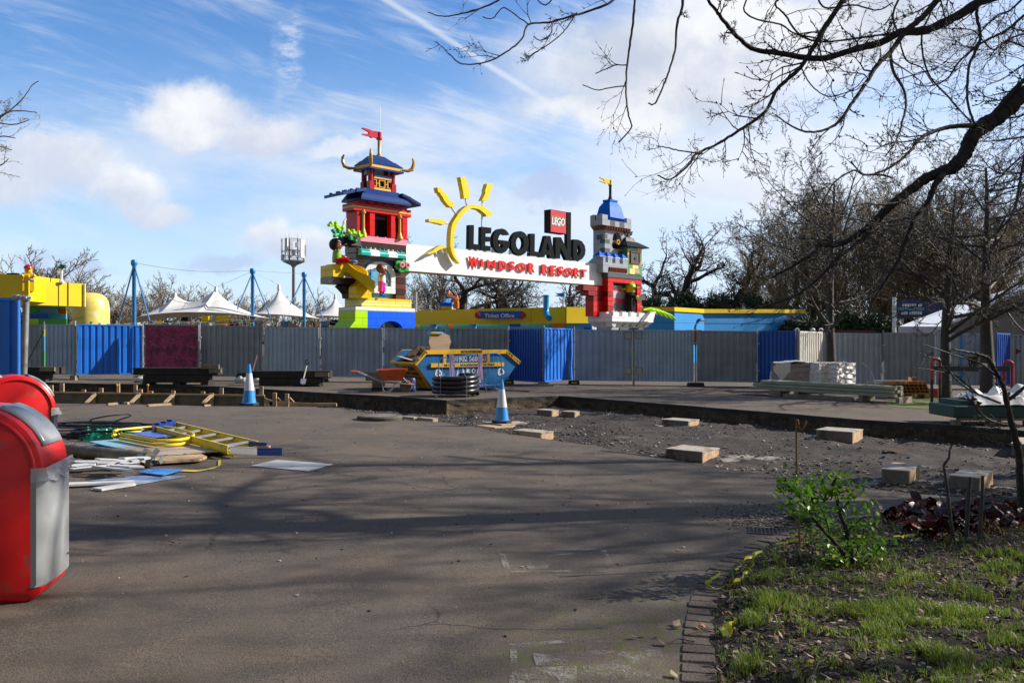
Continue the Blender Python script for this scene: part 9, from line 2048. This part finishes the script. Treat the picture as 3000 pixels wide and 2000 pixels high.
# trees standing right of the view: real trees, seen only by their shade
shade=[tree_meshes(s,8.5,.22,dict(STREET,kids=[15,6,4,3,2],rmin=.012),BARKG,TWIG) for s in (201,202)]
for i,(x,y,sc,lb) in enumerate([(14.5,10.4,1.0,"bare tree standing outside the right of the view, nearest"),(17.5,12.0,1.1,"bare tree standing outside the right of the view, second"),(15.8,6.9,1.15,"bare tree standing outside the right of the view, beyond the planting bed"),(12.2,9.2,.95,"small bare tree standing outside the right of the view"),(19.5,11.4,1.2,"tall bare tree standing farther outside the right of the view")]):
    place_tree(shade[i %2],(x,y,gz(x)),1.1*i,sc,lb,group="bare trees right of the view")
# ------------------------------------------------------------ sapling at the right edge
S=Segs()
def limb2(pts,d0,d1,w0,w1,dense=.6,tl=.15):limb(pts,d0,d1,w0,w1,dense=dense,tl=tl)
limb2([(2998,1560),(2994,1480),(2990,1400),(2985,1330),(2972,1270),(2958,1215),(2948,1170),(2935,1120),(2915,1085),(2896,1050),(2870,1040),(2830,1030),(2790,1022)],6.9,6.3,26,5)
limb2([(2950,1175),(2975,1155),(3000,1135),(3040,1100)],6.8,6.8,12,8);limb2([(2930,1110),(2880,1070),(2840,1052),(2800,1042),(2740,1020),(2700,1008)],6.7,6.2,7,2.5)
limb2([(2930,1180),(2880,1160),(2860,1150),(2800,1100),(2760,1090),(2690,1078)],6.7,6.2,8,2.5);limb2([(2985,1250),(2930,1240),(2900,1230),(2870,1210),(2850,1180),(2830,1160)],6.8,6.4,7,3)
limb2([(2990,1310),(2940,1300),(2900,1290),(2880,1270)],6.8,6.6,6,3);limb2([(2975,1270),(2960,1290),(2940,1262),(2900,1250)],6.8,6.6,5,3)
limb2([(2850,1150),(2800,1110),(2760,1060),(2720,1045),(2690,1032)],6.4,6.2,5,2.5)
g_=G(2998,1560);t=thing("sapling","slender pale sapling at the right edge with crooked bare branches","young tree",g_);v1,f1=segmesh(S.a[0]+S.a[1],6)
o=bpy.data.objects.new("branches",npmesh("branches",v1-np.array(g_),f1,BARKS,True));COL.objects.link(o);o.parent=t
# dead leaves hanging on it
for (x,y) in ((2855,1160),(2870,1172),(2868,1185),(2985,1020)):
    c=P(x,y,6.5);q=MB()
    for s in range(2):a=Vector((.02,0,.03));b=Vector((-.02,.01,-.05));q.add([c-a*.3,c+Vector((.025,.0,-.02)),c+b,c+Vector((-.02,.01,.0))],[(0,1,2,3)])
    q.v=[tuple(Vector(v)-Vector(g_)) for v in q.v];q.build("dead_leaf",mat("rusty dead leaf",(.20,.06,.025),.7),t,fixn=False)
# cut stems in the bed
for i,(pts,w0,w1,lb) in enumerate([([(2835,1620),(2832,1560),(2838,1450),(2843,1400)],15,11,"middle cut grey stem in front of the large plywood box"),([(2868,1630),(2872,1540),(2876,1480),(2879,1395)],13,9,"right cut grey stem in front of the large plywood box"),([(2805,1625),(2790,1560),(2782,1500),(2775,1430),(2768,1380),(2766,1362),(2780,1340),(2782,1320),(2790,1300)],13,5,"left grey stem with a thin forked top among the red leaves"),([(2795,1560),(2770,1480),(2745,1440),(2715,1405)],4,3,"thin bare twig leaning left of the cut stems"),([(2680,1560),(2690,1520),(2700,1490)],3,2,"short thin twig at the left of the red leaves")]):
    S=Segs();dd=G(pts[0][0],pts[0][1]).y;limb(pts,dd,dd+.05,w0,w1,dense=.0,jit=.3);v1,f1=segmesh(S.a[0]+S.a[1],8);c=v1.mean(axis=0);c[2]=v1[:,2].min()
    o=bpy.data.objects.new("cut_stem",npmesh("cut_stem",v1-c,f1,BARKS,True));COL.objects.link(o);o.location=c;props(o,lb,"stem","bare stems among the red leaves")
# ------------------------------------------------------------ green shrub
GLF=leafm("glossy fresh green leaf",(.085,.21,.012),(.24,.38,.02),.35)
sd_=G(2510,1690).y;t=thing("green_shrub","leafy bright green shrub with dark crooked stems by the iron rod","shrub",G(2510,1690)+Vector((0,0,.05)))
S=Segs();rg=random.Random(9);tips=[]
def stem(pts,w0,w1,dz=0.0):
    V=[P(x,y,sd_+dz*(i/(len(pts)-1))) for i,(x,y) in enumerate(pts)];sm=smooth_line(V,4)
    S=Segs()
    for i in range(len(sm)-1):S.add(sm[i],sm[i+1],(w0+(w1-w0)*i/len(sm))*sd_/F/2,(w0+(w1-w0)*(i+1)/len(sm))*sd_/F/2,0)
    v1,f1=segmesh(S.a[0],7);o=bpy.data.objects.new('stem',npmesh('stem',v1-np.array(t.location),f1,BARKD,True));COL.objects.link(o);o.parent=t
st_=[stem([(2500,1690),(2470,1620),(2430,1570),(2400,1540),(2375,1500),(2345,1455),(2310,1425),(2300,1400)],14,4,-.25),stem([(2510,1690),(2490,1600),(2475,1540),(2460,1500),(2450,1450),(2440,1420),(2450,1400)],16,6,.1),stem([(2460,1500),(2490,1465),(2497,1450)],6,3),stem([(2505,1685),(2540,1640),(2570,1610),(2580,1600)],6,3,-.1),stem([(2400,1540),(2380,1470),(2375,1430),(2385,1410)],5,3,.1),stem([(2480,1560),(2510,1530),(2540,1510),(2555,1505)],5,3,.1),stem([(2345,1455),(2330,1430),(2315,1405)],4,3),stem([(2430,1570),(2420,1520),(2400,1480),(2370,1445)],5,3,.2),stem([(2500,1640),(2530,1560),(2520,1530)],4,3,.15),stem([(2495,1650),(2460,1640),(2430,1610)],4,3,-.2)]
q=MB()
def leaf(q,c,d,w_,L,mi=0,curl=.3,nrm=None):
    d=d.normalized();s=d.cross(nrm or Vector((rg.gauss(0,.5),rg.gauss(0,.5),1))).normalized();n_=s.cross(d)
    p=[c,c+d*L*.35+s*w_*.5+n_*curl*w_*.3,c+d*L*.75+s*w_*.4-n_*curl*L*.1,c+d*L-n_*curl*L*.35,c+d*L*.75-s*w_*.4-n_*curl*L*.1,c+d*L*.35-s*w_*.5+n_*curl*w_*.3,c+d*L*.5-n_*curl*w_*.15]
    q.add(p,[(0,1,6),(1,2,6),(2,3,6),(3,4,6),(4,5,6),(5,0,6)],mi)
for (x,y,dz,n) in [(2302,1405,-.25,16),(2300,1440,-.25,14),(2330,1430,-.2,16),(2345,1455,-.25,20),(2370,1435,0,20),(2395,1420,.1,16),(2380,1460,.1,22),(2410,1450,0,18),(2440,1430,.1,18),(2460,1405,.1,20),(2475,1420,.1,16),(2455,1440,.1,14),(2330,1490,-.2,18),(2360,1500,-.1,20),(2400,1490,.2,18),(2465,1460,0,12),(2500,1465,0,8),(2420,1520,.2,14),(2440,1550,.1,12),(2480,1560,.1,12),(2510,1535,.1,10),(2556,1503,.1,14),(2540,1530,.15,8),(2490,1590,0,16),(2460,1600,0,14),(2430,1610,-.2,12),(2520,1600,0,12),(2580,1600,-.1,18),(2560,1625,-.1,12),(2500,1640,0,14),(2450,1650,-.1,12),(2530,1660,0,10),(2470,1670,0,10),(2390,1560,0,8),(2510,1570,.1,10),(2350,1530,-.1,8)]:
    c0=P(x,y,sd_+dz)
    for i in range(int(n*2.2)):
        c=c0+Vector((rg.gauss(0,.045),rg.gauss(0,.06),rg.gauss(0,.04)));d_=Vector((rg.gauss(0,1),rg.gauss(0,1),rg.gauss(.35,.7)));leaf(q,c,d_,.019+.008*rg.random(),.036+.02*rg.random())
for (x,y) in ((2410,1650),(2425,1660),(2500,1665),(2515,1645)):leaf(q,P(x,y,sd_-.15),Vector((rg.gauss(0,1),0,-.6)),.05,.09,1)
q.v=[tuple(Vector(v)-t.location) for v in q.v];q.build("leaves",[GLF,mat("brown dead leaf",(.16,.06,.02),.6)],t,fixn=False)
# small seedlings
for i,(px,py) in enumerate([(2585,1610)]):pass
# ------------------------------------------------------------ red leaved plants
BG=[mat("dark red leathery leaf",(.05,.010,.009),.4,var=.5,scale=5,spec=.3),mat("rusty red leaf",(.19,.035,.015),.4,var=.4,scale=5,spec=.3),mat("purple brown leaf",(.04,.022,.018),.4,var=.4,scale=5,spec=.3)]
centers=[(2620,1540),(2665,1550),(2700,1525),(2740,1545),(2765,1580),(2800,1560),(2835,1590),(2870,1555),(2900,1570),(2940,1555),(2975,1580),(2690,1585),(2725,1605),(2920,1600),(2985,1545),(2850,1530),(2960,1525)]
nm_=["leftmost, small","second from the left","behind a curled leaf at the left","with upright leaves left of the cut stems","at the foot of the left cut stem","between the cut stems","in front of the middle cut stem","right of the cut stems","below the large plywood box's right end","left of the sapling trunk","by the foot of the sapling, front","front left, spreading low","lowest and nearest, front centre","nearest at the right","behind the sapling foot","behind the cut stems","farthest back at the right"]
for (px,py),lb in zip(centers,nm_):
    g=G(px,py);z=bed_z(g.x,g.y) if inside(g,bed_poly) else g.z;q=MB();rg=random.Random(px)
    for i in range(22):
        a=rg.random()*6.28;el=rg.uniform(.1,1.1);d_=Vector((math.cos(a)*math.cos(el),math.sin(a)*math.cos(el),math.sin(el)));st0=Vector((rg.gauss(0,.06),rg.gauss(0,.06),0));c=st0+d_*rg.uniform(.04,.14)
        L=rg.uniform(.09,.15);w_=L*.75;s=d_.cross(Vector((rg.gauss(0,.3),rg.gauss(0,.3),1))).normalized();n_=s.cross(d_);rows=[];curl=rg.uniform(.2,.9)
        for r_ in range(6):
            t_=r_/5;ww=w_*.5*math.sin(math.pi*(.12+.80*t_))**.8;cc=c+d_*L*t_-n_*curl*L*.45*t_*t_
            rows.append([cc+s*ww*k_-n_*-abs(k_)*ww*curl*.8+n_*.006*math.sin(r_*2+k_*3) for k_ in (-1,-.5,0,.5,1)])
        o_=len(q.v);q.v+=[tuple(p) for r__ in rows for p in r__];mi=rg.choice([0,0,1,2,0])
        for r_ in range(5):
            for k_ in range(4):q.f.append((o_+r_*5+k_,o_+r_*5+k_+1,o_+(r_+1)*5+k_+1,o_+(r_+1)*5+k_));q.m.append(mi)
        q.tube([st0,c],.006,4,1)
    o=q.build("red_leaved_plant",BG,smooth=True,fixn=False);o.location=(g.x,g.y,z);o.scale=(.72,)*3;props(o,"dark red leathery-leaved plant, "+lb+", in the planting bed","plant","red leaved plants in the bed")
# ------------------------------------------------------------ grass, leaf litter
rgn=np.random.default_rng(4)
def scatter(n,dens):
    out=[]
    while len(out)<n:
        x=rgn.uniform(.9,4.6);y=rgn.uniform(2.9,7.6)
        px=1500+x/y*F;py=1000+1.5*F/y
        if px>3080 or py>2080 or not inside((x,y),bed_poly):continue
        if bed_dist(x,y)>.16 and rgn.random()<dens(x,y,px,py):out.append((x,y))
    return out
def gd(x,y,px,py):
    b=noise.noise(Vector((x*2.3,y*2.3,7)))*.7+noise.noise(Vector((x*7,y*7,1)))*.7;e=np.interp(py,[1560,1640,1700,1850,2000],[0,.12,.35,.6,.7])*(1.0 if px>2350 or py>1750 else .45)
    if py<1640 and px>2560:e *= .2
    return max(0,e*(.05+1.5*b)) if b>.08 else .02
V=[];Fc=[];Mi=[]
for (x,y) in scatter(5200,gd):
    z=bed_z(x,y);tuft=rgn.integers(3,7);hh=.016+.038*max(0,noise.noise(Vector((x*4,y*4,3)))+.5)*rgn.uniform(.6,1.3)
    for _ in range(tuft):
        a=rgn.uniform(0,6.28);ox,oy=rgn.normal(0,.008,2);h_=hh*rgn.uniform(.6,1.5);ln=h_*rgn.uniform(.25,.9);wx,wy=-math.sin(a)*.0016,math.cos(a)*.0016
        dx,dy=math.cos(a)*ln,math.sin(a)*ln;o_=len(V)
        V+=[(x+ox-wx,y+oy-wy,z-.005),(x+ox+wx,y+oy+wy,z-.005),(x+ox+dx*.4+wx*.8,y+oy+dy*.4+wy*.8,z+h_*.65),(x+ox+dx*.4-wx*.8,y+oy+dy*.4-wy*.8,z+h_*.65),(x+ox+dx,y+oy+dy,z+h_*(1.0 if ln<h_*.6 else .8))]
        Fc+=[(o_,o_+1,o_+2,o_+3),(o_+3,o_+2,o_+4)];mi=0 if rgn.random()<.7 else (1 if rgn.random()<.75 else 2);Mi+=[mi,mi]
me=bpy.data.meshes.new("grass");me.from_pydata(V,[],Fc)
for m_ in (leafm("fresh grass blade",(.16,.25,.025)),leafm("yellow green blade",(.30,.31,.06)),mat("straw blade",(.34,.28,.15),.6,var=.2,scale=3)):me.materials.append(m_)
me.polygons.foreach_set('material_index',Mi);o=bpy.data.objects.new("grass",me);COL.objects.link(o);props(o,"patchy short grass growing in the dark soil of the planting bed","grass",kind='stuff')
# moss and weeds: small rosettes near the ground
q=MB();rg=random.Random(77)
LT=[mat("brown leaf litter",(.13,.075,.045),.8,var=.4,scale=9),mat("pale dry leaf",(.30,.22,.15),.75,var=.3,scale=9),mat("dark rotting leaf",(.04,.024,.016),.8,var=.4,scale=9),mat("orange dead leaf",(.30,.11,.03),.7,var=.3)]
def ld(x,y,px,py):return .25+.9*max(0,noise.noise(Vector((x*1.7,y*1.7,21)))+.2)
for (x,y) in scatter(6500,ld):
    z=bed_z(x,y);c=Vector((x,y,z+.004+rg.random()*.012));a=rg.random()*6.28;L=rg.uniform(.018,.05);d_=Vector((math.cos(a),math.sin(a),rg.gauss(0,.35))).normalized();s=d_.cross(Vector((rg.gauss(0,.35),rg.gauss(0,.35),1))).normalized();n_=s.cross(d_);w_=L*rg.uniform(.3,.6);cu=rg.uniform(-.3,.6)*L
    q.add([c,c+d_*L*.5+s*w_*.5+n_*cu*.4,c+d_*L+n_*cu,c+d_*L*.5-s*w_*.5+n_*cu*.3],[(0,1,2),(0,2,3)],rg.choice([0,0,1,2,2,2,0,3] if rg.random()<.3 else [0,2,2,1]))
props(q.build("leaf_litter",LT,fixn=False),"dead leaves and litter lying over the planting bed","leaf litter",kind='stuff')
q=MB()
for (x,y) in scatter(3500,lambda x,y,px,py:1.0):pebble(q,(x,y,bed_z(x,y)+.002),rg.choice([.004,.006,.01,.014]),rg.choice([0,2,2,2,1]))
props(q.build("soil_crumbs",STONE,fixn=False),"crumbs of soil and small stones over the planting bed","soil",kind='stuff')
q=MB()
for (x,y) in scatter(60,lambda x,y,px,py:1.0):
    a=rg.random()*6.28;L=rg.uniform(.05,.18);z=bed_z(x,y)+.012;c=Vector((x,y,z));d_=Vector((math.cos(a),math.sin(a),rg.gauss(0,.08)));q.tube([c,c+d_*L*.5+Vector((0,0,.01)),c+d_*L+Vector((rg.gauss(0,.02),rg.gauss(0,.02),.0))],.0025,4)
props(q.build("fallen_twigs",TWIG,fixn=False),"small fallen twigs scattered over the planting bed","twigs",kind='stuff')
# a few leaves and twigs on the tarmac beside the edging
q=MB()
for (px,py,L,mi) in [(1975,1838,.07,1),(1995,1843,.05,0),(2060,1850,.05,3),(2064,1842,.04,3),(1870,1872,.04,1),(1895,1868,.04,0),(1930,1862,.05,0),(1955,1895,.06,0),(1440,1597,.05,2),(1785,1632,.03,0),(1970,1700,.04,2),(1975,1755,.03,0),(2120,1725,.03,0),(480,1590,.03,1),(700,1650,.03,0),(1985,1990,.06,1)]:
    g=G(px,py);a=rg.random()*6;d_=Vector((math.cos(a),math.sin(a),.1));s=Vector((-d_.y,d_.x,.1));q.add([g+Vector((0,0,.008)),g+d_*L*.5+s*L*.35+Vector((0,0,.015)),g+d_*L+Vector((0,0,.02)),g+d_*L*.5-s*L*.3+Vector((0,0,.008))],[(0,1,2),(0,2,3)],mi)
for (px,py,L) in [(2020,1862,.14),(1950,1890,.15),(470,1595,.10)]:g=G(px,py)+Vector((0,0,.01));q.tube([g,g+Vector((L*.5,L*.3,.01)),g+Vector((L,L*.2,.0))],.004,4,0)
props(q.build("fallen_leaves",LT,fixn=False),"a few dead leaves and twigs on the tarmac beside the brick edging","leaf litter",kind='stuff')
